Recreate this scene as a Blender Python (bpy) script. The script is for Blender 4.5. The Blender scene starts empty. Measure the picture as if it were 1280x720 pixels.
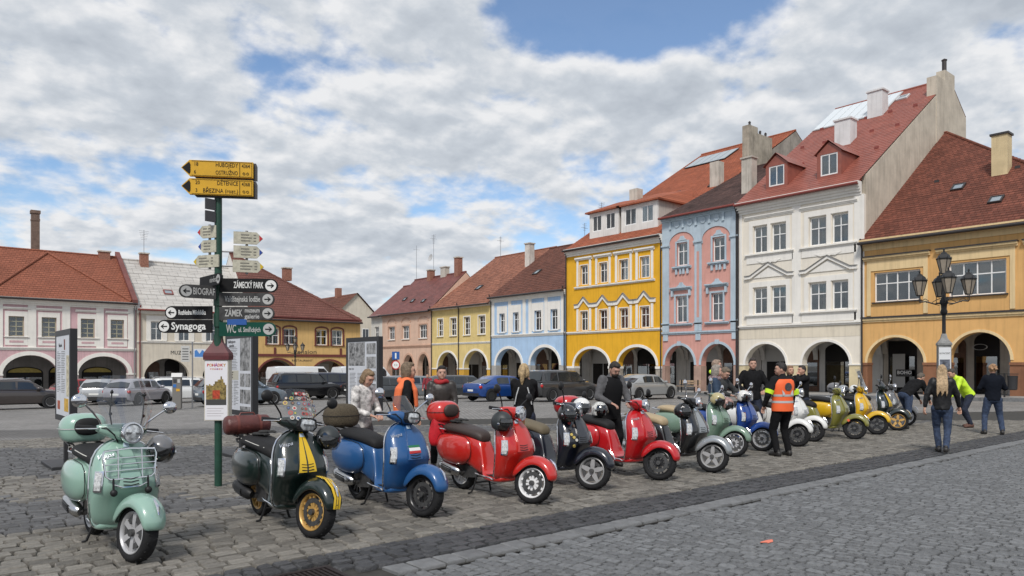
import bpy, bmesh, math, random
from mathutils import Vector, Matrix, Euler
R = math.radians
rnd = random.Random(7)
scene = bpy.context.scene
col = scene.collection

# ---------------------------------------------------------------- camera
# world axes: +X runs along the scooter row / museum side, +Y runs along the painted arcade row
cam_d = bpy.data.cameras.new('camera')
cam = bpy.data.objects.new('camera', cam_d)
col.objects.link(cam)
cam.location = (0, 0, 1.70)
cam.rotation_euler = (R(90), 0, R(-40))
cam_d.sensor_width = 36
cam_d.lens = 26.0
cam_d.shift_y = 97 / 1280
cam_d.clip_start = 0.1
cam_d.clip_end = 6000
scene.camera = cam

# ---------------------------------------------------------------- world, sun, exposure
SUN_EL, SUN_DIR = 48, (-0.70, -0.55)
world = bpy.data.worlds.new('World')
scene.world = world
world.use_nodes = True
wn, wl = world.node_tree.nodes, world.node_tree.links
wn.clear()
def W_(t, **k):
    n = wn.new(t)
    for a, b in k.items(): setattr(n, a, b)
    return n
def wmath(op, a, b=None, clamp=False):
    n = W_('ShaderNodeMath', operation=op, use_clamp=clamp)
    for i, q in enumerate((a, b)):
        if q is None: continue
        if isinstance(q, (int, float)): n.inputs[i].default_value = q
        else: wl.new(q, n.inputs[i])
    return n.outputs[0]
sky = W_('ShaderNodeTexSky', sky_type='NISHITA', sun_disc=False)
sky.sun_elevation = R(SUN_EL)
sky.sun_rotation = math.atan2(SUN_DIR[0], SUN_DIR[1])
sky.altitude = 300; sky.air_density = 1.15; sky.dust_density = 0.0; sky.ozone_density = 5.0
tc = W_('ShaderNodeTexCoord')
sep = W_('ShaderNodeSeparateXYZ'); wl.new(tc.outputs['Generated'], sep.inputs[0])
zz = wmath('MAXIMUM', sep.outputs[2], 0.0)
den = wmath('ADD', zz, 0.30)
cx = wmath('DIVIDE', sep.outputs[0], den); cy = wmath('DIVIDE', sep.outputs[1], den)
cmb = W_('ShaderNodeCombineXYZ'); wl.new(cx, cmb.inputs[0]); wl.new(cy, cmb.inputs[1])
def wnoise(scale, detail, rough, dist, off, stretch=(1, 1, 1), rot=0):
    mp = W_('ShaderNodeMapping'); wl.new(cmb.outputs[0], mp.inputs[0])
    mp.inputs['Location'].default_value = off; mp.inputs['Scale'].default_value = stretch
    mp.inputs['Rotation'].default_value = (0, 0, rot)
    n = W_('ShaderNodeTexNoise'); wl.new(mp.outputs[0], n.inputs['Vector'])
    n.inputs['Scale'].default_value = scale; n.inputs['Detail'].default_value = detail
    n.inputs['Roughness'].default_value = rough; n.inputs['Distortion'].default_value = dist
    return n.outputs[0]
def puffs(dx, dy):
    a_ = wnoise(3.4, 4, 0.50, 0.15, (3.1 + dx, 0.4 + dy, 0)); b_ = wnoise(9.5, 8, 0.56, 0.10, (1.2 + dx, 5.2 + dy, 0))
    return wmath('ADD', wmath('MULTIPLY', a_, 0.62), wmath('MULTIPLY', b_, 0.38))
dens = puffs(0, 0); dens2 = puffs(-0.030, -0.022)       # second sample a little towards the sun
big = wnoise(1.1, 3, 0.5, 0.3, (2.3, 0.9, 0))
cov = wmath('ADD', dens, wmath('MULTIPLY', big, 0.35))
def hole(px, py, r, amt):                                # breaks in the cloud sheet
    d = W_('ShaderNodeVectorMath', operation='DISTANCE'); wl.new(cmb.outputs[0], d.inputs[0])
    d.inputs[1].default_value = (px, py, 0)
    mr = W_('ShaderNodeMapRange'); wl.new(d.outputs['Value'], mr.inputs[0])
    mr.interpolation_type = 'SMOOTHSTEP'
    mr.inputs[1].default_value = 0; mr.inputs[2].default_value = r
    mr.inputs[3].default_value = amt; mr.inputs[4].default_value = 0
    return mr.outputs[0]
for q in ((0.80, 0.90, 0.19, 0.24), (0.95, 0.84, 0.23, 0.30), (1.08, 0.75, 0.17, 0.18), (0.55, 1.50, 0.45, 0.04), (0.22, 1.95, 0.40, 0.07), (1.34, 0.42, 0.30, -0.12), (-0.7, -0.2, 0.6, 0.2), (0.3, -0.9, 0.5, 0.2)):
    cov = wmath('SUBTRACT', cov, hole(*q))
msk = W_('ShaderNodeMapRange'); wl.new(cov, msk.inputs[0]); msk.interpolation_type = 'SMOOTHSTEP'
msk.inputs[1].default_value = 0.500; msk.inputs[2].default_value = 0.665
hz = W_('ShaderNodeMapRange'); wl.new(zz, hz.inputs[0])           # thin sheet thickens to the horizon
hz.inputs[1].default_value = 0.0; hz.inputs[2].default_value = 0.22; hz.inputs[3].default_value = 0.35; hz.inputs[4].default_value = 0.05
mask = wmath('ADD', msk.outputs[0], hz.outputs[0], clamp=True)
lit = wmath('ADD', wmath('MULTIPLY', wmath('SUBTRACT', dens, dens2), 3.0), 0.64)
thick = W_('ShaderNodeMapRange'); wl.new(cov, thick.inputs[0]); thick.inputs[1].default_value = 0.58; thick.inputs[2].default_value = 0.86; thick.inputs[3].default_value = 0.16; thick.inputs[4].default_value = -0.30
cr = W_('ShaderNodeValToRGB'); wl.new(wmath('ADD', lit, thick.outputs[0], clamp=True), cr.inputs[0])
cr.color_ramp.elements[0].position = 0.25; cr.color_ramp.elements[0].color = (0.52, 0.57, 0.64, 1)
cr.color_ramp.elements[1].position = 0.85; cr.color_ramp.elements[1].color = (0.95, 0.96, 0.98, 1)
e = cr.color_ramp.elements.new(0.55); e.color = (0.66, 0.71, 0.775, 1)
bg1 = W_('ShaderNodeBackground'); wl.new(sky.outputs[0], bg1.inputs[0]); bg1.inputs[1].default_value = 0.12
bg2 = W_('ShaderNodeBackground'); wl.new(cr.outputs[0], bg2.inputs[0]); bg2.inputs[1].default_value = 0.76
mix = W_('ShaderNodeMixShader'); wl.new(mask, mix.inputs[0]); wl.new(bg1.outputs[0], mix.inputs[1]); wl.new(bg2.outputs[0], mix.inputs[2])
wo = W_('ShaderNodeOutputWorld'); wl.new(mix.outputs[0], wo.inputs[0])

sl = bpy.data.lights.new('sun', 'SUN'); sl.energy = 2.5; sl.angle = R(12); sl.color = (1.0, 0.95, 0.88)
sun = bpy.data.objects.new('sun', sl); col.objects.link(sun)
h = math.hypot(*SUN_DIR)
to_sun = Vector((SUN_DIR[0] / h * math.cos(R(SUN_EL)), SUN_DIR[1] / h * math.cos(R(SUN_EL)), math.sin(R(SUN_EL))))
sun.rotation_euler = to_sun.to_track_quat('Z', 'Y').to_euler()
sun.location = (0, 0, 60)
vs = scene.view_settings
vs.view_transform = 'Standard'; vs.look = 'None'; vs.exposure = 0.22; vs.gamma = 1.0; vs.use_curve_mapping = False
scene.cycles.max_bounces = 6
scene.cycles.transparent_max_bounces = 12

# ---------------------------------------------------------------- materials
MATS = {}
def M(name, color=(.5, .5, .5), rough=.6, metal=0.0, var=0.0, vscale=3.0, bump=0.0, bscale=40.0, island=0.0, coat=0.0,
      spec=0.5, dirt=None, emit=None, noise2=None):
    if name in MATS: return MATS[name]
    m = bpy.data.materials.new(name); m.use_nodes = True
    n, l = m.node_tree.nodes, m.node_tree.links
    b = n['Principled BSDF']
    b.inputs['Base Color'].default_value = (*color, 1); b.inputs['Roughness'].default_value = rough
    b.inputs['Metallic'].default_value = metal
    b.inputs['Specular IOR Level'].default_value = spec
    if coat: b.inputs['Coat Weight'].default_value = coat; b.inputs['Coat Roughness'].default_value = 0.04
    src = None
    tcn = n.new('ShaderNodeTexCoord')
    if var or dirt:
        nz = n.new('ShaderNodeTexNoise'); l.new(tcn.outputs['Object'], nz.inputs['Vector'])
        nz.inputs['Scale'].default_value = vscale; nz.inputs['Detail'].default_value = 6; nz.inputs['Roughness'].default_value = .62
        rp = n.new('ShaderNodeValToRGB'); l.new(nz.outputs[0], rp.inputs[0])
        lo = tuple(c * (1 - var) for c in color) if dirt is None else dirt
        hi = tuple(min(1, c * (1 + var * .7)) for c in color)
        rp.color_ramp.elements[0].position = .34; rp.color_ramp.elements[0].color = (*lo, 1)
        rp.color_ramp.elements[1].position = .62; rp.color_ramp.elements[1].color = (*hi, 1)
        src = rp.outputs[0]
    if island:
        g = n.new('ShaderNodeNewGeometry'); oi = n.new('ShaderNodeObjectInfo')
        ad = n.new('ShaderNodeMath'); ad.operation = 'ADD'; l.new(g.outputs['Random Per Island'], ad.inputs[0]); l.new(oi.outputs['Random'], ad.inputs[1])
        fr = n.new('ShaderNodeMath'); fr.operation = 'FRACT'; l.new(ad.outputs[0], fr.inputs[0])
        mr = n.new('ShaderNodeMapRange'); l.new(fr.outputs[0], mr.inputs[0])
        mr.inputs[3].default_value = 1 - island; mr.inputs[4].default_value = 1 + island * .75
        mx = n.new('ShaderNodeMixRGB'); mx.blend_type = 'MULTIPLY'; mx.inputs[0].default_value = 1
        if src: l.new(src, mx.inputs[1])
        else: mx.inputs[1].default_value = (*color, 1)
        l.new(mr.outputs[0], mx.inputs[2]); src = mx.outputs[0]
    if src: l.new(src, b.inputs['Base Color'])
    if bump:
        nb = n.new('ShaderNodeTexNoise'); l.new(tcn.outputs['Object'], nb.inputs['Vector'])
        nb.inputs['Scale'].default_value = bscale; nb.inputs['Detail'].default_value = 5
        bp = n.new('ShaderNodeBump'); bp.inputs['Strength'].default_value = bump; bp.inputs['Distance'].default_value = .02
        l.new(nb.outputs[0], bp.inputs['Height']); l.new(bp.outputs[0], b.inputs['Normal'])
    if emit:
        b.inputs['Emission Color'].default_value = (*color, 1); b.inputs['Emission Strength'].default_value = emit
    MATS[name] = m
    return m
def stucco(name, color, var=.10, streak=.20):
    """painted render: broad blotches, fine grain and faint vertical weather streaks"""
    if name in MATS: return MATS[name]
    m = M(name, color, .88, var=var, vscale=.9, bump=.25, bscale=22, spec=.25)
    n, l = m.node_tree.nodes, m.node_tree.links
    b = n['Principled BSDF']; src = b.inputs['Base Color'].links[0].from_socket
    tcn = n.new('ShaderNodeTexCoord'); mp = n.new('ShaderNodeMapping'); l.new(tcn.outputs['Object'], mp.inputs[0])
    mp.inputs['Scale'].default_value = (2.6, 2.6, .16)
    nz = n.new('ShaderNodeTexNoise'); l.new(mp.outputs[0], nz.inputs['Vector']); nz.inputs['Scale'].default_value = 2.4; nz.inputs['Detail'].default_value = 7
    mr = n.new('ShaderNodeMapRange'); l.new(nz.outputs[0], mr.inputs[0]); mr.inputs[1].default_value = .5; mr.inputs[2].default_value = .75
    mr.inputs[3].default_value = 1.0; mr.inputs[4].default_value = 1 - streak
    mx = n.new('ShaderNodeMixRGB'); mx.blend_type = 'MULTIPLY'; mx.inputs[0].default_value = 1
    l.new(src, mx.inputs[1]); l.new(mr.outputs[0], mx.inputs[2]); l.new(mx.outputs[0], b.inputs['Base Color'])
    return m
def tiles(name, color, cw=.28, ch=.30, var=.28, patch=.12, rough=.75):
    """roof tiles: rows follow height, joints staggered, single tiles vary in tone"""
    if name in MATS: return MATS[name]
    m = bpy.data.materials.new(name); m.use_nodes = True; MATS[name] = m
    n, l = m.node_tree.nodes, m.node_tree.links; b = n['Principled BSDF']; b.inputs['Roughness'].default_value = rough
    b.inputs['Specular IOR Level'].default_value = .3
    tcn = n.new('ShaderNodeTexCoord'); sp = n.new('ShaderNodeSeparateXYZ'); l.new(tcn.outputs['Object'], sp.inputs[0])
    ad = n.new('ShaderNodeMath'); ad.operation = 'ADD'; l.new(sp.outputs[0], ad.inputs[0])
    dv = n.new('ShaderNodeMath'); dv.operation = 'MULTIPLY'; l.new(sp.outputs[1], dv.inputs[0]); dv.inputs[1].default_value = .02
    l.new(dv.outputs[0], ad.inputs[1])
    cb = n.new('ShaderNodeCombineXYZ'); l.new(ad.outputs[0], cb.inputs[0]); l.new(sp.outputs[2], cb.inputs[1])
    br = n.new('ShaderNodeTexBrick'); l.new(cb.outputs[0], br.inputs['Vector'])
    br.inputs['Scale'].default_value = 1; br.inputs['Brick Width'].default_value = cw; br.inputs['Row Height'].default_value = ch * .7
    br.inputs['Mortar Size'].default_value = .018; br.inputs['Mortar Smooth'].default_value = .4; br.inputs['Bias'].default_value = 0
    br.inputs['Color1'].default_value = (*[c * (1 - var) for c in color], 1); br.inputs['Color2'].default_value = (*[min(1, c * (1 + var * .6)) for c in color], 1)
    br.inputs['Mortar'].default_value = (*[c * .55 for c in color], 1)
    nz = n.new('ShaderNodeTexNoise'); l.new(tcn.outputs['Object'], nz.inputs['Vector']); nz.inputs['Scale'].default_value = .45; nz.inputs['Detail'].default_value = 8; nz.inputs['Roughness'].default_value = .7
    mr = n.new('ShaderNodeMapRange'); l.new(nz.outputs[0], mr.inputs[0]); mr.inputs[1].default_value = .3; mr.inputs[2].default_value = .7
    mr.inputs[3].default_value = 1 - patch * 2; mr.inputs[4].default_value = 1 + patch
    mx = n.new('ShaderNodeMixRGB'); mx.blend_type = 'MULTIPLY'; mx.inputs[0].default_value = 1
    l.new(br.outputs[0], mx.inputs[1]); l.new(mr.outputs[0], mx.inputs[2]); l.new(mx.outputs[0], b.inputs['Base Color'])
    bp = n.new('ShaderNodeBump'); bp.inputs['Strength'].default_value = .6; bp.inputs['Distance'].default_value = .03; bp.invert = True
    l.new(br.outputs[1], bp.inputs['Height']); l.new(bp.outputs[0], b.inputs['Normal'])
    return m
def glassmat(name, tint=(.9, .95, .95), alpha=.75, rough=.02):
    """thin clear sheet: part of the light passes, part mirrors"""
    if name in MATS: return MATS[name]
    m = bpy.data.materials.new(name); m.use_nodes = True; MATS[name] = m
    n, l = m.node_tree.nodes, m.node_tree.links; n.clear()
    o = n.new('ShaderNodeOutputMaterial'); t = n.new('ShaderNodeBsdfTransparent'); g = n.new('ShaderNodeBsdfGlossy')
    t.inputs[0].default_value = (*tint, 1); g.inputs['Roughness'].default_value = rough; g.inputs[0].default_value = (1, 1, 1, 1)
    f = n.new('ShaderNodeFresnel'); f.inputs[0].default_value = 1.5
    a = n.new('ShaderNodeMath'); a.operation = 'ADD'; a.use_clamp = True; l.new(f.outputs[0], a.inputs[0]); a.inputs[1].default_value = 1 - alpha
    x = n.new('ShaderNodeMixShader'); l.new(a.outputs[0], x.inputs[0]); l.new(t.outputs[0], x.inputs[1]); l.new(g.outputs[0], x.inputs[2])
    l.new(x.outputs[0], o.inputs[0])
    return m

# ---------------------------------------------------------------- mesh builder
class MB:
    def __init__(s): s.v = []; s.f = []; s.m = []; s.k = 0
    def add(s, vs, fs, T=None):
        o = len(s.v)
        s.v += [tuple(T @ Vector(p)) for p in vs] if T is not None else [tuple(p) for p in vs]
        for f in fs: s.f.append([i + o for i in f]); s.m.append(s.k)
        return s
    def box(s, x0, x1, y0, y1, z0, z1, T=None):
        return s.add([(x0, y0, z0), (x1, y0, z0), (x1, y1, z0), (x0, y1, z0), (x0, y0, z1), (x1, y0, z1), (x1, y1, z1), (x0, y1, z1)],
                     [(3, 2, 1, 0), (4, 5, 6, 7), (0, 1, 5, 4), (1, 2, 6, 5), (2, 3, 7, 6), (3, 0, 4, 7)], T)
    def bevbox(s, x0, x1, y0, y1, z0, z1, b, T=None):
        r = []
        for zz_, ins in ((z0, b), (z0 + b, 0), (z1 - b, 0), (z1, b)):
            a0, a1, c0, c1 = x0 + ins, x1 - ins, y0 + ins, y1 - ins
            r.append([(a0 + b, c0, zz_), (a1 - b, c0, zz_), (a1, c0 + b, zz_), (a1, c1 - b, zz_), (a1 - b, c1, zz_), (a0 + b, c1, zz_), (a0, c1 - b, zz_), (a0, c0 + b, zz_)])
        return s.loft(r, T=T)
    def loft(s, rings, closed=True, cap=True, T=None):
        n = len(rings[0]); vs = [p for r in rings for p in r]; fs = []
        for i in range(len(rings) - 1):
            for j in range(n if closed else n - 1):
                a, b = i * n + j, i * n + (j + 1) % n
                fs.append((a, b, b + n, a + n))
        if cap and closed:
            fs.append(tuple(range(n - 1, -1, -1))); fs.append(tuple(range((len(rings) - 1) * n, len(rings) * n)))
        return s.add(vs, fs, T)
    def tube(s, pts, r, n=8, cap=True, T=None, flat=1.0):
        P = [Vector(p) for p in pts]; rr = r if isinstance(r, (list, tuple)) else [r] * len(P)
        rings = []; up = None
        for i, p in enumerate(P):
            d = ((P[min(i + 1, len(P) - 1)] - P[max(i - 1, 0)])).normalized()
            if up is None:
                up = Vector((0, 0, 1)) if abs(d.z) < .9 else Vector((1, 0, 0))
            sd = d.cross(up)
            if sd.length < 1e-5: sd = d.cross(Vector((0, 1, 0)))
            sd.normalize(); up = sd.cross(d).normalized()
            rings.append([tuple(p + (sd * math.cos(t) + up * math.sin(t) * flat) * rr[i]) for t in [2 * math.pi * k / n for k in range(n)]])
        return s.loft(rings, True, cap, T)
    def lathe(s, prof, n=16, T=None, cap=True):
        rings = [[(r * math.cos(2 * math.pi * k / n), r * math.sin(2 * math.pi * k / n), z) for k in range(n)] for r, z in prof]
        return s.loft(rings, True, cap, T)
    def ell(s, c, r, n=12, m=8, T=None, rot=None):
        rings = []
        for i in range(m + 1):
            ph = math.pi * (i + (.02 if i == 0 else -.02 if i == m else 0)) / m
            ring = []
            for k in range(n):
                t = 2 * math.pi * k / n
                p = Vector((r[0] * math.sin(ph) * math.cos(t), r[1] * math.sin(ph) * math.sin(t), -r[2] * math.cos(ph)))
                if rot is not None: p = rot @ p
                ring.append((c[0] + p.x, c[1] + p.y, c[2] + p.z))
            rings.append(ring)
        return s.loft(rings, True, True, T)
    def prism(s, poly, fn, T=None):
        """poly: 2D outline; fn(p, k) -> 3D point for k = 0 / 1 (the two faces)"""
        n = len(poly)
        vs = [fn(p, 0) for p in poly] + [fn(p, 1) for p in poly]
        fs = [tuple(range(n - 1, -1, -1)), tuple(range(n, 2 * n))] + [(i, (i + 1) % n, n + (i + 1) % n, n + i) for i in range(n)]
        return s.add(vs, fs, T)
    def mesh(s, name, mats, smooth=None, fix=True):
        me = bpy.data.meshes.new(name); me.from_pydata(s.v, [], s.f)
        for m in (mats if isinstance(mats, (list, tuple)) else [mats]): me.materials.append(m)
        if len(set(s.m)) > 1: me.polygons.foreach_set('material_index', s.m)
        if fix:
            b = bmesh.new(); b.from_mesh(me); bmesh.ops.recalc_face_normals(b, faces=b.faces); b.to_mesh(me); b.free()
        if smooth is not None:
            me.shade_smooth(); me.set_sharp_from_angle(angle=R(smooth))
        me.update()
        return me
    def build(s, name, mats, parent=None, smooth=None, sub=0, loc=None, rot=None):
        return obj(name, s.mesh(name, mats, smooth), parent, sub, loc, rot)
def obj(name, me, parent=None, sub=0, loc=None, rot=None, mats=None):
    o = bpy.data.objects.new(name, me); col.objects.link(o)
    if parent is not None: o.parent = parent
    if loc is not None: o.location = loc
    if rot is not None: o.rotation_euler = rot
    if sub:
        md = o.modifiers.new('sub', 'SUBSURF'); md.levels = sub; md.render_levels = sub
    if mats is not None:
        for i, m in enumerate(mats):
            o.material_slots[i].link = 'OBJECT'; o.material_slots[i].material = m
    return o
def tag(o, label, cat, group=None, kind=None):
    if label: o['label'] = label
    if cat: o['category'] = cat
    if group: o['group'] = group
    if kind: o['kind'] = kind
    return o
def thing(name, label, cat, loc=(0, 0, 0), rz=0, group=None):
    o = bpy.data.objects.new(name, None); col.objects.link(o); o.empty_display_size = .2
    o.location = loc; o.rotation_euler = (0, 0, rz)
    return tag(o, label, cat, group)
def copy_tree(o, parent=None):
    c = o.copy(); col.objects.link(c); c.parent = parent
    for ch in list(o.children): copy_tree(ch, c)
    return c
def ground_z(v): return -0.014 * max(0.0, min(v, 95.0) - 9.0)
TXT = {}
def text_mesh(body, size, mat, align='LEFT', depth=.002, bold=0.0, xscale=1.0, shear=0.0):
    key = (body, size, mat.name, align, depth, bold, xscale, shear)
    if key in TXT: return TXT[key]
    cu = bpy.data.curves.new('lettering', 'FONT'); cu.body = body; cu.size = size; cu.align_x = align; cu.align_y = 'CENTER'
    cu.extrude = depth; cu.offset = bold; cu.resolution_u = 2; cu.shear = shear
    o = bpy.data.objects.new('tmp', cu); col.objects.link(o)
    bpy.context.view_layer.update()
    me = bpy.data.meshes.new_from_object(o.evaluated_get(bpy.context.evaluated_depsgraph_get()))
    bpy.data.objects.remove(o); bpy.data.curves.remove(cu)
    # text plane XY -> XZ facing -Y
    me.transform(Matrix(((xscale, 0, 0, 0), (0, 0, -1, 0), (0, 1, 0, 0), (0, 0, 0, 1))))
    me.materials.clear(); me.materials.append(mat); me.name = 'lettering'
    TXT[key] = me
    return me
def lettering(body, size, mat, parent, loc, rz=0, name='lettering', **k):
    return obj(name, text_mesh(body, size, mat, **k), parent, loc=loc, rot=(0, 0, rz))
def sheet_with_holes(name, outline, holes, t, y0, mat):
    """flat slab in XZ (front face at y0, back at y0+t) with openings"""
    cu = bpy.data.curves.new('tmp', 'CURVE'); cu.dimensions = '2D'; cu.fill_mode = 'BOTH'; cu.extrude = t / 2
    for poly in [outline] + holes:
        sp = cu.splines.new('POLY'); sp.points.add(len(poly) - 1); sp.use_cyclic_u = True
        for i, p in enumerate(poly): sp.points[i].co = (p[0], p[1], 0, 1)
    o = bpy.data.objects.new('tmp', cu); col.objects.link(o)
    bpy.context.view_layer.update()
    me = bpy.data.meshes.new_from_object(o.evaluated_get(bpy.context.evaluated_depsgraph_get()))
    bpy.data.objects.remove(o); bpy.data.curves.remove(cu)
    me.transform(Matrix(((1, 0, 0, 0), (0, 0, 1, y0 + t / 2), (0, 1, 0, 0), (0, 0, 0, 1))))
    b = bmesh.new(); b.from_mesh(me); bmesh.ops.remove_doubles(b, verts=b.verts, dist=1e-5); bmesh.ops.recalc_face_normals(b, faces=b.faces); b.to_mesh(me); b.free()
    me.materials.clear(); me.materials.append(mat); me.name = name
    for p in me.polygons: p.material_index = 0; p.use_smooth = False
    return me
# ================================================================ ground
def cobble_far(name, c_lo, c_hi, joint, sc=6.0, stripes=False):
    m = bpy.data.materials.new(name); m.use_nodes = True
    n, l = m.node_tree.nodes, m.node_tree.links; b = n['Principled BSDF']; b.inputs['Roughness'].default_value = .8
    t = n.new('ShaderNodeTexCoord')
    br = n.new('ShaderNodeTexBrick'); l.new(t.outputs['Object'], br.inputs['Vector']); br.inputs['Scale'].default_value = 1
    br.inputs['Brick Width'].default_value = .2; br.inputs['Row Height'].default_value = .16; br.inputs['Mortar Size'].default_value = .016
    br.inputs['Color1'].default_value = (*c_lo, 1); br.inputs['Color2'].default_value = (*c_hi, 1); br.inputs['Mortar'].default_value = (*joint, 1)
    nz = n.new('ShaderNodeTexNoise'); l.new(t.outputs['Object'], nz.inputs['Vector']); nz.inputs['Scale'].default_value = .35; nz.inputs['Detail'].default_value = 9; nz.inputs['Roughness'].default_value = .7
    mr = n.new('ShaderNodeMapRange'); l.new(nz.outputs[0], mr.inputs[0]); mr.inputs[1].default_value = .3; mr.inputs[2].default_value = .7; mr.inputs[3].default_value = .72; mr.inputs[4].default_value = 1.18
    mx = n.new('ShaderNodeMixRGB'); mx.blend_type = 'MULTIPLY'; mx.inputs[0].default_value = 1; l.new(br.outputs[0], mx.inputs[1]); l.new(mr.outputs[0], mx.inputs[2])
    src = mx.outputs[0]
    if stripes:   # courses of darker basalt laid diagonally across the square
        d = n.new('ShaderNodeVectorMath'); d.operation = 'DOT_PRODUCT'; l.new(t.outputs['Object'], d.inputs[0]); d.inputs[1].default_value = (.643, .766, 0)
        wob = n.new('ShaderNodeMath'); wob.operation = 'MULTIPLY_ADD'; l.new(nz.outputs[0], wob.inputs[0]); wob.inputs[1].default_value = 1.6; l.new(d.outputs['Value'], wob.inputs[2])
        rp = n.new('ShaderNodeValToRGB'); mp = n.new('ShaderNodeMath'); mp.operation = 'DIVIDE'; l.new(wob.outputs[0], mp.inputs[0]); mp.inputs[1].default_value = 60
        l.new(mp.outputs[0], rp.inputs[0]); rp.color_ramp.interpolation = 'LINEAR'
        es = rp.color_ramp.elements
        stops = [(0, 1), (12.2, 1), (12.6, .58), (17.0, .58), (17.5, 1), (20.6, 1), (21, .6), (23.4, .6), (24, 1.15), (60, 1.2)]
        es[0].position = 0; es[0].color = (1, 1, 1, 1); es[1].position = 1; es[1].color = (1.2, 1.2, 1.2, 1)
        for p, q in stops[1:-1]:
            e_ = es.new(p / 60); e_.color = (q, q, q * 1.02, 1)
        m2 = n.new('ShaderNodeMixRGB'); m2.blend_type = 'MULTIPLY'; m2.inputs[0].default_value = 1; l.new(src, m2.inputs[1]); l.new(rp.outputs[0], m2.inputs[2]); src = m2.outputs[0]
    l.new(src, b.inputs['Base Color'])
    bp = n.new('ShaderNodeBump'); bp.inputs['Strength'].default_value = .5; bp.inputs['Distance'].default_value = .02; bp.invert = True
    l.new(br.outputs[1], bp.inputs['Height']); l.new(bp.outputs[0], b.inputs['Normal'])
    return m
m_square = cobble_far('square_paving', (.170, .163, .152), (.245, .237, .222), (.08, .075, .07), stripes=True)
m_joint = M('joint_sand', (.038, .036, .032), .95, var=.3, vscale=9)
JZ = -.032
mb = MB()
vsn = [-2500, 9, 95, 2500]; usn = [-2500, -30, 120, 2500]
for v in vsn:
    for u in usn: mb.v.append((u, v, ground_z(v) + JZ - .006))
for i in range(3):
    for j in range(3):
        a = i * 4 + j; mb.f.append([a, a + 1, a + 5, a + 4]); mb.m.append(0)
ground = mb.build('ground', m_square); tag(ground, 'granite cobbles of the town square between scooters and arcades', 'ground', kind='structure')
# near field: dark joints under the single stones
mb = MB()
NF = [(-14, 5.5), (30, 5.5), (30, 9), (-14, 9)]
mb.add([(-6, 5.2, JZ), (33, 5.2, JZ), (33, 9, JZ), (-6, 9, JZ), (13, 23, ground_z(23) + JZ), (-6, 23, ground_z(23) + JZ)], [(0, 1, 2, 3), (3, 2, 4, 5)])
square = mb.build('square', m_joint); tag(square, 'light cobbled parking strip under the scooter row', 'pavement', kind='structure')
mb = MB(); mb.add([(-30, -30, JZ), (60, -30, JZ), (60, 5.24, JZ), (-30, 5.24, JZ)], [(0, 1, 2, 3)])
m_roadfar = cobble_far('road_setts', (.19, .20, .21), (.26, .27, .285), (.07, .07, .07))
road = mb.build('road', M('road_joint', (.03, .03, .03), .95, var=.3, vscale=8)); tag(road, 'blue grey sett paved road beside the scooter row', 'road', kind='structure')

CF = (math.sin(R(40)), math.cos(R(40)))
def inview(u, v, m=1.6):
    d = u * CF[0] + v * CF[1]; l = u * CF[1] - v * CF[0]
    return d > 4.6 and abs(l) < d * .70 + m and d < 23
def stone(rg, w, h, oct_, crown=.008, calm=1.0):
    """one sett with top at z=0: worn edges, slight crown, uneven outline"""
    j = lambda a: rg.uniform(-a, a) * calm
    hw, hh = w / 2, h / 2; e = min(w, h)
    c = [(-hw + j(.012), -hh + j(.012)), (hw + j(.012), -hh + j(.012)), (hw + j(.012), hh + j(.012)), (-hw + j(.012), hh + j(.012))]
    if oct_:
        k = .085; o = []
        for i in range(4):
            p, q, r_ = c[i - 1], c[i], c[(i + 1) % 4]
            o.append((q[0] + (p[0] - q[0]) * k * rg.uniform(.6, 1.5), q[1] + (p[1] - q[1]) * k * rg.uniform(.6, 1.5)))
            o.append((q[0] + (r_[0] - q[0]) * k * rg.uniform(.6, 1.5), q[1] + (r_[1] - q[1]) * k * rg.uniform(.6, 1.5)))
        c = o
    n = len(c); tx, ty = j(.035), j(.035); dz = j(.005)
    ins = .88
    vs = [(x, y, -.06) for x, y in c] + [(x * .985, y * .985, -.010 + x * tx + y * ty + dz) for x, y in c] + [(x * ins, y * ins, crown * .5 + x * tx + y * ty + dz + j(.0025)) for x, y in c]
    fs = [tuple(range(2 * n, 3 * n))]
    for i in range(n):
        k2 = (i + 1) % n
        fs.append((i, k2, n + k2, n + i)); fs.append((n + i, n + k2, 2 * n + k2, 2 * n + i))
    return vs, fs
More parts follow.
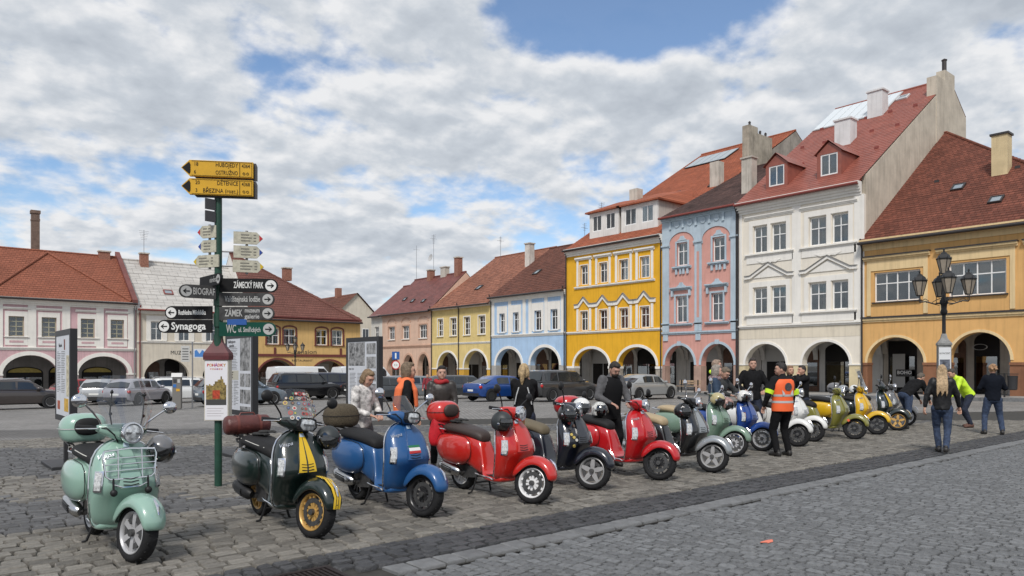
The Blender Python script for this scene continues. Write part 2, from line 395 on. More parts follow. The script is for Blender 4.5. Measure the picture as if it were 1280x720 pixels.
def lay(parent, name, spots, mat_of, field_name, mats, nsingle=300):
    """spots: (u, v, w, h, key); the largest ones in the picture become single objects, the rest one field"""
    spots = sorted(spots, key=lambda q: -(q[2] * q[3]) / ((q[0] * CF[0] + q[1] * CF[1]) ** 3) if inview(q[0], q[1], .1) and (q[0] * CF[0] + q[1] * CF[1]) > 5.85 else 0)
    rg = random.Random(len(spots))
    var = {}
    for k in set(q[4] for q in spots):
        var[k] = []
        for i in range(14):
            b = MB(); b.add(*stone(rg, 1 * .2, .16, True, calm=.6 if k == 'road' else 1.0)); var[k].append(b.mesh(name, mats[k], 40))
    for q in spots[:nsingle]:
        o = obj(name, rg.choice(var[q[4]]), parent)
        o.location = (q[0], q[1], ground_z(q[1])); o.scale = (q[2] / .2, q[3] / .16, 1)
        o.rotation_euler = (0, 0, rg.choice((0, math.pi)) + rg.uniform(-.04, .04))
    keys = sorted(set(q[4] for q in spots))
    b = MB()
    for q in spots[nsingle:]:
        d = q[0] * CF[0] + q[1] * CF[1]
        b.k = keys.index(q[4])
        vs, fs = stone(rg, q[2], q[3], d < 9.5, calm=.4 if q[4] == 'road' else 1.0)
        a = rg.uniform(-.03, .03); ca, sa = math.cos(a), math.sin(a); z0 = ground_z(q[1])
        b.add([(q[0] + x * ca - y * sa, q[1] + x * sa + y * ca, z + z0) for x, y, z in vs], fs)
    me = b.mesh(field_name, [mats[k] for k in keys], 40, fix=False)
    o = obj(field_name, me, parent); o['kind'] = 'stuff'
    return o
def setts_mat(name, col_, isl, rough=.72):
    return M(name, col_, rough, var=.22, vscale=14, bump=.8, bscale=55, island=isl, spec=.35)
MS = {'light': setts_mat('granite_light', (.182, .170, .150), .36), 'dark': setts_mat('basalt_dark', (.110, .110, .112), .30), 'band': setts_mat('basalt_band', (.065, .066, .070), .30, .6),
      'road': setts_mat('granite_blue', (.160, .165, .170), .26)}
# light parking strip and the diagonal dark courses behind it
def dark_at(u, v):
    d = u * CF[0] + v * CF[1]
    if v < 8.95: return False
    return d < 9.5 or 11.7 < d < 16.5 or 20 < d < 22.5
sp = []; rr_ = random.Random(3)
v = 6.22
while v < 22.5:
    h_ = rr_.uniform(.15, .19); u = -5 + rr_.random() * .2
    while u < 33:
        w_ = rr_.uniform(.15, .25)
        if inview(u + w_ / 2, v + h_ / 2) and (v < 9 or u < 33 - (v - 9) * 20 / 14):
            sp.append((u + w_ / 2, v + h_ / 2, w_ - .018, h_ - .018, 'dark' if dark_at(u + rr_.uniform(-.5, .5), v) else 'light'))
        u += w_
    v += h_
lay(square, 'sett', sp, None, 'sett_field', MS)
# dark gutter course
band = MB(); band.add([(-6, 5.53, JZ + .004), (33, 5.53, JZ + .004), (33, 6.2, JZ + .004), (-6, 6.2, JZ + .004)], [(0, 1, 2, 3)])
band = band.build('gutter', m_joint); tag(band, 'band of dark basalt setts dividing road from scooter parking', 'gutter', kind='structure')
GR = (2.28, 2.86, 5.30, 5.86)   # drain grate
sp = []; v = 5.53
for h_ in (.13, .14, .125, .14, .135):
    u = -5 + rr_.random() * .2
    while u < 33:
        w_ = rr_.uniform(.13, .22)
        cu_, cv_ = u + w_ / 2, v + h_ / 2
        if inview(cu_, cv_) and not (GR[0] - .05 < cu_ < GR[1] + .05 and cv_ < GR[3] + .05): sp.append((cu_, cv_, w_ - .02, h_ - .018, 'band'))
        u += w_
    v += h_
lay(band, 'sett', sp, None, 'sett_field', MS)
# flush kerb slabs
m_kerb = M('kerb_granite', (.150, .153, .156), .75, var=.18, vscale=10, bump=.4, bscale=50, island=.14)
kb = MB(); kb.add([(-6, 5.22, JZ + .002), (33, 5.22, JZ + .002), (33, 5.54, JZ + .002), (-6, 5.54, JZ + .002)], [(0, 1, 2, 3)])
kb = kb.build('kerb', m_joint); tag(kb, 'flush pale granite kerb edging the blue grey road', 'kerb', kind='structure')
u = -1; kv = [];
for i in range(6):
    b = MB(); b.add(*stone(rr_, .2, .16, False, .002)); kv.append(b.mesh('kerb_stone', m_kerb, 40))
while u < 30:
    w_ = rr_.uniform(.19, .30)
    if inview(u, 5.38) and not (GR[0] - .2 < u + w_ / 2 < GR[1] + .2):
        o = obj('kerb_stone', rr_.choice(kv), kb, loc=(u + w_ / 2, 5.372, -.002)); o.scale = ((w_ - .012) / .2, .25 / .16, .7)
    u += w_
# road setts run across the road
sp = []; u = -4
while u < 30:
    w_ = rr_.uniform(.098, .112); v = 5.2 - rr_.random() * .12
    while v > -7:
        h_ = rr_.uniform(.11, .175)
        cu_, cv_ = u + w_ / 2, v - h_ / 2
        if inview(cu_, cv_, .8): sp.append((cu_, cv_, w_ - .012, h_ - .012, 'road'))
        v -= h_
    u += w_
lay(road, 'sett', sp, None, 'sett_field', MS)
# iron drain grate
m_iron = M('cast_iron', (.045, .035, .035), .55, metal=.6, var=.3, vscale=20, bump=.3)
g_ = thing('drain_grate', 'rusty cast iron drain grate set in the dark gutter band', 'drain', (GR[0] + .29, 5.58, -.012))
b = MB()
for a in ((-.29, .29, -.28, -.235), (-.29, .29, .235, .28), (-.29, -.245, -.2349, .2349), (.245, .29, -.2349, .2349)): b.box(a[0], a[1], a[2], a[3], -.05, .006)
b.build('frame', m_iron, g_)
b = MB(); b.box(-.011, .011, -.234, .234, -.04, .002); me = b.mesh('bar', m_iron)
for i in range(11): obj('bar', me, g_, loc=(-.215 + i * .043, 0, 0))
# orange paint splash
b = MB(); pr = [(.075 * (1 + .35 * math.sin(3 * t + 1) + .2 * math.sin(5 * t)) * math.cos(t), .05 * (1 + .3 * math.cos(2 * t)) * math.sin(t)) for t in [k * 2 * math.pi / 20 for k in range(20)]]
b.prism(pr, lambda p, k: (p[0], p[1], .010 + .003 * k))
o = b.build('paint_mark', M('marking_orange', (.72, .20, .13), .8), loc=(6.44, 3.86, 0)); tag(o, 'small splash of orange marking paint on road setts', 'paint mark')
# ================================================================ houses
m_white = stucco('paint_white', (.79, .765, .715), .05, .09)
m_frame = M('window_white', (.78, .78, .77), .5, var=.05)
m_pane = glassmat('pane_glass', (.72, .78, .80), .93)
m_room_shade = M('room_shade', (.035, .033, .032), .9)  # near-black sheets behind the windows: shade of unlit rooms put into the colour
m_curtain = M('curtain', (.36, .35, .33), .9, var=.15, vscale=6)
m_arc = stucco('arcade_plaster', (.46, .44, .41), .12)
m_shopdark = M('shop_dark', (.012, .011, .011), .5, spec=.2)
m_shopglass = glassmat('shop_glass', (.35, .40, .40), .82)
M('gutter_red', (.22, .05, .04), .5)
m_zinc = M('gutter_metal', (.055, .05, .05), .5, metal=.4)
m_brick = M('chimney_brick', (.28, .13, .09), .9, var=.3, vscale=8, bump=.5)
m_concrete = stucco('chimney_plaster', (.52, .48, .42), .18, .3)
m_antenna = M('antenna_metal', (.25, .25, .26), .4, metal=.8)
m_wood_dark = M('door_wood', (.10, .048, .028), .6, var=.3, vscale=5)
m_stone = M('plinth_stone', (.38, .34, .29), .9, var=.3, vscale=3, bump=.6, bscale=12)
m_cut = M('pavement_slab', (.30, .29, .275), .85, var=.2, vscale=2, bump=.3, bscale=30)
WM = {}
class House:
    def __init__(s, name, label, side, a_hi, W, zb, wall, group=None, depth=14):
        s.W, s.zb, s.wall, s.depth = W, zb, wall, depth
        s.arches = []; s.wins = []
        if side == 'R': s.o = thing(name, label, 'house', (46, a_hi, zb), R(-90), group)
        else: s.o = thing(name, label, 'house', (a_hi, 71, zb), 0, group)
    def bar(s, x0, x1, z0, z1, p, mat, name='moulding', y=0.0):
        b = MB(); b.box(x0, x1, y - p, y + .006, z0 - s.zb, z1 - s.zb); return b.build(name, mat, s.o)
    def cornice(s, x0, x1, z0, z1, p, mat, name='cornice', steps=3):
        b = MB(); h_ = (z1 - z0) / steps
        for i in range(steps):
            b.box(x0, x1, -p * (i + 1) / steps, .005 - .001 * i, z0 + i * h_ - s.zb, z0 + (i + 1) * h_ - s.zb)
        return b.build(name, mat, s.o)
    def archpts(s, x0, x1, zs, zt, n=16, grow=0.0):
        cx_, a, c_ = (x0 + x1) / 2, (x1 - x0) / 2 + grow, zt - zs + grow
        return [(cx_ - a * math.cos(math.pi * k / n), zs + c_ * math.sin(math.pi * k / n)) for k in range(n + 1)]
    def facade(s, top, thick=.6):
        zb = s.zb; out = [(0, 0)]
        for x0, x1, zs, zt in sorted(s.arches):
            out.append((x0, 0)); out += [(x, z - zb) for x, z in s.archpts(x0, x1, zs, zt)]; out.append((x1, 0))
        out += [(s.W, 0), (s.W, top - zb), (0, top - zb)]
        holes = [[(x0, z0 - zb), (x1, z0 - zb), (x1, z1 - zb), (x0, z1 - zb)] for x0, x1, z0, z1 in s.wins]
        obj('wall', sheet_with_holes('wall', out, holes, thick, 0, s.wall), s.o)
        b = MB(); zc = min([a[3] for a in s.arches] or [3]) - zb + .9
        b.box(.05, s.W - .05, thick + .55, thick + .6, zc, top - zb - .02); b.build('room_shade_sheet', m_room_shade, s.o)
        s.top = top
    def arch_trim(s, i, mat, w=.22, p=.05, key=False, zlow=None):
        x0, x1, zs, zt = s.arches[i]
        A = s.archpts(x0, x1, zs, zt, 20); B = s.archpts(x0, x1, zs, zt, 20, w)
        if zlow is not None:
            A = [(A[0][0], zlow)] + A + [(A[-1][0], zlow)]; B = [(B[0][0], zlow)] + B + [(B[-1][0], zlow)]
        b = MB(); rings = [[(a[0], .004, a[1] - s.zb), (a[0], -p, a[1] - s.zb), (c_[0], -p, c_[1] - s.zb), (c_[0], .004, c_[1] - s.zb)] for a, c_ in zip(A, B)]
        b.loft(rings); b.build('arch_moulding', mat, s.o)
        if key:
            cx_ = (x0 + x1) / 2; b = MB(); b.box(cx_ - .16, cx_ + .16, -p - .05, .004, zt - s.zb - .03, zt + w + .12 - s.zb); b.build('keystone', mat, s.o)
    def piers(s, mat, zt, p=.03, capmat=None, t=.6, caph=.14):
        """cladding of the arcade piers up to the springing"""
        xs = [0.0]
        for a in sorted(s.arches): xs += [a[0], a[1]]
        xs.append(s.W)
        for i in range(0, len(xs), 2):
            x0, x1 = xs[i], xs[i + 1]
            if x1 - x0 < .12: continue
            e0 = .004 if i == 0 else -.025; e1 = .004 if i == len(xs) - 2 else -.025
            b = MB(); b.box(x0 + e0, x1 - e1, -p, t + .02, 0.0, zt - s.zb); b.build('pier', mat, s.o)
            if capmat:
                b = MB(); b.box(x0 + e0 * 2, x1 - e1 * 2, -p - .05, t + .05, zt - s.zb + .002, zt - s.zb + caph); b.build('pier_cap', capmat, s.o)
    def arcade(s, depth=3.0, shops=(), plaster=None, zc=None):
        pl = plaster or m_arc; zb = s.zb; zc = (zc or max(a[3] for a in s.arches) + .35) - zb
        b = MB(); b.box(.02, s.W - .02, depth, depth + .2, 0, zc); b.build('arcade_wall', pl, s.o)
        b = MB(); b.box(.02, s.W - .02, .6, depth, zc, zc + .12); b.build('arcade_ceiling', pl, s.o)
        # transverse arches between bays
        xs = [(a[1] + b_[0]) / 2 for a, b_ in zip(sorted(s.arches)[:-1], sorted(s.arches)[1:])] + [.18, s.W - .18]
        for x in xs:
            n = 12; yc, ya = (.6 + depth) / 2, (depth - .6) / 2 - .15
            A = [(yc - ya * math.cos(math.pi * k / n), (zc - 1.5) + 1.25 * math.sin(math.pi * k / n)) for k in range(n + 1)]
            poly = [(.6, zc)] + [(.6, A[0][1] - 0)] + A + [(depth, A[-1][1]), (depth, zc)]
            b = MB(); b.loft([[(x - .16, p[0], p[1]), (x + .16, p[0], p[1]), (x + .16, p[0], zc - .001), (x - .16, p[0], zc - .001)] for p in A]); b.build('transverse_arch', pl, s.o)
        s.azc = zc; s.adepth = depth; x = .35; q = len(s.arches) + int(s.W * 3); kinds = ('dark', 'dark', 'wood', 'dark', 'light', 'wood')
        if shops is not None:
            while x < s.W - 1.2:
                w_ = (2.3, 1.3, 2.7, 1.7)[q % 4]; w_ = min(w_, s.W - .3 - x); s.shop(depth, x, x + w_, zc + s.zb - (.35, .7, .45)[q % 3], kinds[q % 6], q % 3 != 1); x += w_ + .45; q += 1
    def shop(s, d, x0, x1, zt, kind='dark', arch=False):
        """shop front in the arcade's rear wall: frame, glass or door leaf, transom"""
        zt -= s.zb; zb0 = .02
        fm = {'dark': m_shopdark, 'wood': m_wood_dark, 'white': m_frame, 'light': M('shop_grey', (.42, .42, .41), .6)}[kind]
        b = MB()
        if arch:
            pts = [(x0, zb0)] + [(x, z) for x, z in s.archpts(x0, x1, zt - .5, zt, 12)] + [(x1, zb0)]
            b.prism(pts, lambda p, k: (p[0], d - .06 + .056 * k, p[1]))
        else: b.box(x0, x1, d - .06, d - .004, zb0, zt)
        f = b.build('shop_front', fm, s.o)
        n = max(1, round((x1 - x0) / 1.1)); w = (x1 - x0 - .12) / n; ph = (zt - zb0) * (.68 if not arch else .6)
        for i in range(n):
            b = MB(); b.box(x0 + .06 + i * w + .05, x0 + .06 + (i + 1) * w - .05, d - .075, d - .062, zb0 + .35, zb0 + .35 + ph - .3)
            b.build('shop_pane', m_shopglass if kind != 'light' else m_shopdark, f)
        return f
    def window(s, x0, x1, z0, z1, cols=2, rows=(.62,), fm=None, curtain=None, y=.16, f=.085, mul=.06):
        fm = fm or m_frame; w, h_ = x1 - x0, z1 - z0
        key = (round(w, 2), round(h_, 2), cols, rows, fm.name)
        cw = (w - 2 * f - (cols - 1) * mul) / cols
        zs = [f] + [q for r_ in rows for q in (h_ * r_ - mul / 2, h_ * r_ + mul / 2)] + [h_ - f]
        if key not in WM:
            b = MB()
            b.box(0, w, 0, .07, 0, f); b.box(0, w, 0, .07, h_ - f, h_); b.box(0, f, .001, .069, f, h_ - f); b.box(w - f, w, .001, .069, f, h_ - f)
            for i in range(1, cols):
                xx = f + i * cw + (i - 1) * mul; b.box(xx, xx + mul, .002 if cols != 4 or i != 2 else -.03, .068, f, h_ - f)
            for i in range(len(rows)): b.box(f, w - f, -.012, .066, zs[1 + 2 * i], zs[2 + 2 * i])
            fr = b.mesh('window', fm)
            panes = []
            for c_ in range(cols):
                for r_ in range(len(rows) + 1):
                    bb = MB(); xx = f + c_ * (cw + mul); bb.box(xx, xx + cw, .028, .034, zs[2 * r_], zs[2 * r_ + 1]); panes.append(bb.mesh('pane', m_pane))
            cs = []
            for q in range(4):
                bb = MB(); n = 26; rng = random.Random(q * 7 + len(WM))
                def cur(xa, xb, za, zb_):
                    pts = [(xa + (xb - xa) * k / n, .20 + .03 * math.sin(k * 2.1 + q)) for k in range(n + 1)]
                    bb.loft([[(p[0], p[1], za) for p in pts], [(p[0], p[1], zb_) for p in pts]], closed=False)
                if q == 0: cur(.02, w - .02, f, h_ * .98)
                elif q == 1: cur(.02, w * .34, .02, h_ * .98); cur(w * .66, w - .02, .02, h_ * .98)
                elif q == 2: cur(.02, w - .02, h_ * .35, h_ * .98)
                else: cur(.02, w * .42, .02, h_ * .98); cur(w * .60, w - .02, .02, h_ * .98)
                cs.append(bb.mesh('curtain', m_curtain, 60, fix=False))
            WM[key] = (fr, panes, cs)
        fr, panes, cs = WM[key]
        o = obj('window', fr, s.o, loc=(x0, y, z0 - s.zb))
        for p in panes: obj('pane', p, o)
        q = rnd.choice((0, 1, 1, 2, 3, None)) if curtain is None else curtain
        if q is not None and q >= 0: obj('curtain', cs[q], o)
        s.last = o
        return o
    def sill(s, x0, x1, z, p=.12, mat=None, h_=.07):
        b = MB(); b.box(x0, x1, -p, .02, z - h_ - s.zb, z - s.zb); return b.build('sill', mat or m_white, s.o)
    def surround(s, x0, x1, z0, z1, w, p, mat, top=None):
        """flat raised architrave round an opening"""
        b = MB(); zb = s.zb; top = top or w
        b.box(x0 - w, x0, -p, .005, z0 - zb, z1 - zb); b.box(x1, x1 + w, -p, .005, z0 - zb, z1 - zb); b.box(x0 - w, x1 + w, -p, .005, z1 - zb, z1 + top - zb)
        return b.build('window_surround', mat, s.o)
    def roof(s, eave, rdepth, rz, mat, over=.45, courses=26, hip=0, back=None, gable=None, gutter=m_zinc, thick=.12, hipl=0):
        """pitched roof in stepped courses; hip = ridge set-in at the far end (x=W), hipl at x=0"""
        zb = s.zb; e, r_ = eave - zb, rz - zb; W = s.W; sl = (r_ - e) / rdepth
        s.slope = (e, sl)
        y0 = -over; zz0 = e - over * sl; b = MB()
        ln = rdepth + over
        def xr(t):   # extents at fraction t of slope
            y = y0 + ln * t; f_ = max(0, y) / rdepth
            return (hipl * f_, W - hip * f_)
        for i in range(courses):
            t0, t1 = i / courses, (i + 1) / courses
            ya, yb = y0 + ln * t0, y0 + ln * t1; za, zb_ = zz0 + ln * t0 * sl, zz0 + ln * t1 * sl
            (l0, r0), (l1, r1) = xr(t0), xr(t1)
            st = .035
            b.add([(l0, ya, za - .01), (r0, ya, za - .01), (r0, ya, za + st), (l0, ya, za + st), (r1, yb, zb_), (l1, yb, zb_)], [(0, 1, 2, 3), (3, 2, 4, 5)])
        # underside + rear slope
        l1, r1 = xr(1); bd = back or rdepth
        eb = e if back is None else r_ - bd * sl
        b.add([(0, y0, zz0 - .01), (W, y0, zz0 - .01), (W, y0, zz0 - thick), (0, y0, zz0 - thick), (W, .1, e + .1 * sl - thick), (0, .1, e + .1 * sl - thick)], [(0, 1, 2, 3), (3, 2, 4, 5)])
        b.add([(l1, rdepth, r_), (r1, rdepth, r_), (W, rdepth + bd, eb), (0, rdepth + bd, eb)], [(0, 1, 2, 3)])
        if hip: b.add([(W, y0, zz0), (r1, rdepth, r_), (W, rdepth + bd, eb)], [(0, 1, 2)])
        if hipl: b.add([(0, y0, zz0), (l1, rdepth, r_), (0, rdepth + bd, eb)], [(0, 1, 2)])
        rf = b.build('roof', mat, s.o); s.rf = rf
        # ridge and hip caps
        b = MB(); b.tube([(l1, rdepth, r_ + .02), (r1 + .001, rdepth, r_ + .02)], .11, 8)
        if hip: b.tube([(W, y0, zz0 + .03), (r1, rdepth, r_ + .02)], .10, 8)
        b.build('ridge_cap', mat, rf)
        if gutter:
            b = MB(); b.tube([(0, y0 - .07, zz0 - .03), (W, y0 - .07, zz0 - .03)], .085, 8); b.build('gutter', gutter, rf)
        # closed end and rear walls
        gm = gable or s.wall
        for x0, x1, on in ((.0, .28, not hipl), (W - .28, W, not hip)):
            b = MB()
            ya, za = (s.adepth + .2, s.azc + .12) if s.arches else (.62, .1)
            if on: poly = [(ya, 0), (ya, za), (.6, za), (.6, e - .05 + .6 * sl - .1), (rdepth, r_ - .1), (rdepth + bd - .02, eb - .1), (rdepth + bd - .02, 0)]
            else: poly = [(ya, 0), (ya, za), (.6, za), (.6, e - .1), (rdepth + bd - .02, e - .1), (rdepth + bd - .02, 0)]
            b.prism(poly, lambda p, k: (x0 + (x1 - x0) * k, p[0], p[1])); b.build('end_wall', gm, s.o)
        b = MB(); b.box(.28, W - .28, rdepth + bd - .3, rdepth + bd - .02, 0, eb - .15); b.build('rear_wall', gm, s.o)
    def ry(s, y): return s.slope[0] + s.slope[1] * y          # roof surface height at depth y (local)
    def chimney(s, x, y, w, d, top, mat, cap=True, capmat=None, pots=0):
        z0 = min(s.ry(y - d / 2), s.ry(y + d / 2)) - .2
        b = MB(); b.box(x - w / 2, x + w / 2, y - d / 2, y + d / 2, z0, top - s.zb); c_ = b.build('chimney', mat, s.rf)
        if cap:
            b = MB(); b.box(x - w / 2 - .08, x + w / 2 + .08, y - d / 2 - .08, y + d / 2 + .08, top - s.zb + .002, top - s.zb + .12); b.build('chimney_cap', capmat or m_concrete, s.rf)
        for i in range(pots):
            b = MB(); px_ = x - w / 2 + (i + .5) * w / pots; b.lathe([(.10, 0), (.10, .5), (.14, .52), (.14, .6), (.02, .66)], 10, Matrix.Translation((px_, y, top - s.zb + .12))); b.build('chimney_pot', m_zinc, s.rf)
        return c_
    def skylight(s, x, y, w=.7, l=.9, frame=None):
        sl = s.slope[1]; a = math.atan(sl); T = Matrix.Translation((x, y, s.ry(y) + .05)) @ Matrix.Rotation(a, 4, 'X')
        b = MB()
        for q in ((-w / 2, w / 2, -l / 2, -l / 2 + .09), (-w / 2, w / 2, l / 2 - .09, l / 2), (-w / 2, -w / 2 + .09, -l / 2 + .09, l / 2 - .09), (w / 2 - .09, w / 2, -l / 2 + .09, l / 2 - .09)): b.box(*q, -.06, .09, T)
        f_ = b.build('skylight', frame or m_zinc, s.rf)
        b = MB(); b.box(-w / 2 + .09, w / 2 - .09, -l / 2 + .09, l / 2 - .09, -.02, .05, T); b.build('skylight_pane', M('skylight_glass', (.25, .29, .32), .08, spec=.8), s.rf)
    def snowguards(s, n, ys, mat):
        me = None
        for y in ys:
            for i in range(n):
                x = (i + .5) * s.W / n
                if me is None:
                    b = MB(); b.box(-.14, .14, -.03, .03, -.02, .14); me = b.mesh('snow_guard', mat)
                obj('snow_guard', me, s.rf, loc=(x, y, s.ry(y) + .03))
    def pipe(s, x, zt, mat=m_zinc, p=.12):
        b = MB(); b.tube([(x, -.35, zt - s.zb + .1), (x, -.3, zt - s.zb - .1), (x, -p, zt - s.zb - .5), (x, -p, 0.05)], .055, 8)
        b.build('downpipe', mat, s.o, 40)
def antenna(root, x, y, z, h_, rows=5, dish=False, span=.6):
    b = MB(); b.tube([(x, y, z - .5), (x, y, z + h_)], .022, 6)
    for i in range(rows):
        zz_ = z + h_ - .12 - i * .16; w_ = span * (1 - .09 * i)
        b.box(x - w_ / 2, x + w_ / 2, y - .01, y + .01, zz_, zz_ + .02)
    b.tube([(x - .02, y - .5, z + h_ - .5), (x - .02, y + .5, z + h_ - .5)], .012, 5)
    o = b.build('antenna', m_antenna, root)
    if dish:
        b = MB(); T = Matrix.Translation((x - .1, y - .3, z + h_ * .45)) @ Matrix.Rotation(R(75), 4, 'X'); b.lathe([(.02, .0), (.25, .03), (.42, .10), (.44, .12), (.42, .13), (.24, .06), (.02, .03)], 18, T); b.build('satellite_dish', M('dish_grey', (.45, .45, .45), .6), root, 40)
GRP = 'arcaded houses round the square'
zg = lambda v: ground_z(v) + .12

# ---- pale blue house
m_blue = stucco('paint_pale_blue', (.40, .555, .75), .08)
hb = House('arcaded_house', 'pale blue two storey house with white pilasters between yellow and cream houses', 'R', 58.06, 10.77, zg(52), m_blue, GRP)
X = lambda v: 58.06 - v
hb.arches = [(X(57.3), X(53.4), 1.7, 3.35), (X(52.15), X(48.2), 1.75, 3.4)]
wv = [(56.75, 55.9), (54.65, 53.8), (51.55, 50.6), (49.35, 48.4)]
hb.wins = [(X(a), X(b), 4.95, 6.82) for a, b in wv]
hb.facade(8.5)
for a in hb.wins:
    hb.bar(a[0] - .45, a[1] + .45, 4.80, 7.55, .05, m_white, 'window_panel') if False else None
    hb.surround(a[0], a[1], a[2], a[3], .34, .05, m_white, top=.72); hb.window(*a, rows=(.64,)); hb.sill(a[0] - .1, a[1] + .1, a[2])
for x in (X(57.95), X(55.35), X(53.2), X(52.35), X(50.15), X(47.95)): hb.bar(x, x + .42, 4.72, 7.95, .06, m_white, 'pilaster')
hb.cornice(0, hb.W, 4.45, 4.72, .14, m_white); hb.cornice(0, hb.W, 7.95, 8.5, .3, m_white, steps=4)
for i in range(2): hb.arch_trim(i, m_white, .26, .05)
hb.piers(stucco('plinth_grey', (.40, .39, .37), .15), 1.72, .04)
hb.arcade(shops=[(.6, 4.2, 2.9, 'light'), (6.2, 9.2, 3.1, 'dark', True)])
m_tile_brown = tiles('tiles_brown', (.155, .060, .040))
hb.roof(8.75, 8.0, 14.2, m_tile_brown); hb.skylight(3.3, 3.2); hb.skylight(7.6, 3.6)
hb.chimney(9.4, 7.6, .8, .7, 15.7, m_concrete, pots=1); hb.pipe(.08, 8.7); hb.pipe(10.6, 8.7)
antenna(hb.rf, 5.2, 8.0, 14.2 - hb.zb, 2.0)

# ---- cream yellow house
m_pale = stucco('paint_cream_yellow', (.70, .545, .235), .10)
hp = House('arcaded_house', 'cream yellow two storey house with four plain windows and a long gutter pipe', 'R', 68.65, 10.59, zg(63), m_pale, GRP)
X = lambda v: 68.65 - v
hp.arches = [(X(67.5), X(63.8), 1.45, 3.15), (X(62.65), X(58.7), 1.45, 3.25)]
wv = [(67.5, 66.5), (65.1, 64.0), (62.65, 61.6), (60.15, 59.05)]
hp.wins = [(X(a), X(b), 4.9, 6.8) for a, b in wv]; hp.facade(8.0)
for a in hp.wins: hp.surround(a[0], a[1], a[2], a[3], .10, .04, m_white); hp.window(*a, rows=(.34, .67)); hp.sill(a[0] - .12, a[1] + .12, a[2])
hp.cornice(0, hp.W, 3.95, 4.15, .10, m_white); hp.cornice(0, hp.W, 7.75, 8.05, .25, m_white)
for i in range(2): hp.arch_trim(i, m_white, .20, .05)
hp.piers(stucco('paint_ochre', (.62, .36, .06), .12), 1.3, .03, m_white)
hp.arcade(shops=[(1.4, 4.6, 2.9, 'wood', True), (6.3, 9.4, 2.8, 'light')])
m_tile_pale = tiles('tiles_faded', (.30, .125, .080))
hp.roof(8.25, 9.0, 14.5, m_tile_pale); hp.skylight(5.2, 2.6); hp.pipe(5.15, 8.2); hp.pipe(.05, 8.2)
hp.chimney(9.6, 6.0, .75, .7, 14.6, stucco('chimney_white', (.62, .58, .53), .2))
antenna(hp.rf, 1.5, 8.6, 14.3 - hp.zb, 2.5)

# ---- peach house
m_peach = stucco('paint_peach', (.67, .47, .36), .08)
m_peach2 = stucco('paint_peach_dark', (.56, .36, .265), .08)
hq = House('arcaded_house', 'peach pink house with three small arches and dark red metal roof', 'R', 79.5, 10.85, zg(74), m_peach, GRP)
X = lambda v: 79.5 - v
hq.arches = [(X(78.2), X(75.5), 1.3, 2.8), (X(74.6), X(72.4), 1.3, 2.95), (X(71.5), X(69.2), 1.3, 3.05)]
wv = [(78.0, 76.5), (74.85, 73.3), (71.25, 69.6)]
hq.wins = [(X(a), X(b), 4.8, 6.35) for a, b in wv]; hq.facade(8.0)
for a in hq.wins:
    hq.surround(a[0], a[1], a[2], a[3], .14, .05, m_peach2); hq.window(*a, cols=3, rows=(.6,)); hq.sill(a[0] - .1, a[1] + .1, a[2])
    A = hq.archpts(a[0] - .15, a[1] + .15, 6.75, 7.2, 10); B = hq.archpts(a[0] - .15, a[1] + .15, 6.75, 7.2, 10, .12)
    b = MB(); b.loft([[(p[0], .004, p[1] - hq.zb), (p[0], -.06, p[1] - hq.zb), (q[0], -.06, q[1] - hq.zb), (q[0], .004, q[1] - hq.zb)] for p, q in zip(A, B)]); b.build('arch_moulding', m_peach2, hq.o)
hq.cornice(0, hq.W, 3.75, 4.05, .12, m_peach2); hq.cornice(0, hq.W, 7.7, 8.0, .25, m_peach)
for i in range(3): hq.arch_trim(i, m_peach2, .22, .05)
hq.piers(m_peach2, 1.25, .03)
hq.arcade(shops=[(1, 4, 2.6, 'wood', True), (7, 10, 2.7, 'dark', True)])
m_metal_red = M('roof_metal_red', (.165, .055, .046), .5, var=.25, vscale=1.2, bump=.2, bscale=6)
hq.roof(8.2, 4.7, 12.5, m_metal_red); hq.skylight(2.6, 1.6, .6, .6); hq.skylight(5, 1.2, .6, .6); hq.skylight(7.6, 1.0, .6, .6)
hq.chimney(3.9, 4.5, .7, .7, 13.3, m_brick); hq.chimney(6.6, 4.7, 1.0, .6, 13.4, m_concrete); hq.chimney(9.6, 4.5, .7, .7, 14.2, m_brick)
antenna(hq.rf, 4.2, 4.7, 12.5 - hq.zb, 5.2, 7, True, 1.0); antenna(hq.rf, .5, 4.6, 12.4 - hq.zb, 4.4, 0)

# ---- narrow off-white house at the street mouth
hn = House('house', 'narrow off white house at the street mouth beside the peach house', 'R', 82.2, 2.68, zg(80), stucco('paint_offwhite', (.62, .60, .55), .1))
hn.wins = [(.8, 1.9, 4.8, 6.5)]; hn.arches = []; hn.facade(7.9); hn.window(.8, 1.9, 4.8, 6.5); hn.sill(.7, 2.0, 4.8); hn.cornice(0, 2.68, 7.6, 7.95, .25, m_white)
hn.roof(8.1, 4.7, 11.9, m_metal_red)

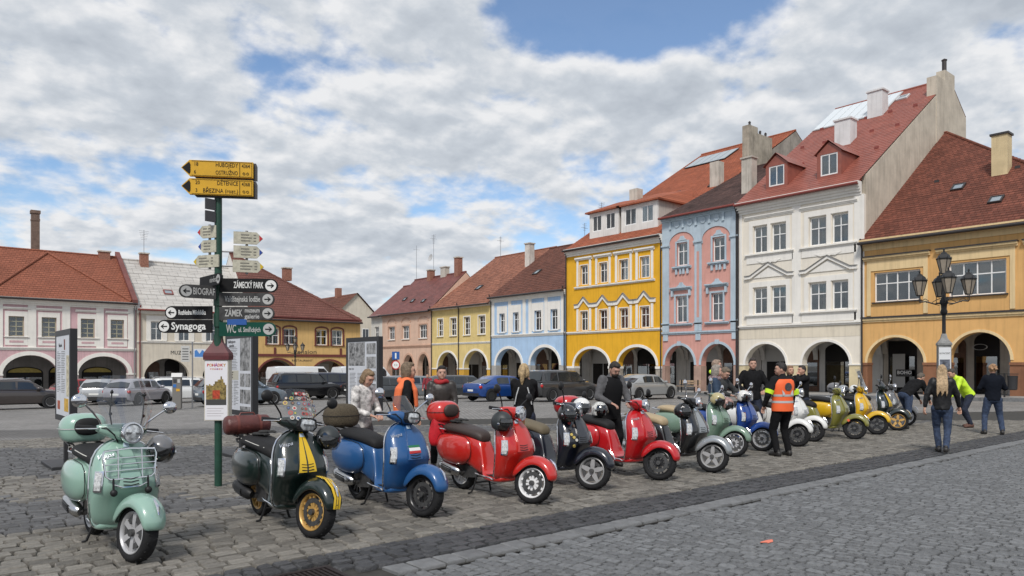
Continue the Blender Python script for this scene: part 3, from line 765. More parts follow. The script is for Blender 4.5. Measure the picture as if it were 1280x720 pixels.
# ---- bright yellow house
m_yel = stucco('paint_bright_yellow', (.75, .405, .03), .07)
hy = House('arcaded_house', 'bright yellow three storey house with zigzag window pediments and wide dormers', 'R', 47.29, 10.7, zg(42), m_yel, GRP)
X = lambda v: 47.29 - v
hy.arches = [(X(46.3), X(42.2), 1.65, 3.15), (X(41.2), X(37.2), 1.7, 3.2)]
up = [(45.55, 44.65), (43.3, 42.4), (41.05, 40.1), (38.85, 37.9)]
hy.wins = [(X(a), X(b), 8.7, 10.4) for a, b in up] + [(X(a), X(b), 4.72, 6.42) for a, b in up]; hy.facade(11.5)
for i, a in enumerate(hy.wins): hy.window(*a, rows=(.62,)); hy.surround(a[0], a[1], a[2], a[3], .07, .03, m_white)
for a in hy.wins[:4]:
    for x in (a[0] - .42, a[1] + .20): hy.bar(x, x + .22, 8.62, 10.85, .07, m_white, 'pilaster')
    hy.cornice(a[0] - .55, a[1] + .55, 10.85, 11.1, .2, m_white, 'window_head', 2)
hy.cornice(X(46.2), X(37.3), 8.38, 8.56, .16, m_white, 'sill_band', 2)
for i, a in enumerate(hy.wins[4:]):
    for x in (a[0] - .42, a[1] + .20): hy.bar(x, x + .22, 4.72, 6.62, .07, m_white, 'pilaster')
    cx_ = (a[0] + a[1]) / 2; hw = 1.125
    for nm, mt, o_, th, pr in (('pediment', m_white, 0, .30, .12), ('pediment_cap', M('lead_grey', (.20, .195, .185), .6), .30, .06, .19)):
        b = MB(); zb = hy.zb
        L_ = [(cx_ - hw, 6.70), (cx_ - .62, 6.72), (cx_, 7.32), (cx_ + .62, 6.72), (cx_ + hw, 6.70)]
        b.loft([[(x, -pr, z + o_ - zb), (x, .004, z + o_ - zb), (x, .004, z + o_ + th - zb), (x, -pr, z + o_ + th - zb)] for x, z in L_]); b.build(nm, mt, hy.o)
hy.cornice(0, hy.W, 4.46, 4.66, .14, m_white, steps=2); hy.cornice(0, hy.W, 11.3, 11.95, .4, m_white, steps=4)
for i in range(2): hy.arch_trim(i, m_white, .22, .05)
hy.piers(m_stone, 1.45, .04, m_white, caph=.2)
hy.arcade(shops=[(1.3, 3.6, 2.9, 'dark', True), (6.2, 8.4, 2.8, 'wood', True), (8.7, 9.9, 2.5, 'light')])
m_tile_or = tiles('tiles_orange', (.36, .108, .055), var=.16)
hy.roof(12.1, 20.0, 24.1, m_tile_or, courses=64, back=9, gable=stucco('gable_grey', (.30, .27, .235), .25, .3))
m_dorm = stucco('dormer_white', (.70, .69, .66), .08)
for x0, x1 in ((1.6, 5.0), (5.3, 9.2)):
    zb = hy.zb; y0, y1 = 1.3, 6.2; z0 = hy.ry(y0) - .2; z1 = 15.2 - zb
    dwn = [(x0 + (x1 - x0) * .10, x0 + (x1 - x0) * .42), (x0 + (x1 - x0) * .56, x0 + (x1 - x0) * .88)]
    me = sheet_with_holes('dormer', [(x0, z0), (x1, z0), (x1, z1), (x0, z1)], [[(a, z1 - 1.75), (b, z1 - 1.75), (b, z1 - .35), (a, z1 - .35)] for a, b in dwn], .15, y0, m_dorm)
    dm = obj('dormer', me, hy.rf)
    for xa, xb in ((x0, x0 + .12), (x1 - .12, x1)):
        b = MB(); b.prism([(y0 + .15, z0), (y0 + .15, z1), (y1 + .6, z1), (y1 - 1.2, hy.ry(y1 - 1.2) - .3)], lambda p, k: (xa + (xb - xa) * k, p[0], p[1]))
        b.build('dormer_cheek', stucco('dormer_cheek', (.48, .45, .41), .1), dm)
    for a, b_ in dwn:
        keep = hy.o; hy.o = dm; hy.window(a, b_, z1 - 1.75 + zb, z1 - .35 + zb, rows=(), y=y0 + .05); hy.o = keep
    b = MB(); b.box(x0 + .13, x1 - .13, y0 + .7, y0 + .75, z0, z1 - .02); b.build('dormer_shade_sheet', m_room_shade, dm)
    # hipped little roof
    b = MB(); o_ = .3; zt = z1 + 1.0; yr = 8.0; zr = hy.ry(yr) + .3
    b.add([(x0 - o_, y0 - o_, z1), (x1 + o_, y0 - o_, z1), ((x0 + x1) / 2 + .4, y0 + 2.2, zt), ((x0 + x1) / 2 - .4, y0 + 2.2, zt), (x1 + o_, yr - 2.4, z1 + .02), (x0 - o_, yr - 2.4, z1 + .02), ((x0 + x1) / 2 + .4, yr, zr), ((x0 + x1) / 2 - .4, yr, zr),
           (x0 - o_, y0 - o_, z1 - .12), (x1 + o_, y0 - o_, z1 - .12), (x1 + o_, yr - 2.4, z1 - .12), (x0 - o_, yr - 2.4, z1 - .12)],
          [(0, 1, 2, 3), (1, 4, 6, 2), (0, 3, 7, 5), (3, 2, 6, 7), (0, 8, 9, 1), (1, 9, 10, 4), (0, 5, 11, 8), (8, 11, 10, 9)]); b.build('dormer_roof', m_tile_or, dm)
hy.chimney(3.6, 5.2, .9, .8, 17.5, m_concrete, cap=False); hy.chimney(9.6, 8.8, .9, .8, 19.3, m_concrete, cap=False)
hy.skylight(5.2, 8.6, .9, 1.0); hy.skylight(9.2, 9.0, .7, 1.2); hy.skylight(8.6, 15.5, .7, .8)
# solar sheet near the ridge
b = MB(); a_ = math.atan(hy.slope[1]); T = Matrix.Translation((3.2, 17.2, hy.ry(17.2) + .15)) @ Matrix.Rotation(a_, 4, 'X')
m_solar = M('solar_glass', (.30, .35, .38), .15, spec=.8)
b.box(-2.4, 2.4, -1.5, 1.5, -.04, 0, T); sp_ = b.build('roof_glazing', m_zinc, hy.rf)
for i in range(5):
    b = MB(); b.box(-2.35 + i * .95, -2.35 + i * .95 + .88, -1.42, 1.42, .003, .03, T); b.build('glazing_pane', m_solar, sp_)
b = MB(); b.box(10.05, 10.73, 12.0, 13.4, 17 - hy.zb, 23.0 - hy.zb); b.box(10.0, 10.715, 13.41, 15.8, 17 - hy.zb, 22.5 - hy.zb); b.build('fire_wall', stucco('gable_dirty', (.36, .32, .26), .3, .35), hy.rf)
for i, y in enumerate((12.6, 14.3, 15.2)):
    b = MB(); b.lathe([(.10, 0), (.10, .35), (.14, .37), (.03, .5)], 10, Matrix.Translation((10.4, y, (22.5 if y > 13.4 else 23.0) - hy.zb))); b.build('chimney_pot', m_zinc, hy.rf)
hy.pipe(.07, 11.9, m_zinc); hy.pipe(10.62, 11.9, m_zinc)
antenna(hb.rf, 10.35, 5.0, 14.0 - hb.zb, 3.0, 6, True, .8)

# ---- pink and blue house
m_pink = stucco('paint_salmon', (.62, .325, .275), .08)
m_lb = stucco('paint_grey_blue', (.44, .525, .59), .10)
hk = House('arcaded_house', 'salmon pink three storey house framed by grey blue pilasters and frieze', 'R', 36.59, 6.72, zg(33), m_pink, GRP)
X = lambda v: 36.59 - v
hk.arches = [(X(36.35), X(33.6), 1.75, 3.25), (X(33.0), X(30.2), 1.75, 3.3)]
up = [(35.2, 34.2), (32.0, 30.95)]; lo = [(35.3, 34.25), (32.1, 31.1)]
hk.wins = [(X(a), X(b), 9.3, 11.05) for a, b in up] + [(X(a), X(b), 4.97, 7.0) for a, b in lo]; hk.facade(12.9)
for i, a in enumerate(hk.wins):
    hk.window(*a, rows=(.62,)); hk.surround(a[0], a[1], a[2], a[3], .13, .06, m_lb)
    cx_ = (a[0] + a[1]) / 2
    if i < 2:
        b = MB(); b.prism([(-.45, 0), (.45, 0), (.22, .16), (.14, .34), (-.14, .34), (-.22, .16)], lambda p, k: (cx_ + p[0], .004 - .09 * k, 11.2 + p[1] - hk.zb)); b.build('window_crest', m_lb, hk.o)
        hk.cornice(a[0] - .35, a[1] + .35, 9.05, 9.25, .22, m_lb, 'window_sill', 2)
        for x in (a[0] - .1, cx_ - .2, cx_ + .08, a[1] - .05): hk.bar(x, x + .16, 8.65, 9.05, .12, m_lb, 'bracket')
    else:
        hk.cornice(a[0] - .45, a[1] + .45, 7.42, 7.66, .3, m_lb, 'window_head', 3)
        for x in (a[0] - .36, a[1] + .2): hk.bar(x, x + .16, 6.98, 7.42, .18, m_lb, 'bracket')
        b = MB(); b.prism([(-.5, 0), (.5, 0), (.2, .2), (.12, .36), (-.12, .36), (-.2, .2)], lambda p, k: (cx_ + p[0], .004 - .1 * k, 7.66 + p[1] - hk.zb)); b.build('window_crest', m_lb, hk.o)
        hk.cornice(a[0] - .5, a[1] + .5, 4.72, 4.9, .2, m_lb, 'window_sill', 2)
for x in (X(36.55), X(33.55), X(30.45)):
    hk.bar(x, x + .62, 4.3, 11.0, .07, m_lb, 'pilaster'); hk.cornice(x - .08, x + .70, 10.75, 11.0, .16, m_lb, 'capital', 2)
    hk.cornice(x - .05, x + .67, 4.8, 4.98, .14, m_lb, 'pilaster_base', 2); hk.bar(x + .1, x + .52, 3.6, 4.05, .09, m_lb, 'bracket')
hk.bar(X(33.55) + .2, X(33.55) + .42, 5.3, 10.2, .078, m_pink, 'pilaster_panel')
# blue spandrels over round heads
for (a, b_) in ((X(35.9), X(33.6)), (X(32.9), X(30.5))):
    n = 14; A = [((a + b_) / 2 - (b_ - a) / 2 * math.cos(math.pi * k / n), 11.0 + .85 * math.sin(math.pi * k / n)) for k in range(n + 1)]
    b = MB(); b.loft([[(p[0], .004, p[1] - hk.zb), (p[0], -.065, p[1] - hk.zb), (p[0], -.065, 12.1 - hk.zb), (p[0], .004, 12.1 - hk.zb)] for p in A]); b.build('spandrel', m_lb, hk.o)
for x0, x1 in ((0, X(35.9)), (X(33.6), X(32.9)), (X(30.5), 6.72)): hk.bar(x0, x1, 11.0, 12.1, .064, m_lb, 'spandrel')
hk.bar(0, hk.W, 12.101, 12.9, .06, m_lb, 'frieze'); hk.cornice(0, hk.W, 12.75, 13.15, .4, m_lb, steps=3)
for i in range(5):
    x = .75 + i * 1.18; hk.bar(x, x + .18, 12.15, 12.75, .16, m_lb, 'bracket')
for i in range(4):
    b = MB(); b.lathe([(.20, 0), (.24, .03), (.24, .05), (.16, .06), (.10, .03)], 14, Matrix.Translation((1.45 + i * 1.18, -.06, 12.45 - hk.zb)) @ Matrix.Rotation(R(90), 4, 'X')); b.build('rosette', m_lb, hk.o, 40)
hk.cornice(0, hk.W, 4.06, 4.28, .14, m_lb, steps=2)
for i in range(2): hk.arch_trim(i, m_lb, .18, .05, True)
hk.piers(stucco('plinth_pink', (.40, .27, .22), .2), 1.68, .04, None)
hk.arcade(shops=[(.9, 2.6, 2.8, 'wood'), (3.9, 6.0, 2.9, 'dark', True)])
m_tile_old = tiles('tiles_old_brown', (.105, .060, .052), patch=.25)
hk.roof(13.3, 12.0, 19.1, m_tile_old, courses=40, gutter=M('gutter_red'), gable=stucco('gable_grey2', (.34, .30, .26), .25, .3))
hk.chimney(5.9, 2.7, .85, .7, 17.0, m_concrete)
hk.pipe(6.66, 13.0)

# ---- white house
m_cream = stucco('paint_cream_white', (.76, .705, .61), .05, .10)
m_creamlo = stucco('paint_cream_lower', (.70, .63, .51), .06)
m_roofmetal = M('roof_shingle_red', (.27, .085, .060), .45, var=.18, vscale=1.5, bump=.15, bscale=8)
hw = House('arcaded_house', 'tall white three storey house with red shingle roof, two dormers and bare side gable', 'R', 29.84, 8.69, zg(25), m_cream, GRP)
X = lambda v: 29.84 - v
hw.arches = [(X(29.3), X(26.2), 1.75, 3.2), (X(25.05), X(21.9), 1.8, 3.25)]
pr_ = [(28.65, 27.62), (27.28, 26.22), (24.57, 23.43), (23.05, 22.0)]
hw.wins = [(X(a), X(b), 9.5, 11.35) for a, b in pr_] + [(X(a), X(b), 5.27, 7.08) for a, b in pr_]; hw.facade(12.4)
for i, a in enumerate(hw.wins):
    hw.window(*a, rows=(.6,), curtain=1 if i > 3 else None)
    if i < 4:
        b = MB(); b.box(a[0] + .06, a[1] - .06, .26, .27, 10.62 - hw.zb, 11.3 - hw.zb); b.build('blind', M('roller_blind', (.50, .36, .22), .8), hw.o)
for g_, (i, j) in enumerate(((0, 1), (2, 3))):
    for base in (0, 4):
        a, c_ = hw.wins[base + i], hw.wins[base + j]; x0, x1 = a[0] - .32, c_[1] + .32
        for q in ((x0, a[0] - .04), (a[1] + .05, c_[0] - .05), (c_[1] + .04, x1)): hw.bar(q[0], q[1], a[2] - .05, a[3] + .05, .06, m_white, 'window_surround')
        hw.bar(x0, x1, a[3] + .05, a[3] + .4, .06, m_white, 'window_surround')
        hw.cornice(x0 - .3, x1 + .3, a[2] - .22, a[2] - .05, .18, m_white, 'sill_band', 2); hw.bar(x0 - .2, x1 + .2, a[2] - .72, a[2] - .22, .05, m_white, 'apron')
        cx_ = (x0 + x1) / 2
        if base == 4:
            H2 = (x1 - x0) / 2 + .3
            for nm, mt, o_, th, p_ in (('pediment', m_white, 0, .2, .16), ('pediment_cap', M('lead_grey', (.20, .195, .185), .6), .2, .05, .22)):
                L_ = [(cx_ - H2, 7.72), (cx_ - H2 + .45, 7.74), (cx_, 8.55), (cx_ + H2 - .45, 7.74), (cx_ + H2, 7.72)]
                b = MB(); b.loft([[(x, -p_, z + o_ - hw.zb), (x, .004, z + o_ - hw.zb), (x, .004, z + o_ + th - hw.zb), (x, -p_, z + o_ + th - hw.zb)] for x, z in L_]); b.build(nm, mt, hw.o)
            b = MB(); b.prism([(-H2 + .6, 0), (H2 - .6, 0), (0, .68)], lambda p, k: (cx_ + p[0], .004 - .06 * k, 7.76 + p[1] - hw.zb)); b.build('tympanum', m_white, hw.o)
        else:
            hw.cornice(x0 - .3, x1 + .3, 11.85, 12.1, .16, m_white, 'window_head', 3)
            b = MB(); b.prism([(-.9, .3), (-.5, .12), (-.2, .16), (0, 0), (.2, .16), (.5, .12), (.9, .3)], lambda p, k: (cx_ + p[0], .004 - .08 * k, 8.62 + p[1] - hw.zb)); b.build('garland', m_white, hw.o)
for x in (.0, X(25.75), X(21.6)): hw.bar(x, x + (.62 if x else .3), 4.5, 12.3, .05, m_white, 'pilaster')
hw.cornice(0, hw.W, 4.28, 4.5, .16, m_white, steps=2); hw.cornice(0, hw.W, 12.3, 13.1, .5, m_white, steps=5)
hw.bar(0, hw.W, 3.55, 4.27, .012, m_creamlo, 'lower_band')
for i in range(2): hw.arch_trim(i, m_white, .16, .05)
hw.piers(stucco('plinth_cream', (.66, .56, .36), .12), 1.72, .03, m_white, caph=.08)
# voussoir and block joints scored in the lower render
b = MB(); b.box(.02, 8.67, -.016, .003, 0, .012)
hw.arcade(plaster=stucco('arcade_white', (.55, .54, .52), .1), shops=[(1.0, 2.4, 2.9, 'wood', True), (5.4, 7.0, 2.9, 'wood', True), (7.5, 8.5, 2.6, 'dark', True)])
m_gable = stucco('gable_beige', (.53, .475, .39), .14, .25)
hw.roof(13.35, 14.2, 23.0, m_roofmetal, courses=52, gutter=M('gutter_red'), gable=m_gable, back=3.2, over=.55)
for x in (2.35, 6.1):
    zb = hw.zb; y0 = 1.0; z0 = hw.ry(y0) - .1; z1 = z0 + 1.75; w2 = .82
    me = sheet_with_holes('dormer', [(x - w2, z0), (x + w2, z0), (x + w2, z1), (x, z1 + .65), (x - w2, z1)], [[(x - .58, z0 + .25), (x + .58, z0 + .25), (x + .58, z1 - .1), (x - .58, z1 - .1)]], .12, y0, m_roofmetal)
    dm = obj('dormer', me, hw.rf)
    for xa, xb in ((x - w2, x - w2 + .1), (x + w2 - .1, x + w2)):
        b = MB(); b.prism([(y0 + .12, z0 - .1), (y0 + .12, z1), (y0 + 3.2, z1), (y0 + 1.2, z0 + .5)], lambda p, k: (xa + (xb - xa) * k, p[0], p[1]))
        b.build('dormer_cheek', m_roofmetal, dm)
    keep = hw.o; hw.o = dm; hw.window(x - .58, x + .58, z0 + .25 + zb, z1 - .1 + zb, rows=(), y=y0 + .03, curtain=0); hw.o = keep
    b = MB(); zt = z1 + .78
    b.add([(x - w2 - .15, y0 - .15, z1 - .08), (x, y0 - .15, zt), (x + w2 + .15, y0 - .15, z1 - .08), (x - w2 - .15, y0 + 3.0, z1 - .08), (x, y0 + 4.4, zt), (x + w2 + .15, y0 + 3.0, z1 - .08)], [(0, 1, 4, 3), (1, 2, 5, 4)]); b.build('dormer_roof', m_roofmetal, dm)
    b = MB(); b.box(x - .7, x + .7, y0 + .6, y0 + .65, z0, z1); b.build('dormer_shade_sheet', m_room_shade, dm)
m_chw = stucco('chimney_pale', (.66, .66, .66), .08)
hw.chimney(4.6, 6.4, 1.15, 1.0, 19.2, m_chw, capmat=m_chw); hw.chimney(5.05, 10.5, 1.1, 1.0, 22.1, m_chw, capmat=m_chw)
T = Matrix.Translation((2.6, 12.0, hw.ry(12.0) + .12)) @ Matrix.Rotation(math.atan(hw.slope[1]), 4, 'X')
b = MB(); b.box(-2.5, 2.9, -2.2, 2.3, -.06, 0, T); gl = b.build('roof_glazing', M('glazing_bar', (.5, .5, .5), .5), hw.rf)
for i in range(7):
    b = MB(); b.box(-2.45 + i * .76, -2.45 + i * .76 + .70, -2.12, 2.22, .003, .03, T); b.build('glazing_pane', M('roof_glass_pale', (.62, .67, .70), .12, spec=.7), gl)
hw.snowguards(5, (4.0, 7.2, 10.2), M('gutter_red')); hw.skylight(6.0, 12.6, .8, .8, M('skylight_white', (.6, .6, .6), .5))
b = MB(); b.box(8.05, 8.73, 11.6, 13.19, 15 - hw.zb, 22.6 - hw.zb); b.box(8.1, 8.715, 13.2, 15.0, 15 - hw.zb, 23.4 - hw.zb); b.build('fire_wall', m_gable, hw.rf)
b = MB(); b.lathe([(.16, 0), (.16, .9), (.2, .95), (.2, 1.0), (.03, 1.1)], 10, Matrix.Translation((8.4, 13.9, 23.4 - hw.zb))); b.build('chimney_pot', m_zinc, hw.rf)
hw.pipe(.05, 12.9)

# ---- orange corner house
m_or = stucco('paint_orange', (.68, .40, .155), .07)
m_orl = stucco('paint_sand', (.73, .555, .31), .06)
m_brown = stucco('plinth_brown', (.24, .115, .065), .15)
ho = House('arcaded_house', 'orange corner house with wide windows, brown piers and hipped brown tile roof', 'R', 21.15, 13.4, zg(15), m_or, GRP)
X = lambda v: 21.15 - v
ho.arches = [(X(20.8), X(17.55), 1.85, 3.4), (X(16.2), X(13.2), 2.0, 3.55), (X(12.0), X(9.0), 2.0, 3.6)]
ho.wins = [(X(20.4), X(17.75), 5.55, 7.35), (X(16.25), X(13.4), 5.6, 7.5), (X(12.0), X(9.2), 5.6, 7.5)]; ho.facade(9.1)
for a in ho.wins:
    ho.window(*a, cols=4, rows=(.62,), curtain=-1); ho.sill(a[0] - .1, a[1] + .1, a[2], .14, m_zinc)
    ho.bar(a[0] - .42, a[0] - .18, 4.75, 8.1, .05, m_orl, 'pilaster'); ho.bar(a[1] + .18, a[1] + .42, 4.75, 8.1, .05, m_orl, 'pilaster'); ho.bar(a[0] - .18, a[1] + .18, a[3] + .12, 8.1, .05, m_orl, 'window_panel')
    ho.cornice(a[0] - .6, a[1] + .55, 8.1, 8.32, .24, m_orl, 'window_head', 2); ho.bar(a[0] - .62, a[1] + .57, 8.322, 8.39, .3, m_zinc, 'flashing')
ho.cornice(0, ho.W, 4.35, 4.58, .14, m_orl, steps=2); ho.bar(0, ho.W, 4.582, 4.68, .19, m_zinc, 'flashing')
ho.bar(0, ho.W, 8.75, 9.1, .06, m_orl, 'frieze'); ho.cornice(0, ho.W, 9.1, 9.4, .42, m_orl, steps=3)
for i in range(3): ho.arch_trim(i, m_orl, .15, .04)
ho.piers(m_brown, 1.72, .05, m_brown, caph=.16)
ho.arcade(plaster=stucco('arcade_dim', (.40, .36, .31), .15), shops=[(.5, 1.6, 3.0, 'wood', True), (1.9, 3.8, 3.2, 'dark'), (4.6, 8.2, 3.2, 'dark'), (9, 12, 3.2, 'dark')])
m_tile_ob = tiles('tiles_red_brown', (.185, .062, .040), var=.3, patch=.16)
ho.roof(9.55, 13.0, 18.7, m_tile_ob, courses=56, hip=13.2, over=.5)
ho.chimney(5.9, 5.5, .85, .8, 15.6, stucco('chimney_cream', (.62, .50, .30), .12), capmat=m_zinc)
for x, y in ((3.9, 4.4), (6.6, 2.2)): ho.skylight(x, y, .7, .8)
ho.snowguards(3, (5.6,), m_zinc)
# coursed joints in the orange render (raised blocks)
for r_ in range(4):
    z = 4.75 + 0
ho.pipe(.06, 9.4)

# ================================================================ museum side
# ---- pink and white house
m_rose = stucco('paint_rose', (.58, .385, .405), .10)
zl = ground_z(71) + .1
hr = House('arcaded_house', 'rose pink and white two storey house with broad arches and hipped tile roof', 'L', 1.0, 15.45, zl, m_rose, GRP)
X = lambda u: u - 1.0
hr.arches = [(X(1.6), X(5.4), .95, 2.55), (X(6.75), X(10.55), .95, 2.55), (X(12.0), X(15.85), .95, 2.5)]
hr.wins = [(X(a), X(a + 1.05), 4.05, 5.66) for a in (2.6, 4.9, 7.15, 9.4, 12.2, 14.45)]; hr.facade(7.0)
m_frame_gr = M('window_olive', (.38, .36, .26), .5)
for a in hr.wins:
    hr.surround(a[0], a[1], a[2], a[3], .24, .05, m_white, top=.4); hr.window(*a, rows=(.25, .5, .75), fm=m_frame_gr, curtain=-1); hr.cornice(a[0] - .4, a[1] + .4, 6.2, 6.4, .14, m_white, 'window_head', 2)
    hr.sill(a[0] - .3, a[1] + .3, a[2], .14); hr.bar(a[0] - .24, a[1] + .24, 3.35, 3.95, .05, m_white, 'apron'); hr.bar(a[0] + .05, a[1] - .05, 3.55, 3.72, .065, m_rose, 'apron_panel')
for u_ in (1.05, 3.95, 6.2, 8.45, 10.85, 13.35, 15.8): hr.bar(X(u_), X(u_) + .58, 3.2, 6.6, .06, m_white, 'pilaster')
hr.cornice(0, hr.W, 2.95, 3.2, .14, m_white); hr.cornice(0, hr.W, 6.6, 7.2, .4, m_white, steps=4)
for i in range(3): hr.arch_trim(i, m_white, .32, .06)
hr.piers(stucco('plinth_pinkgrey', (.45, .37, .36), .2), .9, .03, m_white)
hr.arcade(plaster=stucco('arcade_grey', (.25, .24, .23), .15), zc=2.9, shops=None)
m_yelsign = M('shop_sign_yellow', (.42, .33, .08), .6, var=.2, vscale=6)
for x0, x1 in ((6.3, 8.9), (9.3, 10.4), (11.8, 14.2), (1.2, 3.8)):
    f_ = hr.shop(3.0, x0, x1, 1.6, 'dark', True)
    b = MB(); b.prism([(x0 + .12, 1.6 - zl - .48)] + [(x, z) for x, z in hr.archpts(x0 + .12, x1 - .12, 1.12 - zl, 1.52 - zl, 10)], lambda p, k: (p[0], 2.88 + .03 * k, p[1])); b.build('shop_sign', m_yelsign, f_)
m_tile_rose = tiles('tiles_terracotta', (.285, .100, .060), var=.12, patch=.10)
hr.roof(7.45, 6.0, 11.85, m_tile_rose, courses=26, gable=m_metal_red)
e_, sl = hr.slope
b = MB()
for x in (4.6, 15.0): b.tube([(9.6, 5.7, hr.ry(5.7) + .10), (x, -.3, hr.ry(-.3) + .10)], .10, 8)
b.build('hip_cap', m_tile_rose, hr.rf)
b = MB(); b.loft([[(15.1, y, hr.ry(y) - .1), (15.5, y, hr.ry(y) - .1), (15.5, y, hr.ry(y) + .35), (15.1, y, hr.ry(y) + .35)] for y in (-.5, 6.3)]); b.build('parapet', m_metal_red, hr.rf)
hr.chimney(14.1, 5.8, .9, .6, 12.2, m_brick); hr.pipe(15.3, 7.2, M('pipe_grey', (.25, .25, .25), .5))

# ---- museum
m_mus = stucco('paint_ivory', (.63, .575, .48), .08)
hm = House('arcaded_house', 'ivory museum house with pale metal roof beside the rose pink house', 'L', 16.5, 10.0, zl, m_mus, GRP)
X = lambda u: u - 16.5
hm.arches = [(X(17.1), X(20.95), .6, 2.35), (X(22.1), X(25.9), .6, 2.3)]
hm.wins = [(X(a), X(a + 1.0), 3.95, 5.65) for a in (17.65, 20.0, 22.4, 24.6)]; hm.facade(6.7)
for a in hm.wins: hm.surround(a[0], a[1], a[2], a[3], .36, .05, m_white, top=.5); hm.window(*a, rows=(.62,)); hm.sill(a[0] - .3, a[1] + .3, a[2])
hm.cornice(0, hm.W, 3.72, 3.85, .1, m_white, steps=2); hm.cornice(0, hm.W, 6.3, 6.8, .35, m_white, steps=4)
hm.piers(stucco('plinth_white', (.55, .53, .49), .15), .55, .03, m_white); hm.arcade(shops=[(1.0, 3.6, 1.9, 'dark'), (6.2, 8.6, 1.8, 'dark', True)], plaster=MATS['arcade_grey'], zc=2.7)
m_sheet = tiles('roof_sheets_pale', (.50, .48, .45), cw=.8, ch=.75, var=.06, patch=.06, rough=.5)
hm.roof(7.0, 6.0, 11.7, m_sheet, courses=14, gutter=M('gutter_red')); hm.skylight(3.1, 1.8, .8, .7, M('gutter_red')); hm.pipe(.25, 6.9, M('pipe_maroon', (.20, .04, .04), .5))
hm.chimney(1.9, 5.4, .7, .6, 12.3, m_brick); antenna(hm.rf, 1.9, 5.4, 12.2 - hm.zb, 2.4, 6, False, .9)
m_blk = M('letter_black', (.03, .03, .03), .5)
lettering('MUZEUM - MINIGALERIE', .48, m_blk, hm.o, (X(19.3), -.015, 2.86 - zl), xscale=.92)

# ---- pension
m_pens = stucco('paint_apricot', (.62, .41, .17), .07)
m_maroon = M('trim_maroon', (.14, .035, .03), .6, var=.15)
hs = House('arcaded_house', 'apricot guesthouse with maroon window surrounds and steep brown hipped roof', 'L', 26.5, 11.9, zl, m_pens, GRP)
X = lambda u: u - 26.5
hs.arches = [(X(27.2), X(31.4), .3, 2.3), (X(32.75), X(36.9), .3, 2.2)]
hs.wins = [(X(a), X(a + 1.25), 3.8, 5.4) for a in (28.2, 29.9, 33.35, 35.1)]; hs.facade(6.35)
for a in hs.wins:
    hs.window(*a, rows=(.55,)); hs.sill(a[0] - .2, a[1] + .2, a[2], .12, m_maroon)
    A = hs.archpts(a[0], a[1], 5.4, 5.58, 8); B = hs.archpts(a[0], a[1], 5.4, 5.58, 8, .16)
    A = [(a[0], 3.8)] + A + [(a[1], 3.8)]; B = [(a[0] - .16, 3.8)] + B + [(a[1] + .16, 3.8)]
    b = MB(); b.loft([[(p[0], .004, p[1] - zl), (p[0], -.05, p[1] - zl), (q[0], -.05, q[1] - zl), (q[0], .004, q[1] - zl)] for p, q in zip(A, B)]); b.build('window_surround', m_maroon, hs.o)
hs.bar(0, hs.W, 2.6, 2.85, .08, m_maroon, 'string_course')
for u_ in (28.9, 36.0): hs.bar(X(u_), X(u_) + .2, 2.85, 3.5, .09, m_maroon, 'bracket')
hs.cornice(0, hs.W, 6.2, 6.6, .4, m_maroon, steps=3)
for i in range(2): hs.arch_trim(i, m_maroon, .18, .06)
hs.arcade(shops=[(.8, 2.6, 1.6, 'wood'), (6.4, 8.6, 1.6, 'wood', True)], plaster=stucco('arcade_warm', (.36, .33, .28), .12), zc=2.6)
m_tile_pe = tiles('tiles_dull_red', (.185, .078, .062), var=.12)
hs.roof(6.75, 5.6, 13.2, m_tile_pe, courses=26, hip=11.6, gable=stucco('gable_white', (.66, .64, .6), .1))
hs.chimney(5.4, 3.9, .8, .7, 11.9, m_brick)
lettering('Pension', .62, m_blk, hs.o, (X(30.9), -.015, 3.08 - zl), xscale=1.3); lettering('RESTAURANT', .30, m_blk, hs.o, (X(30.75), -.015, 2.2 - zl), xscale=1.2)

# ---- roofs seen beyond the corner, and the boiler stack
def back_house(label, u0, v0, W, D, eave, ridge, wallm, roofm, rz=0):
    zb = -1.1; o = thing('house', label, 'house', (u0, v0, zb), rz, 'houses beyond the square')
    b = MB(); b.box(0, W, 0, D, 0, eave - zb); b.build('wall', wallm, o)
    b = MB(); b.prism([(0, eave - zb), (W, eave - zb), (W / 2, ridge - zb - .1)], lambda p, k: (p[0], .01 + (D - .02) * k, p[1])); b.build('gable', wallm, o)
    b = MB()
    for s_ in (0, 1):
        n = 14
        for i in range(n):
            f0, f1 = i / n, (i + 1) / n; g = lambda f: ((-.4 + (W / 2 + .4) * f) if s_ == 0 else (W + .4 - (W / 2 + .4) * f))
            z = lambda f: eave - zb - .25 + (ridge - eave + .25) * f
            b.add([(g(f0), -.3, z(f0) + .04), (g(f0), D + .3, z(f0) + .04), (g(f1), D + .3, z(f1)), (g(f1), -.3, z(f1)), (g(f0), -.3, z(f0) - .02), (g(f0), D + .3, z(f0) - .02)], [(0, 1, 2, 3), (0, 4, 5, 1)])
    rf = b.build('roof', roofm, o)
    b = MB(); b.box(W * .5 - .4, W * .5 + .4, D * .4, D * .4 + .8, ridge - zb - 1, ridge - zb + 1.2); b.build('chimney', m_brick, rf)
    for x in (W * .2, W * .6):
        b = MB(); b.box(x, x + 1.1, -.05, .05, eave - zb - 2.6, eave - zb - .9); w_ = b.build('window', m_frame, o)
        for k in range(2):
            b = MB(); b.box(x + .08 + k * .5, x + .52 + k * .5, -.06, -.052, eave - zb - 2.5, eave - zb - 1.0); b.build('pane', M('pane_dark', (.06, .07, .08), .1), w_)
    return o
back_house('far house with brown gabled roof beyond the guesthouse corner', 49.0, 100, 9, 14, 8.2, 12.6, m_mus, m_tile_brown)
back_house('low far house with orange roof behind the guesthouse', 43.5, 104, 6.5, 10, 8.4, 11.0, m_peach, m_tile_or)
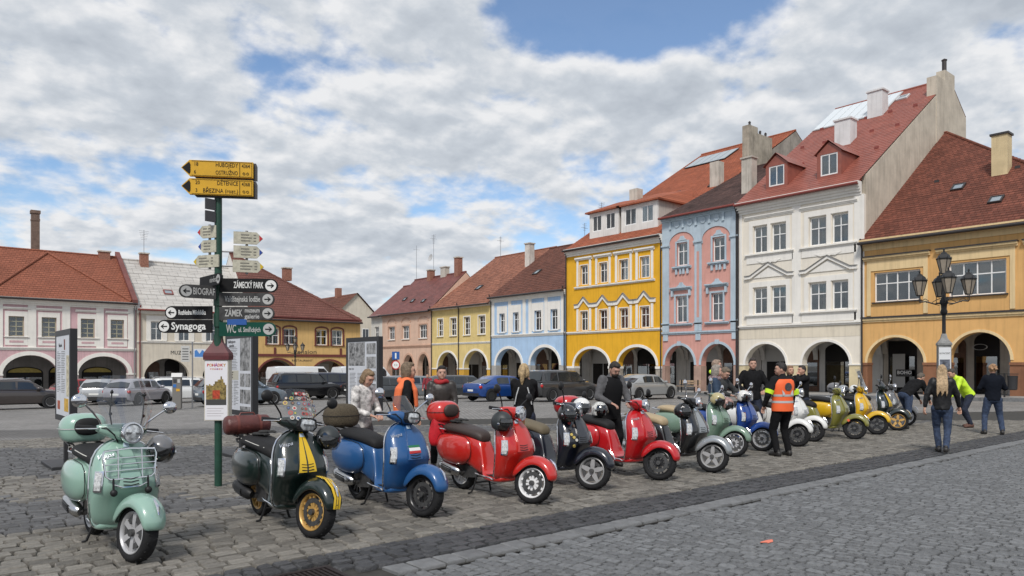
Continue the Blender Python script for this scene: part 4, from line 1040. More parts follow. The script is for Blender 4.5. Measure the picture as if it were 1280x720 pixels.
b = MB(); b.box(-.33, .33, -.33, .33, 0, 17.4); b.box(-.40, .40, -.40, .40, 17.401, 17.7); b.box(-.36, .36, -.36, .36, 16.7, 16.9)
o = b.build('chimney_stack', M('stack_brick', (.17, .12, .095), .9, var=.25, vscale=3, bump=.4), loc=(10.6, 84, -1.1)); tag(o, 'slim brown boiler chimney rising behind the rose pink house', 'chimney')

# raised pavements along the arcades
for nm, lab, pts in (('pavement', 'raised slab pavement in front of the painted arcade row', [(42.6, 5), (62, 5), (62, 96), (42.6, 96)]), ('pavement', 'raised slab pavement in front of the museum and guesthouse', [(-30, 67.2), (42.55, 67.2), (42.55, 76), (-30, 76)])):
    b = MB(); n = 8
    if pts[0][0] > 0:
        rings = [[(42.6, v, ground_z(v) - .2), (52, v, ground_z(v) - .2), (52, v, ground_z(v) + .125), (42.6, v, ground_z(v) + .125)] for v in (4, 9, 96)]
    else:
        rings = [[(u, 67.2, ground_z(67) - .3), (u, 76, ground_z(71) - .3), (u, 76, zl + .003), (u, 67.2, ground_z(67.2) + .125)] for u in (-30, 42.55)]
    b.loft(rings); o = b.build(nm, m_cut); tag(o, lab, 'pavement', kind='structure')
# kerb stones along the painted row
b = MB(); b.box(-.12, .12, -.49, .49, -.3, .02); me = b.mesh('kerb_stone', m_kerb)
pv = bpy.data.objects['pavement']
for i in range(70):
    v = 7 + i * 1.0; obj('kerb_stone', me, pv, loc=(42.5, v, ground_z(v) + .125))
# ================================================================ scooters
def interp(tab, x):
    if x <= tab[0][0]: return tab[0][1:]
    for a, b in zip(tab[:-1], tab[1:]):
        if x <= b[0]:
            f = (x - a[0]) / (b[0] - a[0]); return tuple(p + (q - p) * f for p, q in zip(a[1:], b[1:]))
    return tab[-1][1:]
SH = [(.235, .985, .865, .200), (.28, 1.02, .915, .232), (.36, 1.05, .952, .254), (.44, 1.08, .975, .264), (.50, 1.115, .983, .266), (.55, 1.155, .985, .263), (.60, 1.165, .98, .261), (.66, 1.150, .973, .257), (.74, 1.11, .96, .247), (.81, 1.070, .945, .228), (.87, 1.035, .932, .196), (.91, 1.008, .925, .155), (.94, .985, .92, .105), (.958, .97, .915, .055)]
def shp(t, z, off=0.0):
    """point on the leg shield's outer skin: t -1..1 across, z height"""
    xc, xe, w = interp(SH, z)
    return Vector((xe + (xc - xe) * (1 - abs(t) ** 2.6) + off, w * math.sin(t * math.pi / 2) * 1.0, z))
def shn(t, z):
    a, b = shp(t + .02, z) - shp(t - .02, z), shp(t, z + .01) - shp(t, z - .01)
    n = a.cross(b).normalized()
    return n if n.x > 0 else -n
def patch(b, quad, h0=.002, h1=.010, nu=4, nv=6):
    """raised piece on the shield; quad(u, v) -> (t, z)"""
    def P(u, v, h): t, z = quad(u, v); return tuple(shp(t, z) + shn(t, z) * h)
    o = len(b.v); 
    top = [[P(i / nu, j / nv, h1) for i in range(nu + 1)] for j in range(nv + 1)]
    b.loft(top, closed=False)
    edge = [(i / nu, 0) for i in range(nu)] + [(1, j / nv) for j in range(nv)] + [(1 - i / nu, 1) for i in range(nu)] + [(0, 1 - j / nv) for j in range(nv)]
    b.loft([[P(u, v, -.004) for u, v in edge], [P(u, v, h1) for u, v in edge]], closed=True, cap=False)
def sup(n, a, c, e=3.0):
    r = []
    for k in range(n):
        t = 2 * math.pi * (k + .5) / n; ct, st_ = math.cos(t), math.sin(t)
        r.append((a * math.copysign(abs(ct) ** (2 / e), ct), c * math.copysign(abs(st_) ** (2 / e), st_)))
    return r
BODY = [(-.395, .585, .645, .05), (-.37, .52, .695, .10), (-.30, .455, .725, .145), (-.18, .40, .735, .172), (-.05, .37, .738, .182), (.08, .355, .738, .184), (.20, .34, .73, .174), (.31, .30, .715, .152), (.40, .25, .70, .130), (.455, .23, .665, .118), (.50, .222, .57, .115), (.54, .218, .44, .125), (.58, .216, .33, .15), (.64, .205, .275, .192), (.75, .200, .262, .205), (.88, .200, .265, .208), (.95, .205, .285, .205), (1.0, .225, .31, .185)]
def mk_body():
    b = MB(); b.loft([[(x, y, (zl_ + zh) / 2 + z) for y, z in sup(20, w, (zh - zl_) / 2, 3.2)] for x, zl_, zh, w in BODY]); return b
def mk_cowl(s):
    b = MB(); rings = []
    for x, zl_, zh, ym in [(-.385, .50, .60, .135), (-.365, .455, .645, .17), (-.30, .395, .69, .218), (-.18, .342, .715, .256), (-.02, .318, .722, .273), (.14, .322, .716, .268), (.26, .355, .698, .240), (.335, .415, .66, .195), (.365, .48, .60, .155)]:
        zc, hz_ = (zl_ + zh) / 2, (zh - zl_) / 2
        ring = [(x, s * .10, zc - hz_ * .9)] + [(x, s * (.10 + (ym - .10) * math.cos(a) ** .62), zc + hz_ * math.sin(a)) for a in [R(-84 + 168 * k / 10) for k in range(11)]] + [(x, s * .10, zc + hz_ * .9)]
        rings.append(ring)
    b.loft(rings); return b
def mk_cable():
    b = MB()
    for s in (-1, 1): b.tube([(HX - .04, s * .20, 1.03), (HX + .03, s * .17, 1.045), (HX + .06, s * .11, .99), (HX + .03, s * .06, .93)], .006, 6)
    return b
def mk_seam(s):
    b = MB(); pts = [(-.37, .50), (-.30, .42), (-.18, .365), (-.02, .345), (.14, .35), (.26, .38), (.345, .43), (.372, .53), (.345, .64), (.26, .69), (.14, .712), (-.02, .718), (-.18, .71), (-.30, .68), (-.37, .60), (-.37, .50)]
    b.tube([(x * 1.003, s * (.185 if -.2 < x < .2 else .165), z) for x, z in pts], .0035, 6); return b
def mk_shield():
    b = MB(); rings = []; ts = [-1 + 2 * k / 16 for k in range(17)]
    for z, *_ in SH:
        o = [tuple(shp(t, z)) for t in ts]; i_ = [(p[0] - .030 - .012 * (1 - abs(t)), p[1] * .93, p[2]) for p, t in zip(o, ts)]
        rings.append(o + i_[::-1])
    b.loft(rings); return b
def mk_trim():
    b = MB()
    for s in (-1, 1):
        e = [tuple(shp(s, z) + Vector((-.012, s * .004, 0))) for z, *_ in SH]
        b.tube([(.46, s * .165, .268), (.60, s * .195, .262), (.80, s * .209, .256)] + e, .0075, 6)
    return b
def mk_seat(wide=1.0):
    b = MB(); S_ = [(-.325, .74, .775, .075), (-.30, .722, .815, .125), (-.22, .712, .838, .160), (-.10, .706, .842, .174), (.05, .700, .826, .171), (.18, .688, .806, .157), (.30, .665, .792, .138), (.39, .64, .776, .117), (.45, .62, .748, .094), (.475, .64, .70, .06)]
    b.loft([[(x, y * wide, (a + c_) / 2 + z) for y, z in sup(16, w, (c_ - a) / 2, 2.6)] for x, a, c_, w in S_]); return b
def mk_piping():
    b = MB()
    for s in (-1, 1): b.tube([(-.29, s * .10, .80), (-.2, s * .147, .80), (0, s * .16, .79), (.2, s * .143, .768), (.36, s * .108, .745), (.455, s * .05, .72)], .005, 5)
    return b
def mk_fender():
    b = MB(); rings = []
    for ph, r, sk, w in [(10, .272, .035, .066), (17, .298, .075, .088), (30, .316, .085, .100), (48, .327, .098, .106), (70, .330, .108, .109), (92, .326, .115, .109), (114, .318, .122, .108), (136, .308, .120, .106), (155, .298, .095, .100), (170, .290, .05, .09)]:
        a = R(ph); dx, dz = math.cos(a), math.sin(a)
        sec = [(-w, r - sk), (-w * .99, r - sk * .55), (-w * .82, r - .032), (-w * .45, r - .008), (0, r), (w * .45, r - .008), (w * .82, r - .032), (w * .99, r - sk * .55), (w, r - sk)]
        out = [(1.34 + rr * dx, y, .235 + rr * dz) for y, rr in sec]; inn = [(1.34 + (rr - .014) * dx, y * .88, .235 + (rr - .014) * dz) for y, rr in sec]
        rings.append(out + inn[::-1])
    b.loft(rings); return b
def YM(x, z): return Matrix.Translation((x, 0, z)) @ Matrix.Rotation(R(90), 4, 'X')
def mk_tyre():
    b = MB(); pr = [(.160, -.040), (.182, -.057), (.208, -.058), (.226, -.045), (.234, -.018), (.235, 0), (.234, .018), (.226, .045), (.208, .058), (.182, .057), (.160, .040), (.160, -.040)]
    b.lathe(pr, 36, YM(0, 0), cap=False); return b
def mk_tread():
    b = MB()
    for k in range(40):
        a = 2 * math.pi * k / 40; T = Matrix.Rotation(a, 4, 'Y') @ Matrix.Translation((0, 0, .2345))
        s = 1 if k % 2 else -1
        b.box(-.006, .006, .004 * s if s > 0 else -.040, .040 if s > 0 else -.004, -.012, .0022, T @ Matrix.Rotation(R(28 * s), 4, 'Z'))
    return b
def mk_rim(style):
    b = MB(); b.lathe([(.160, -.043), (.170, -.052), (.164, -.055), (.155, -.048), (.147, -.030), (.145, 0), (.147, .030), (.155, .048), (.164, .055), (.170, .052), (.160, .043), (.160, -.043)], 32, YM(0, 0), cap=False)
    b.lathe([(.005, -.045), (.030, -.045), (.042, -.035), (.045, .0), (.042, .035), (.005, .035)], 16, YM(0, 0))
    n = {'5': 5, '10': 10, '12': 12, '6': 6}[style]
    for k in range(n):
        a = 2 * math.pi * k / n; T = Matrix.Rotation(a, 4, 'Y'); w0, w1 = {'5': (.030, .020), '10': (.013, .012), '12': (.011, .010), '6': (.022, .026)}[style]
        if style in ('10', '12'):
            b.loft([[(-w0, -.030, .03), (w0, -.030, .03), (w0, -.010, .03), (-w0, -.010, .03)], [(-w1 + .012 * (1 if k % 2 else -1), -.036, .150), (w1 + .012 * (1 if k % 2 else -1), -.036, .150), (w1 + .012 * (1 if k % 2 else -1), -.012, .150), (-w1 + .012 * (1 if k % 2 else -1), -.012, .150)]], T=T)
        else:
            b.loft([[(-w0 * .8, -.034, .03), (w0 * .8, -.034, .03), (w0 * .8, .0, .03), (-w0 * .8, .0, .03)], [(-w0, -.040, .08), (w0, -.040, .08), (w0, -.004, .08), (-w0, -.004, .08)], [(-w1, -.038, .150), (w1, -.038, .150), (w1, -.006, .150), (-w1, -.006, .150)]], T=T)
    return b
def mk_disc():
    b = MB(); b.lathe([(.085, .030), (.128, .030), (.128, .036), (.085, .036), (.085, .030)], 24, YM(0, 0), cap=False); return b
HX = .955
def mk_headset(sport):
    b = MB(); rings = []
    for y, hx, hz_, dx, dz in [(-.215, .026, .024, -.05, .018), (-.19, .036, .034, -.042, .016), (-.14, .062, .052, -.022, .010), (-.08, .092, .070, .005, .002), (0, .112, .080, .022, 0), (.08, .092, .070, .005, .002), (.14, .062, .052, -.022, .010), (.19, .036, .034, -.042, .016), (.215, .026, .024, -.05, .018)]:
        rings.append([(HX + dx + x, y, 1.015 + dz + z) for x, z in sup(16, hx, hz_, 2.5)])
    b.loft(rings); return b
def mk_lamp(sport):
    """headlight bezel"""
    b = MB(); T = Matrix.Translation((HX + .085, 0, 1.012)) @ Matrix.Rotation(R(90 - 4), 4, 'Y')
    if not sport: b.lathe([(.070, -.03), (.088, .0), (.092, .045), (.088, .058), (.078, .060), (.076, .045)], 24, T, cap=False)
    else:
        hx_ = [(.052, -.092), (.066, -.05), (.068, 0), (.066, .05), (.052, .092), (-.02, .104), (-.058, .066), (-.062, 0), (-.058, -.066), (-.02, -.104)]
        b.loft([[(-x * .9, y * .9, -.03) for x, y in hx_], [(-x, y, .03) for x, y in hx_], [(-x, y, .055) for x, y in hx_], [(-x * .88, y * .9, .056) for x, y in hx_], [(-x * .86, y * .88, .045) for x, y in hx_]], cap=False, T=T)
    return b
def mk_lens(sport):
    b = MB(); T = Matrix.Translation((HX + .085, 0, 1.012)) @ Matrix.Rotation(R(90 - 4), 4, 'Y')
    if not sport: b.lathe([(.077, .046), (.060, .058), (.030, .066), (.004, .068)], 20, T)
    else:
        hx_ = [(.052, -.092), (.066, -.05), (.068, 0), (.066, .05), (.052, .092), (-.02, .104), (-.058, .066), (-.062, 0), (-.058, -.066), (-.02, -.104)]
        b.loft([[(-x * .86, y * .88, .046) for x, y in hx_], [(-x * .5, y * .5, .060) for x, y in hx_], [(-x * .1, y * .1, .063) for x, y in hx_]], T=T)
    return b
def mk_lampbar(sport):
    b = MB(); b.box(HX + .146, HX + .152, -.062, .062, 1.004, 1.022); return b
def mk_grip(s):
    b = MB(); b.tube([(HX - .055, s * .205, 1.034), (HX - .078, s * .27, 1.036), (HX - .105, s * .345, 1.034)], [.0185, .0190, .0205], 10); return b
def mk_lever(s):
    b = MB(); b.tube([(HX - .02, s * .20, 1.032), (HX - .018, s * .24, 1.03), (HX - .028, s * .31, 1.026), (HX - .05, s * .37, 1.02)], [.009, .007, .006, .007], 6); return b
def mk_mirror(s):
    b = MB(); b.tube([(HX - .04, s * .175, 1.05), (HX - .035, s * .20, 1.10), (HX - .02, s * .27, 1.165), (HX - .01, s * .345, 1.225)], .008, 6); return b
def mk_mirhead(s, oval=1.18):
    b = MB(); T = Matrix.Translation((HX - .01, s * .385, 1.248)) @ Matrix.Rotation(R(90), 4, 'Y') @ Matrix.Diagonal((1, oval, 1, 1))
    b.lathe([(.01, .030), (.035, .026), (.052, .009), (.056, -.002), (.052, -.009), (.010, -.010)], 20, T); return b
def mk_fork():
    b = MB(); b.tube([(1.325, .055, .235), (1.25, .075, .33), (1.24, .05, .42), (1.20, .0, .48)], [.028, .026, .026, .026], 8); b.tube([(1.34, .05, .235), (1.27, .085, .30)], .02, 8)
    b.lathe([(.03, -.06), (.03, .065)], 10, YM(1.34, .235)); return b
def mk_engine():
    b = MB(); b.loft([[(-.12, y, z) for y, z in ((-.02, .19), (.14, .19), (.14, .31), (-.02, .31))], [(.12, y, z) for y, z in ((-.09, .17), (.15, .17), (.15, .34), (-.09, .34))], [(.40, y, z) for y, z in ((-.10, .20), (.12, .20), (.12, .34), (-.10, .34))]])
    b.tube([(.15, -.06, .24), (.02, -.13, .22)], .03, 8); b.box(-.16, .3, .09, .155, .2, .3); return b
def mk_muffler():
    b = MB(); b.tube([(.13, -.15, .245), (.10, -.165, .25), (-.02, -.175, .27), (-.16, -.18, .295), (-.235, -.18, .31), (-.26, -.18, .315)], [.03, .052, .060, .060, .050, .03], 14, flat=1.15); return b
def mk_heatshield():
    b = MB()
    for k in range(4):
        a = -.5 + k * .30
        y, z = -.176 - .059 * math.cos(a), .285 + .066 * math.sin(a)
        b.tube([(.03, y, z - .02), (-.16, y - .003, z + .012)], .007, 6)
    return b
def mk_stand():
    b = MB()
    for s in (-1, 1): b.tube([(.40, s * .09, .235), (.385, s * .115, .12), (.365, s * .15, .022), (.33, s * .175, .008)], .012, 6)
    b.tube([(.395, -.1, .14), (.395, .1, .14)], .01, 6); return b
def mk_mat():
    b = MB(); b.box(.60, .93, -.155, .155, .262, .272); return b
def mk_rail():
    b = MB(); b.tube([(-.12, .14, .75), (-.28, .16, .76), (-.40, .13, .775), (-.44, 0, .78), (-.40, -.13, .775), (-.28, -.16, .76), (-.12, -.14, .75)], .011, 6); return b
def mk_rack():
    b = MB()
    for y in (-.11, 0, .11): b.tube([(-.22, y, .785), (-.36, y, .815), (-.56, y, .82)], .009, 6)
    b.tube([(-.3, -.15, .812), (-.56, -.13, .82), (-.56, .13, .82), (-.3, .15, .812)], .010, 6); return b
def mk_horncover():
    b = MB(); patch(b, lambda u, v: ((u * 2 - 1) * (.09 + .13 * (1 - v)), .585 + v * .34), h1=.020, nu=4, nv=8); return b
def mk_fins():
    b = MB()
    for i in range(3):
        z = .605 + i * .024; b.tube([tuple(shp(t, z - .012 * (1 - abs(t) / .2)) + shn(t, z) * .021) for t in (-.14, -.07, 0, .07, .14)], .0042, 5)
    return b
def mk_badge():
    b = MB(); patch(b, lambda u, v: ((u * 2 - 1) * .08, .885 + v * .03), h1=.026, nu=2, nv=2); return b
def mk_signal(s):
    b = MB(); patch(b, lambda u, v: (s * (.60 + u * .16 - v * .05), .565 + v * .135), h1=.012, nu=3, nv=5); return b
def mk_signalrim(s):
    b = MB(); patch(b, lambda u, v: (s * (.565 + u * .235 - v * .055), .55 + v * .165), h1=.007, nu=3, nv=5); return b
def mk_stripe(x0, x1):
    b = MB(); patch(b, lambda u, v: ((x0 + u * (x1 - x0)) * (.09 + .13 * (1 - v)), .585 + v * .34), h1=.0225, nu=2, nv=8); return b
def mk_fstripe(y0, y1):
    b = MB(); r = []
    for ph, rr in ((12, .284), (30, .3185), (48, .3295), (70, .3325), (92, .3285)):
        a = R(ph); r.append([(1.34 + (rr - (abs(y) / .1) ** 2 * .02) * math.cos(a), y, .235 + (rr - (abs(y) / .1) ** 2 * .02) * math.sin(a)) for y in (y0, y1)])
    b.loft(r, closed=False); return b
def mk_crest():
    b = MB(); b.tube([(1.34 + .325 * math.cos(R(32)), 0, .235 + .325 * math.sin(R(32))), (1.34 + .338 * math.cos(R(44)), 0, .235 + .338 * math.sin(R(44))), (1.34 + .338 * math.cos(R(58)), 0, .235 + .338 * math.sin(R(58)))], [.006, .014, .006], 8); return b
def mk_rearlamp():
    b = MB(); b.bevbox(-.415, -.38, -.06, .06, .60, .67, .008); return b
def mk_plate():
    b = MB(); b.box(-.43, -.425, -.09, .09, .40, .52); b.box(-.424, -.40, -.012, .012, .42, .6); return b
def mk_topcase():
    b = MB(); r = []
    for z, hx, hy, ox in [(.825, .12, .14, 0), (.843, .165, .185, 0), (.90, .188, .212, -.005), (.97, .192, .216, -.01), (1.035, .178, .20, -.005), (1.09, .133, .157, .005), (1.112, .06, .08, .01)]:
        r.append([(-.455 + ox + x, y, z) for x, y in sup(20, hx, hy, 2.7)])
    b.loft(r); return b
def mk_caseseam():
    b = MB(); b.loft([[(-.465 + x, y, .962) for x, y in sup(24, .195, .220, 2.7)], [(-.465 + x, y, .970) for x, y in sup(24, .195, .220, 2.7)]], cap=False); return b
def mk_caseback():
    b = MB(); b.loft([[(-.27 + dx, y, z) for y, z in ((-.12, .89), (.12, .89), (.13, 1.0), (.10, 1.08), (-.10, 1.08), (-.13, 1.0))] for dx in (-.04, .035)] ); return b
def mk_rollbag():
    b = MB(); b.tube([(-.44, -.245, .925), (-.44, -.235, .925), (-.44, -.21, .925), (-.44, .21, .925), (-.44, .235, .925), (-.44, .245, .925)], [.06, .09, .105, .105, .09, .06], 18); return b
def mk_bagstraps():
    b = MB()
    for y in (-.12, .12): b.tube([(-.44, y - .014, .925), (-.44, y + .014, .925)], .109, 18, cap=False)
    b.tube([(-.44, -.09, 1.02), (-.44, -.07, 1.055), (-.44, .07, 1.055), (-.44, .09, 1.02)], .008, 6); return b
def mk_screen(h_=.42, w=.21):
    b = MB(); r = []
    for k in range(9):
        f = k / 8; z = 1.05 + h_ * f; ww = w * (1 - .25 * max(0, f - .5) * 2) * (.75 + .5 * min(f, .5))
        r.append([(HX + .135 - .17 * f - .09 * (t * t), ww * t, z - .02 * t * t * f) for t in [-1 + .25 * q for q in range(9)]])
    b.loft(r, closed=False); return b
def mk_stay(s):
    b = MB()
    if 1:
        b.tube([(HX + .02, s * .12, 1.06), (HX + .0, s * .14, 1.16), (HX - .01, s * .14, 1.36)], .006, 6); b.ell((HX + .012, s * .14, 1.16), (.014, .014, .014), 8, 6); b.ell((HX - .01, s * .14, 1.34), (.014, .014, .014), 8, 6)
    return b
def mk_frontrack():
    b = MB()
    P_ = lambda t, z, o: tuple(shp(t, z) + shn(0, z) * o)
    loop = [(-.62, .88), (-.66, .84), (-.60, .68), (-.50, .655), (0, .65), (.50, .655), (.60, .68), (.66, .84), (.62, .88), (0, .895), (-.62, .88)]
    ps = [(1.14 + (.88 - z) * .12, .19 * t / .62, z) for t, z in loop]; b.tube(ps, .0085, 6)
    for z in (.72, .77, .82): b.tube([(1.14 + (.88 - z) * .12, -.185, z), (1.14 + (.88 - z) * .12, .185, z)], .006, 6)
    for y in (-.09, .09): b.tube([(1.14, y, .89), (1.165, y, .655)], .006, 6); b.tube([(1.165, y, .66), (1.10, y, .62)], .006, 6); b.tube([(1.14, y, .885), (1.02, y, .88)], .006, 6)
    b.tube([(1.17, -.13, .61), (1.20, -.06, .585), (1.20, .06, .585), (1.17, .13, .61)], .006, 6)
    return b
def mk_buffer(s):
    b = MB(); b.tube([(1.17, s * .13, .66), (1.18, s * .13, .56)], .009, 6); b.ell((1.185, s * .13, .545), (.028, .028, .03), 10, 8); return b
SM = {}
def smesh(key, fn, ang=40):
    if key not in SM: SM[key] = fn().mesh(key, M('slot_default'), ang)
    return SM[key]
m_rubber = M('tyre_rubber', (.016, .016, .017), .8, var=.2, vscale=30, bump=.2, spec=.25)
m_chrome = M('chrome', (.72, .72, .74), .12, metal=1.0)
m_alu = M('wheel_silver', (.46, .46, .47), .32, metal=.3)
M('seat_black', (.016, .016, .017), .65, bump=.2, bscale=200, spec=.25)
M('wheel_dull', (.34, .34, .34), .4, metal=.2)
M('gutter_red', (.22, .05, .04), .5)
m_gold = M('wheel_gold', (.50, .30, .09), .35, metal=.25)
m_blackw = M('wheel_black', (.03, .03, .032), .3, metal=.3)
m_plast = M('black_plastic', (.016, .016, .017), .5, spec=.3)
m_lens = M('lamp_glass', (.55, .57, .58), .08, metal=.3, var=.5, vscale=30, spec=.9)
m_sig = M('signal_lens', (.50, .51, .51), .15, var=.45, vscale=60, spec=.8)
m_redlens = M('red_lens', (.45, .02, .02), .15)
m_platew = M('plate_white', (.75, .75, .72), .5)
m_engine = M('engine_alloy', (.09, .09, .09), .5, metal=.6, var=.3, vscale=20)
m_blackpiping = M('piping_pale', (.55, .54, .5), .6)
m_screen = glassmat('screen_clear', (.80, .82, .84), .97)
m_smoke = glassmat('screen_smoke', (.35, .36, .38), .92)
m_steel = M('stainless', (.55, .55, .55), .25, metal=1.0)
def paint(name, c): return M('enamel_' + name, c, .30, var=.03, vscale=2, coat=1.0)
STE = 1.08
def scooter(label, u, v, pc, heading=-90, steer=17, seat=None, wheel='10', wm=None, sport=False, case=None, screen=None, mirrors=None, trim=None, stripes=None, letter=True, rack=False, muff=None, tie=None, bar=None, extra=(), seatpipe=False, name='motor_scooter'):
    th = R(heading); fw = Vector((math.cos(th), math.sin(th), 0))
    loc = Vector((u, v, 0)) - fw * 1.34 * STE; loc.z = ground_z(loc.y) * .5
    o = thing(name, label, 'scooter', loc, th, 'scooters parked in a row'); o.scale = (STE,) * 3
    seat = seat or M('seat_black', (.022, .022, .024), .6, bump=.2, bscale=200); wm = wm or m_alu; trim = trim or m_chrome; mirrors = mirrors or m_chrome; muff = muff or m_steel
    ax = Vector((-math.sin(R(27)), 0, math.cos(R(27)))); pv_ = Vector((HX - .01, 0, .98))
    ST = Matrix.Translation(pv_) @ Matrix.Rotation(R(steer), 4, ax) @ Matrix.Translation(-pv_)
    def A(nm, key, fn, mat, parent=o, st=False, ang=40, loc_=None, sub=0):
        ob = obj(nm, smesh(key, fn, ang), parent, mats=[mat], sub=sub)
        if st: ob.matrix_local = ST
        if loc_ is not None: ob.location = loc_
        return ob
    body = A('body', 's_body', mk_body, pc, sub=1, ang=60)
    A('cable', 's_cable', mk_cable, m_plast, st=True, ang=60)
    for s in (-1, 1):
        cw_ = A('side_cowl', 's_cowl%d' % s, lambda: mk_cowl(s), pc, ang=60, sub=1); A('seam', 's_cseam%d' % s, lambda: mk_seam(s), m_plast, cw_)
    sh = A('leg_shield', 's_shield', mk_shield, pc, ang=50, sub=1)
    A('horn_cover', 's_horn', mk_horncover, tie or pc, sh); A('grille', 's_fins', mk_fins, m_plast, sh); A('badge', 's_badge', mk_badge, M('badge_blue', (.45, .55, .65), .3), sh)
    for s in (-1, 1):
        sr = A('indicator', 's_sigr%d' % s, lambda: mk_signalrim(s), trim); A('indicator_lens', 's_sig%d' % s, lambda: mk_signal(s), m_sig, sr)
    A('edge_trim', 's_trim', mk_trim, trim)
    A('floor_mat', 's_mat', mk_mat, m_plast)
    st_ = A('seat', 's_seat', mk_seat, seat, ang=60, sub=1)
    if seatpipe: A('piping', 's_pipe', mk_piping, m_blackpiping, st_)
    A('engine', 's_engine', mk_engine, m_engine); mu = A('muffler', 's_muff', mk_muffler, muff, ang=50); A('heat_shield', 's_heat', mk_heatshield, m_plast, mu)
    A('centre_stand', 's_stand', mk_stand, m_plast); A('rear_lamp', 's_rlamp', mk_rearlamp, m_redlens); A('number_plate', 's_plate', mk_plate, m_platew); A('grab_rail', 's_rail', mk_rail, bar or m_chrome)
    # rear wheel
    w = A('rear_wheel', 's_tyre', mk_tyre, m_rubber, loc_=(0, 0, .235)); A('rim', 's_rim' + wheel, lambda: mk_rim(wheel), wm, w, ang=35); A('tread', 's_tread', mk_tread, m_rubber, w)
    # steered assembly
    w = A('front_wheel', 's_tyre', mk_tyre, m_rubber); w.matrix_local = ST @ Matrix.Translation((1.34, 0, .235))
    A('rim', 's_rim' + wheel, lambda: mk_rim(wheel), wm, w, ang=35); A('tread', 's_tread', mk_tread, m_rubber, w); A('brake_disc', 's_disc', mk_disc, m_engine, w)
    fe = A('front_fender', 's_fender', mk_fender, pc, st=True, ang=60, sub=1); A('fender_crest', 's_crest', mk_crest, trim, fe)
    A('fork', 's_fork', mk_fork, m_engine, st=True)
    k = 'sp' if sport else 'rd'
    hs_ = A('headset', 's_head', lambda: mk_headset(sport), pc, st=True, ang=60, sub=1)
    A('headlight_bezel', 's_lamp' + k, lambda: mk_lamp(sport), trim if not sport else m_plast, hs_); A('headlight', 's_lens' + k, lambda: mk_lens(sport), m_lens, hs_); A('headlight_bar', 's_lbar', lambda: mk_lampbar(0), trim, hs_)
    for s in (-1, 1):
        A('grip', 's_grip%d' % s, lambda: mk_grip(s), m_plast, st=True, ang=50); A('brake_lever', 's_lev%d' % s, lambda: mk_lever(s), m_chrome, st=True)
        mi = A('mirror', 's_mir%d' % s, lambda: mk_mirror(s), mirrors, st=True); A('mirror_head', 's_mirh%d' % s, lambda: mk_mirhead(s), mirrors, mi, ang=50)
    if rack or case: A('luggage_rack', 's_rack', mk_rack, m_chrome if rack else m_plast)
    if case == 'round' or (isinstance(case, tuple) and case[0] == 'round'):
        cm, bm_ = case[1], case[2]
        tcse = A('top_case', 's_case', mk_topcase, cm, ang=60, sub=1); A('seam', 's_seam', mk_caseseam, M('seam_pale', (.5, .5, .5), .4) if case[3] else m_plast, tcse)
        if bm_: A('backrest', 's_cback', mk_caseback, bm_, tcse, sub=2, ang=180)
    elif isinstance(case, tuple):
        rb = A('roll_bag', 's_roll', mk_rollbag, case[1], ang=50); A('strap', 's_rstrap', mk_bagstraps, case[2], rb, ang=50)
    if screen:
        kind, h_, w_ = screen
        sc_ = A('windscreen', 's_scr%.2f' % h_, lambda: mk_screen(h_, w_), m_screen if kind == 'clear' else m_smoke, st=True, ang=180); [A('screen_stay', 's_stay%d' % s, lambda: mk_stay(s), m_plast, sc_) for s in (-1, 1)] if h_ > .4 else None
    if stripes:
        for q, (a, b_) in enumerate(((-.95, -.10), (.10, .95))): A('stripe', 's_str%d' % q, lambda: mk_stripe(a, b_), stripes, sh)
        for q, (a, b_) in enumerate(((-.040, -.016), (-.009, .009), (.016, .040))): A('stripe', 's_fst%d' % q, lambda: mk_fstripe(a, b_), stripes, fe, ang=180)
    if letter:
        t, z = -.52, .83; n = shn(t, z); p = shp(t, z) + n * .006; rt = (-n).cross(Vector((0, 0, 1))).normalized(); upv = n.cross(rt).normalized() * -1
        if upv.z < 0: upv = -upv
        lt = obj('lettering', text_mesh('Vespa', .055, trim, 'CENTER', .0012, .0, 1.0, .35), sh)
        rt2 = (rt * math.cos(R(14)) + upv * math.sin(R(14))); up2 = (upv * math.cos(R(14)) - rt * math.sin(R(14)))
        lt.matrix_local = Matrix(((rt2.x, -n.x, up2.x, p.x), (rt2.y, -n.y, up2.y, p.y), (rt2.z, -n.z, up2.z, p.z), (0, 0, 0, 1)))
    return o, A, ST, sh, fe, hs_
c_mint = paint('mint', (.255, .405, .335)); c_green = paint('racing_green', (.005, .013, .011)); c_blue = M('enamel_blue_satin', (.018, .085, .235), .34, var=.03, coat=.35)
c_red = paint('red', (.50, .018, .012)); c_navy = paint('navy', (.008, .010, .018)); c_red2 = paint('crimson', (.46, .009, .013)); c_black = paint('black', (.010, .010, .011))
c_silver = M('enamel_silver', (.32, .34, .35), .3, metal=.5, coat=1); c_sage = paint('sage', (.17, .26, .195)); c_rblue = paint('royal_blue', (.012, .055, .26)); c_wht = paint('white', (.70, .70, .68)); c_olive = paint('olive', (.195, .185, .035)); c_yel = paint('yellow', (.66, .40, .012)); c_grey = paint('grey', (.13, .13, .135))
m_tan = M('seat_tan', (.40, .31, .19), .6, bump=.2, bscale=150); m_khaki = M('seat_khaki', (.13, .105, .065), .7, bump=.2, bscale=150); m_dkbrown = M('seat_brown', (.040, .026, .022), .55, bump=.2, bscale=150)
m_leather = M('bag_leather', (.105, .030, .026), .45, var=.2, vscale=12, bump=.3); m_leather2 = M('bag_strap', (.16, .045, .035), .45)
m_bagk = M('case_weave', (.075, .058, .035), .8, var=.3, vscale=60, bump=.6, bscale=120)
m_stripe = M('stripe_yellow', (.66, .43, .02), .35)

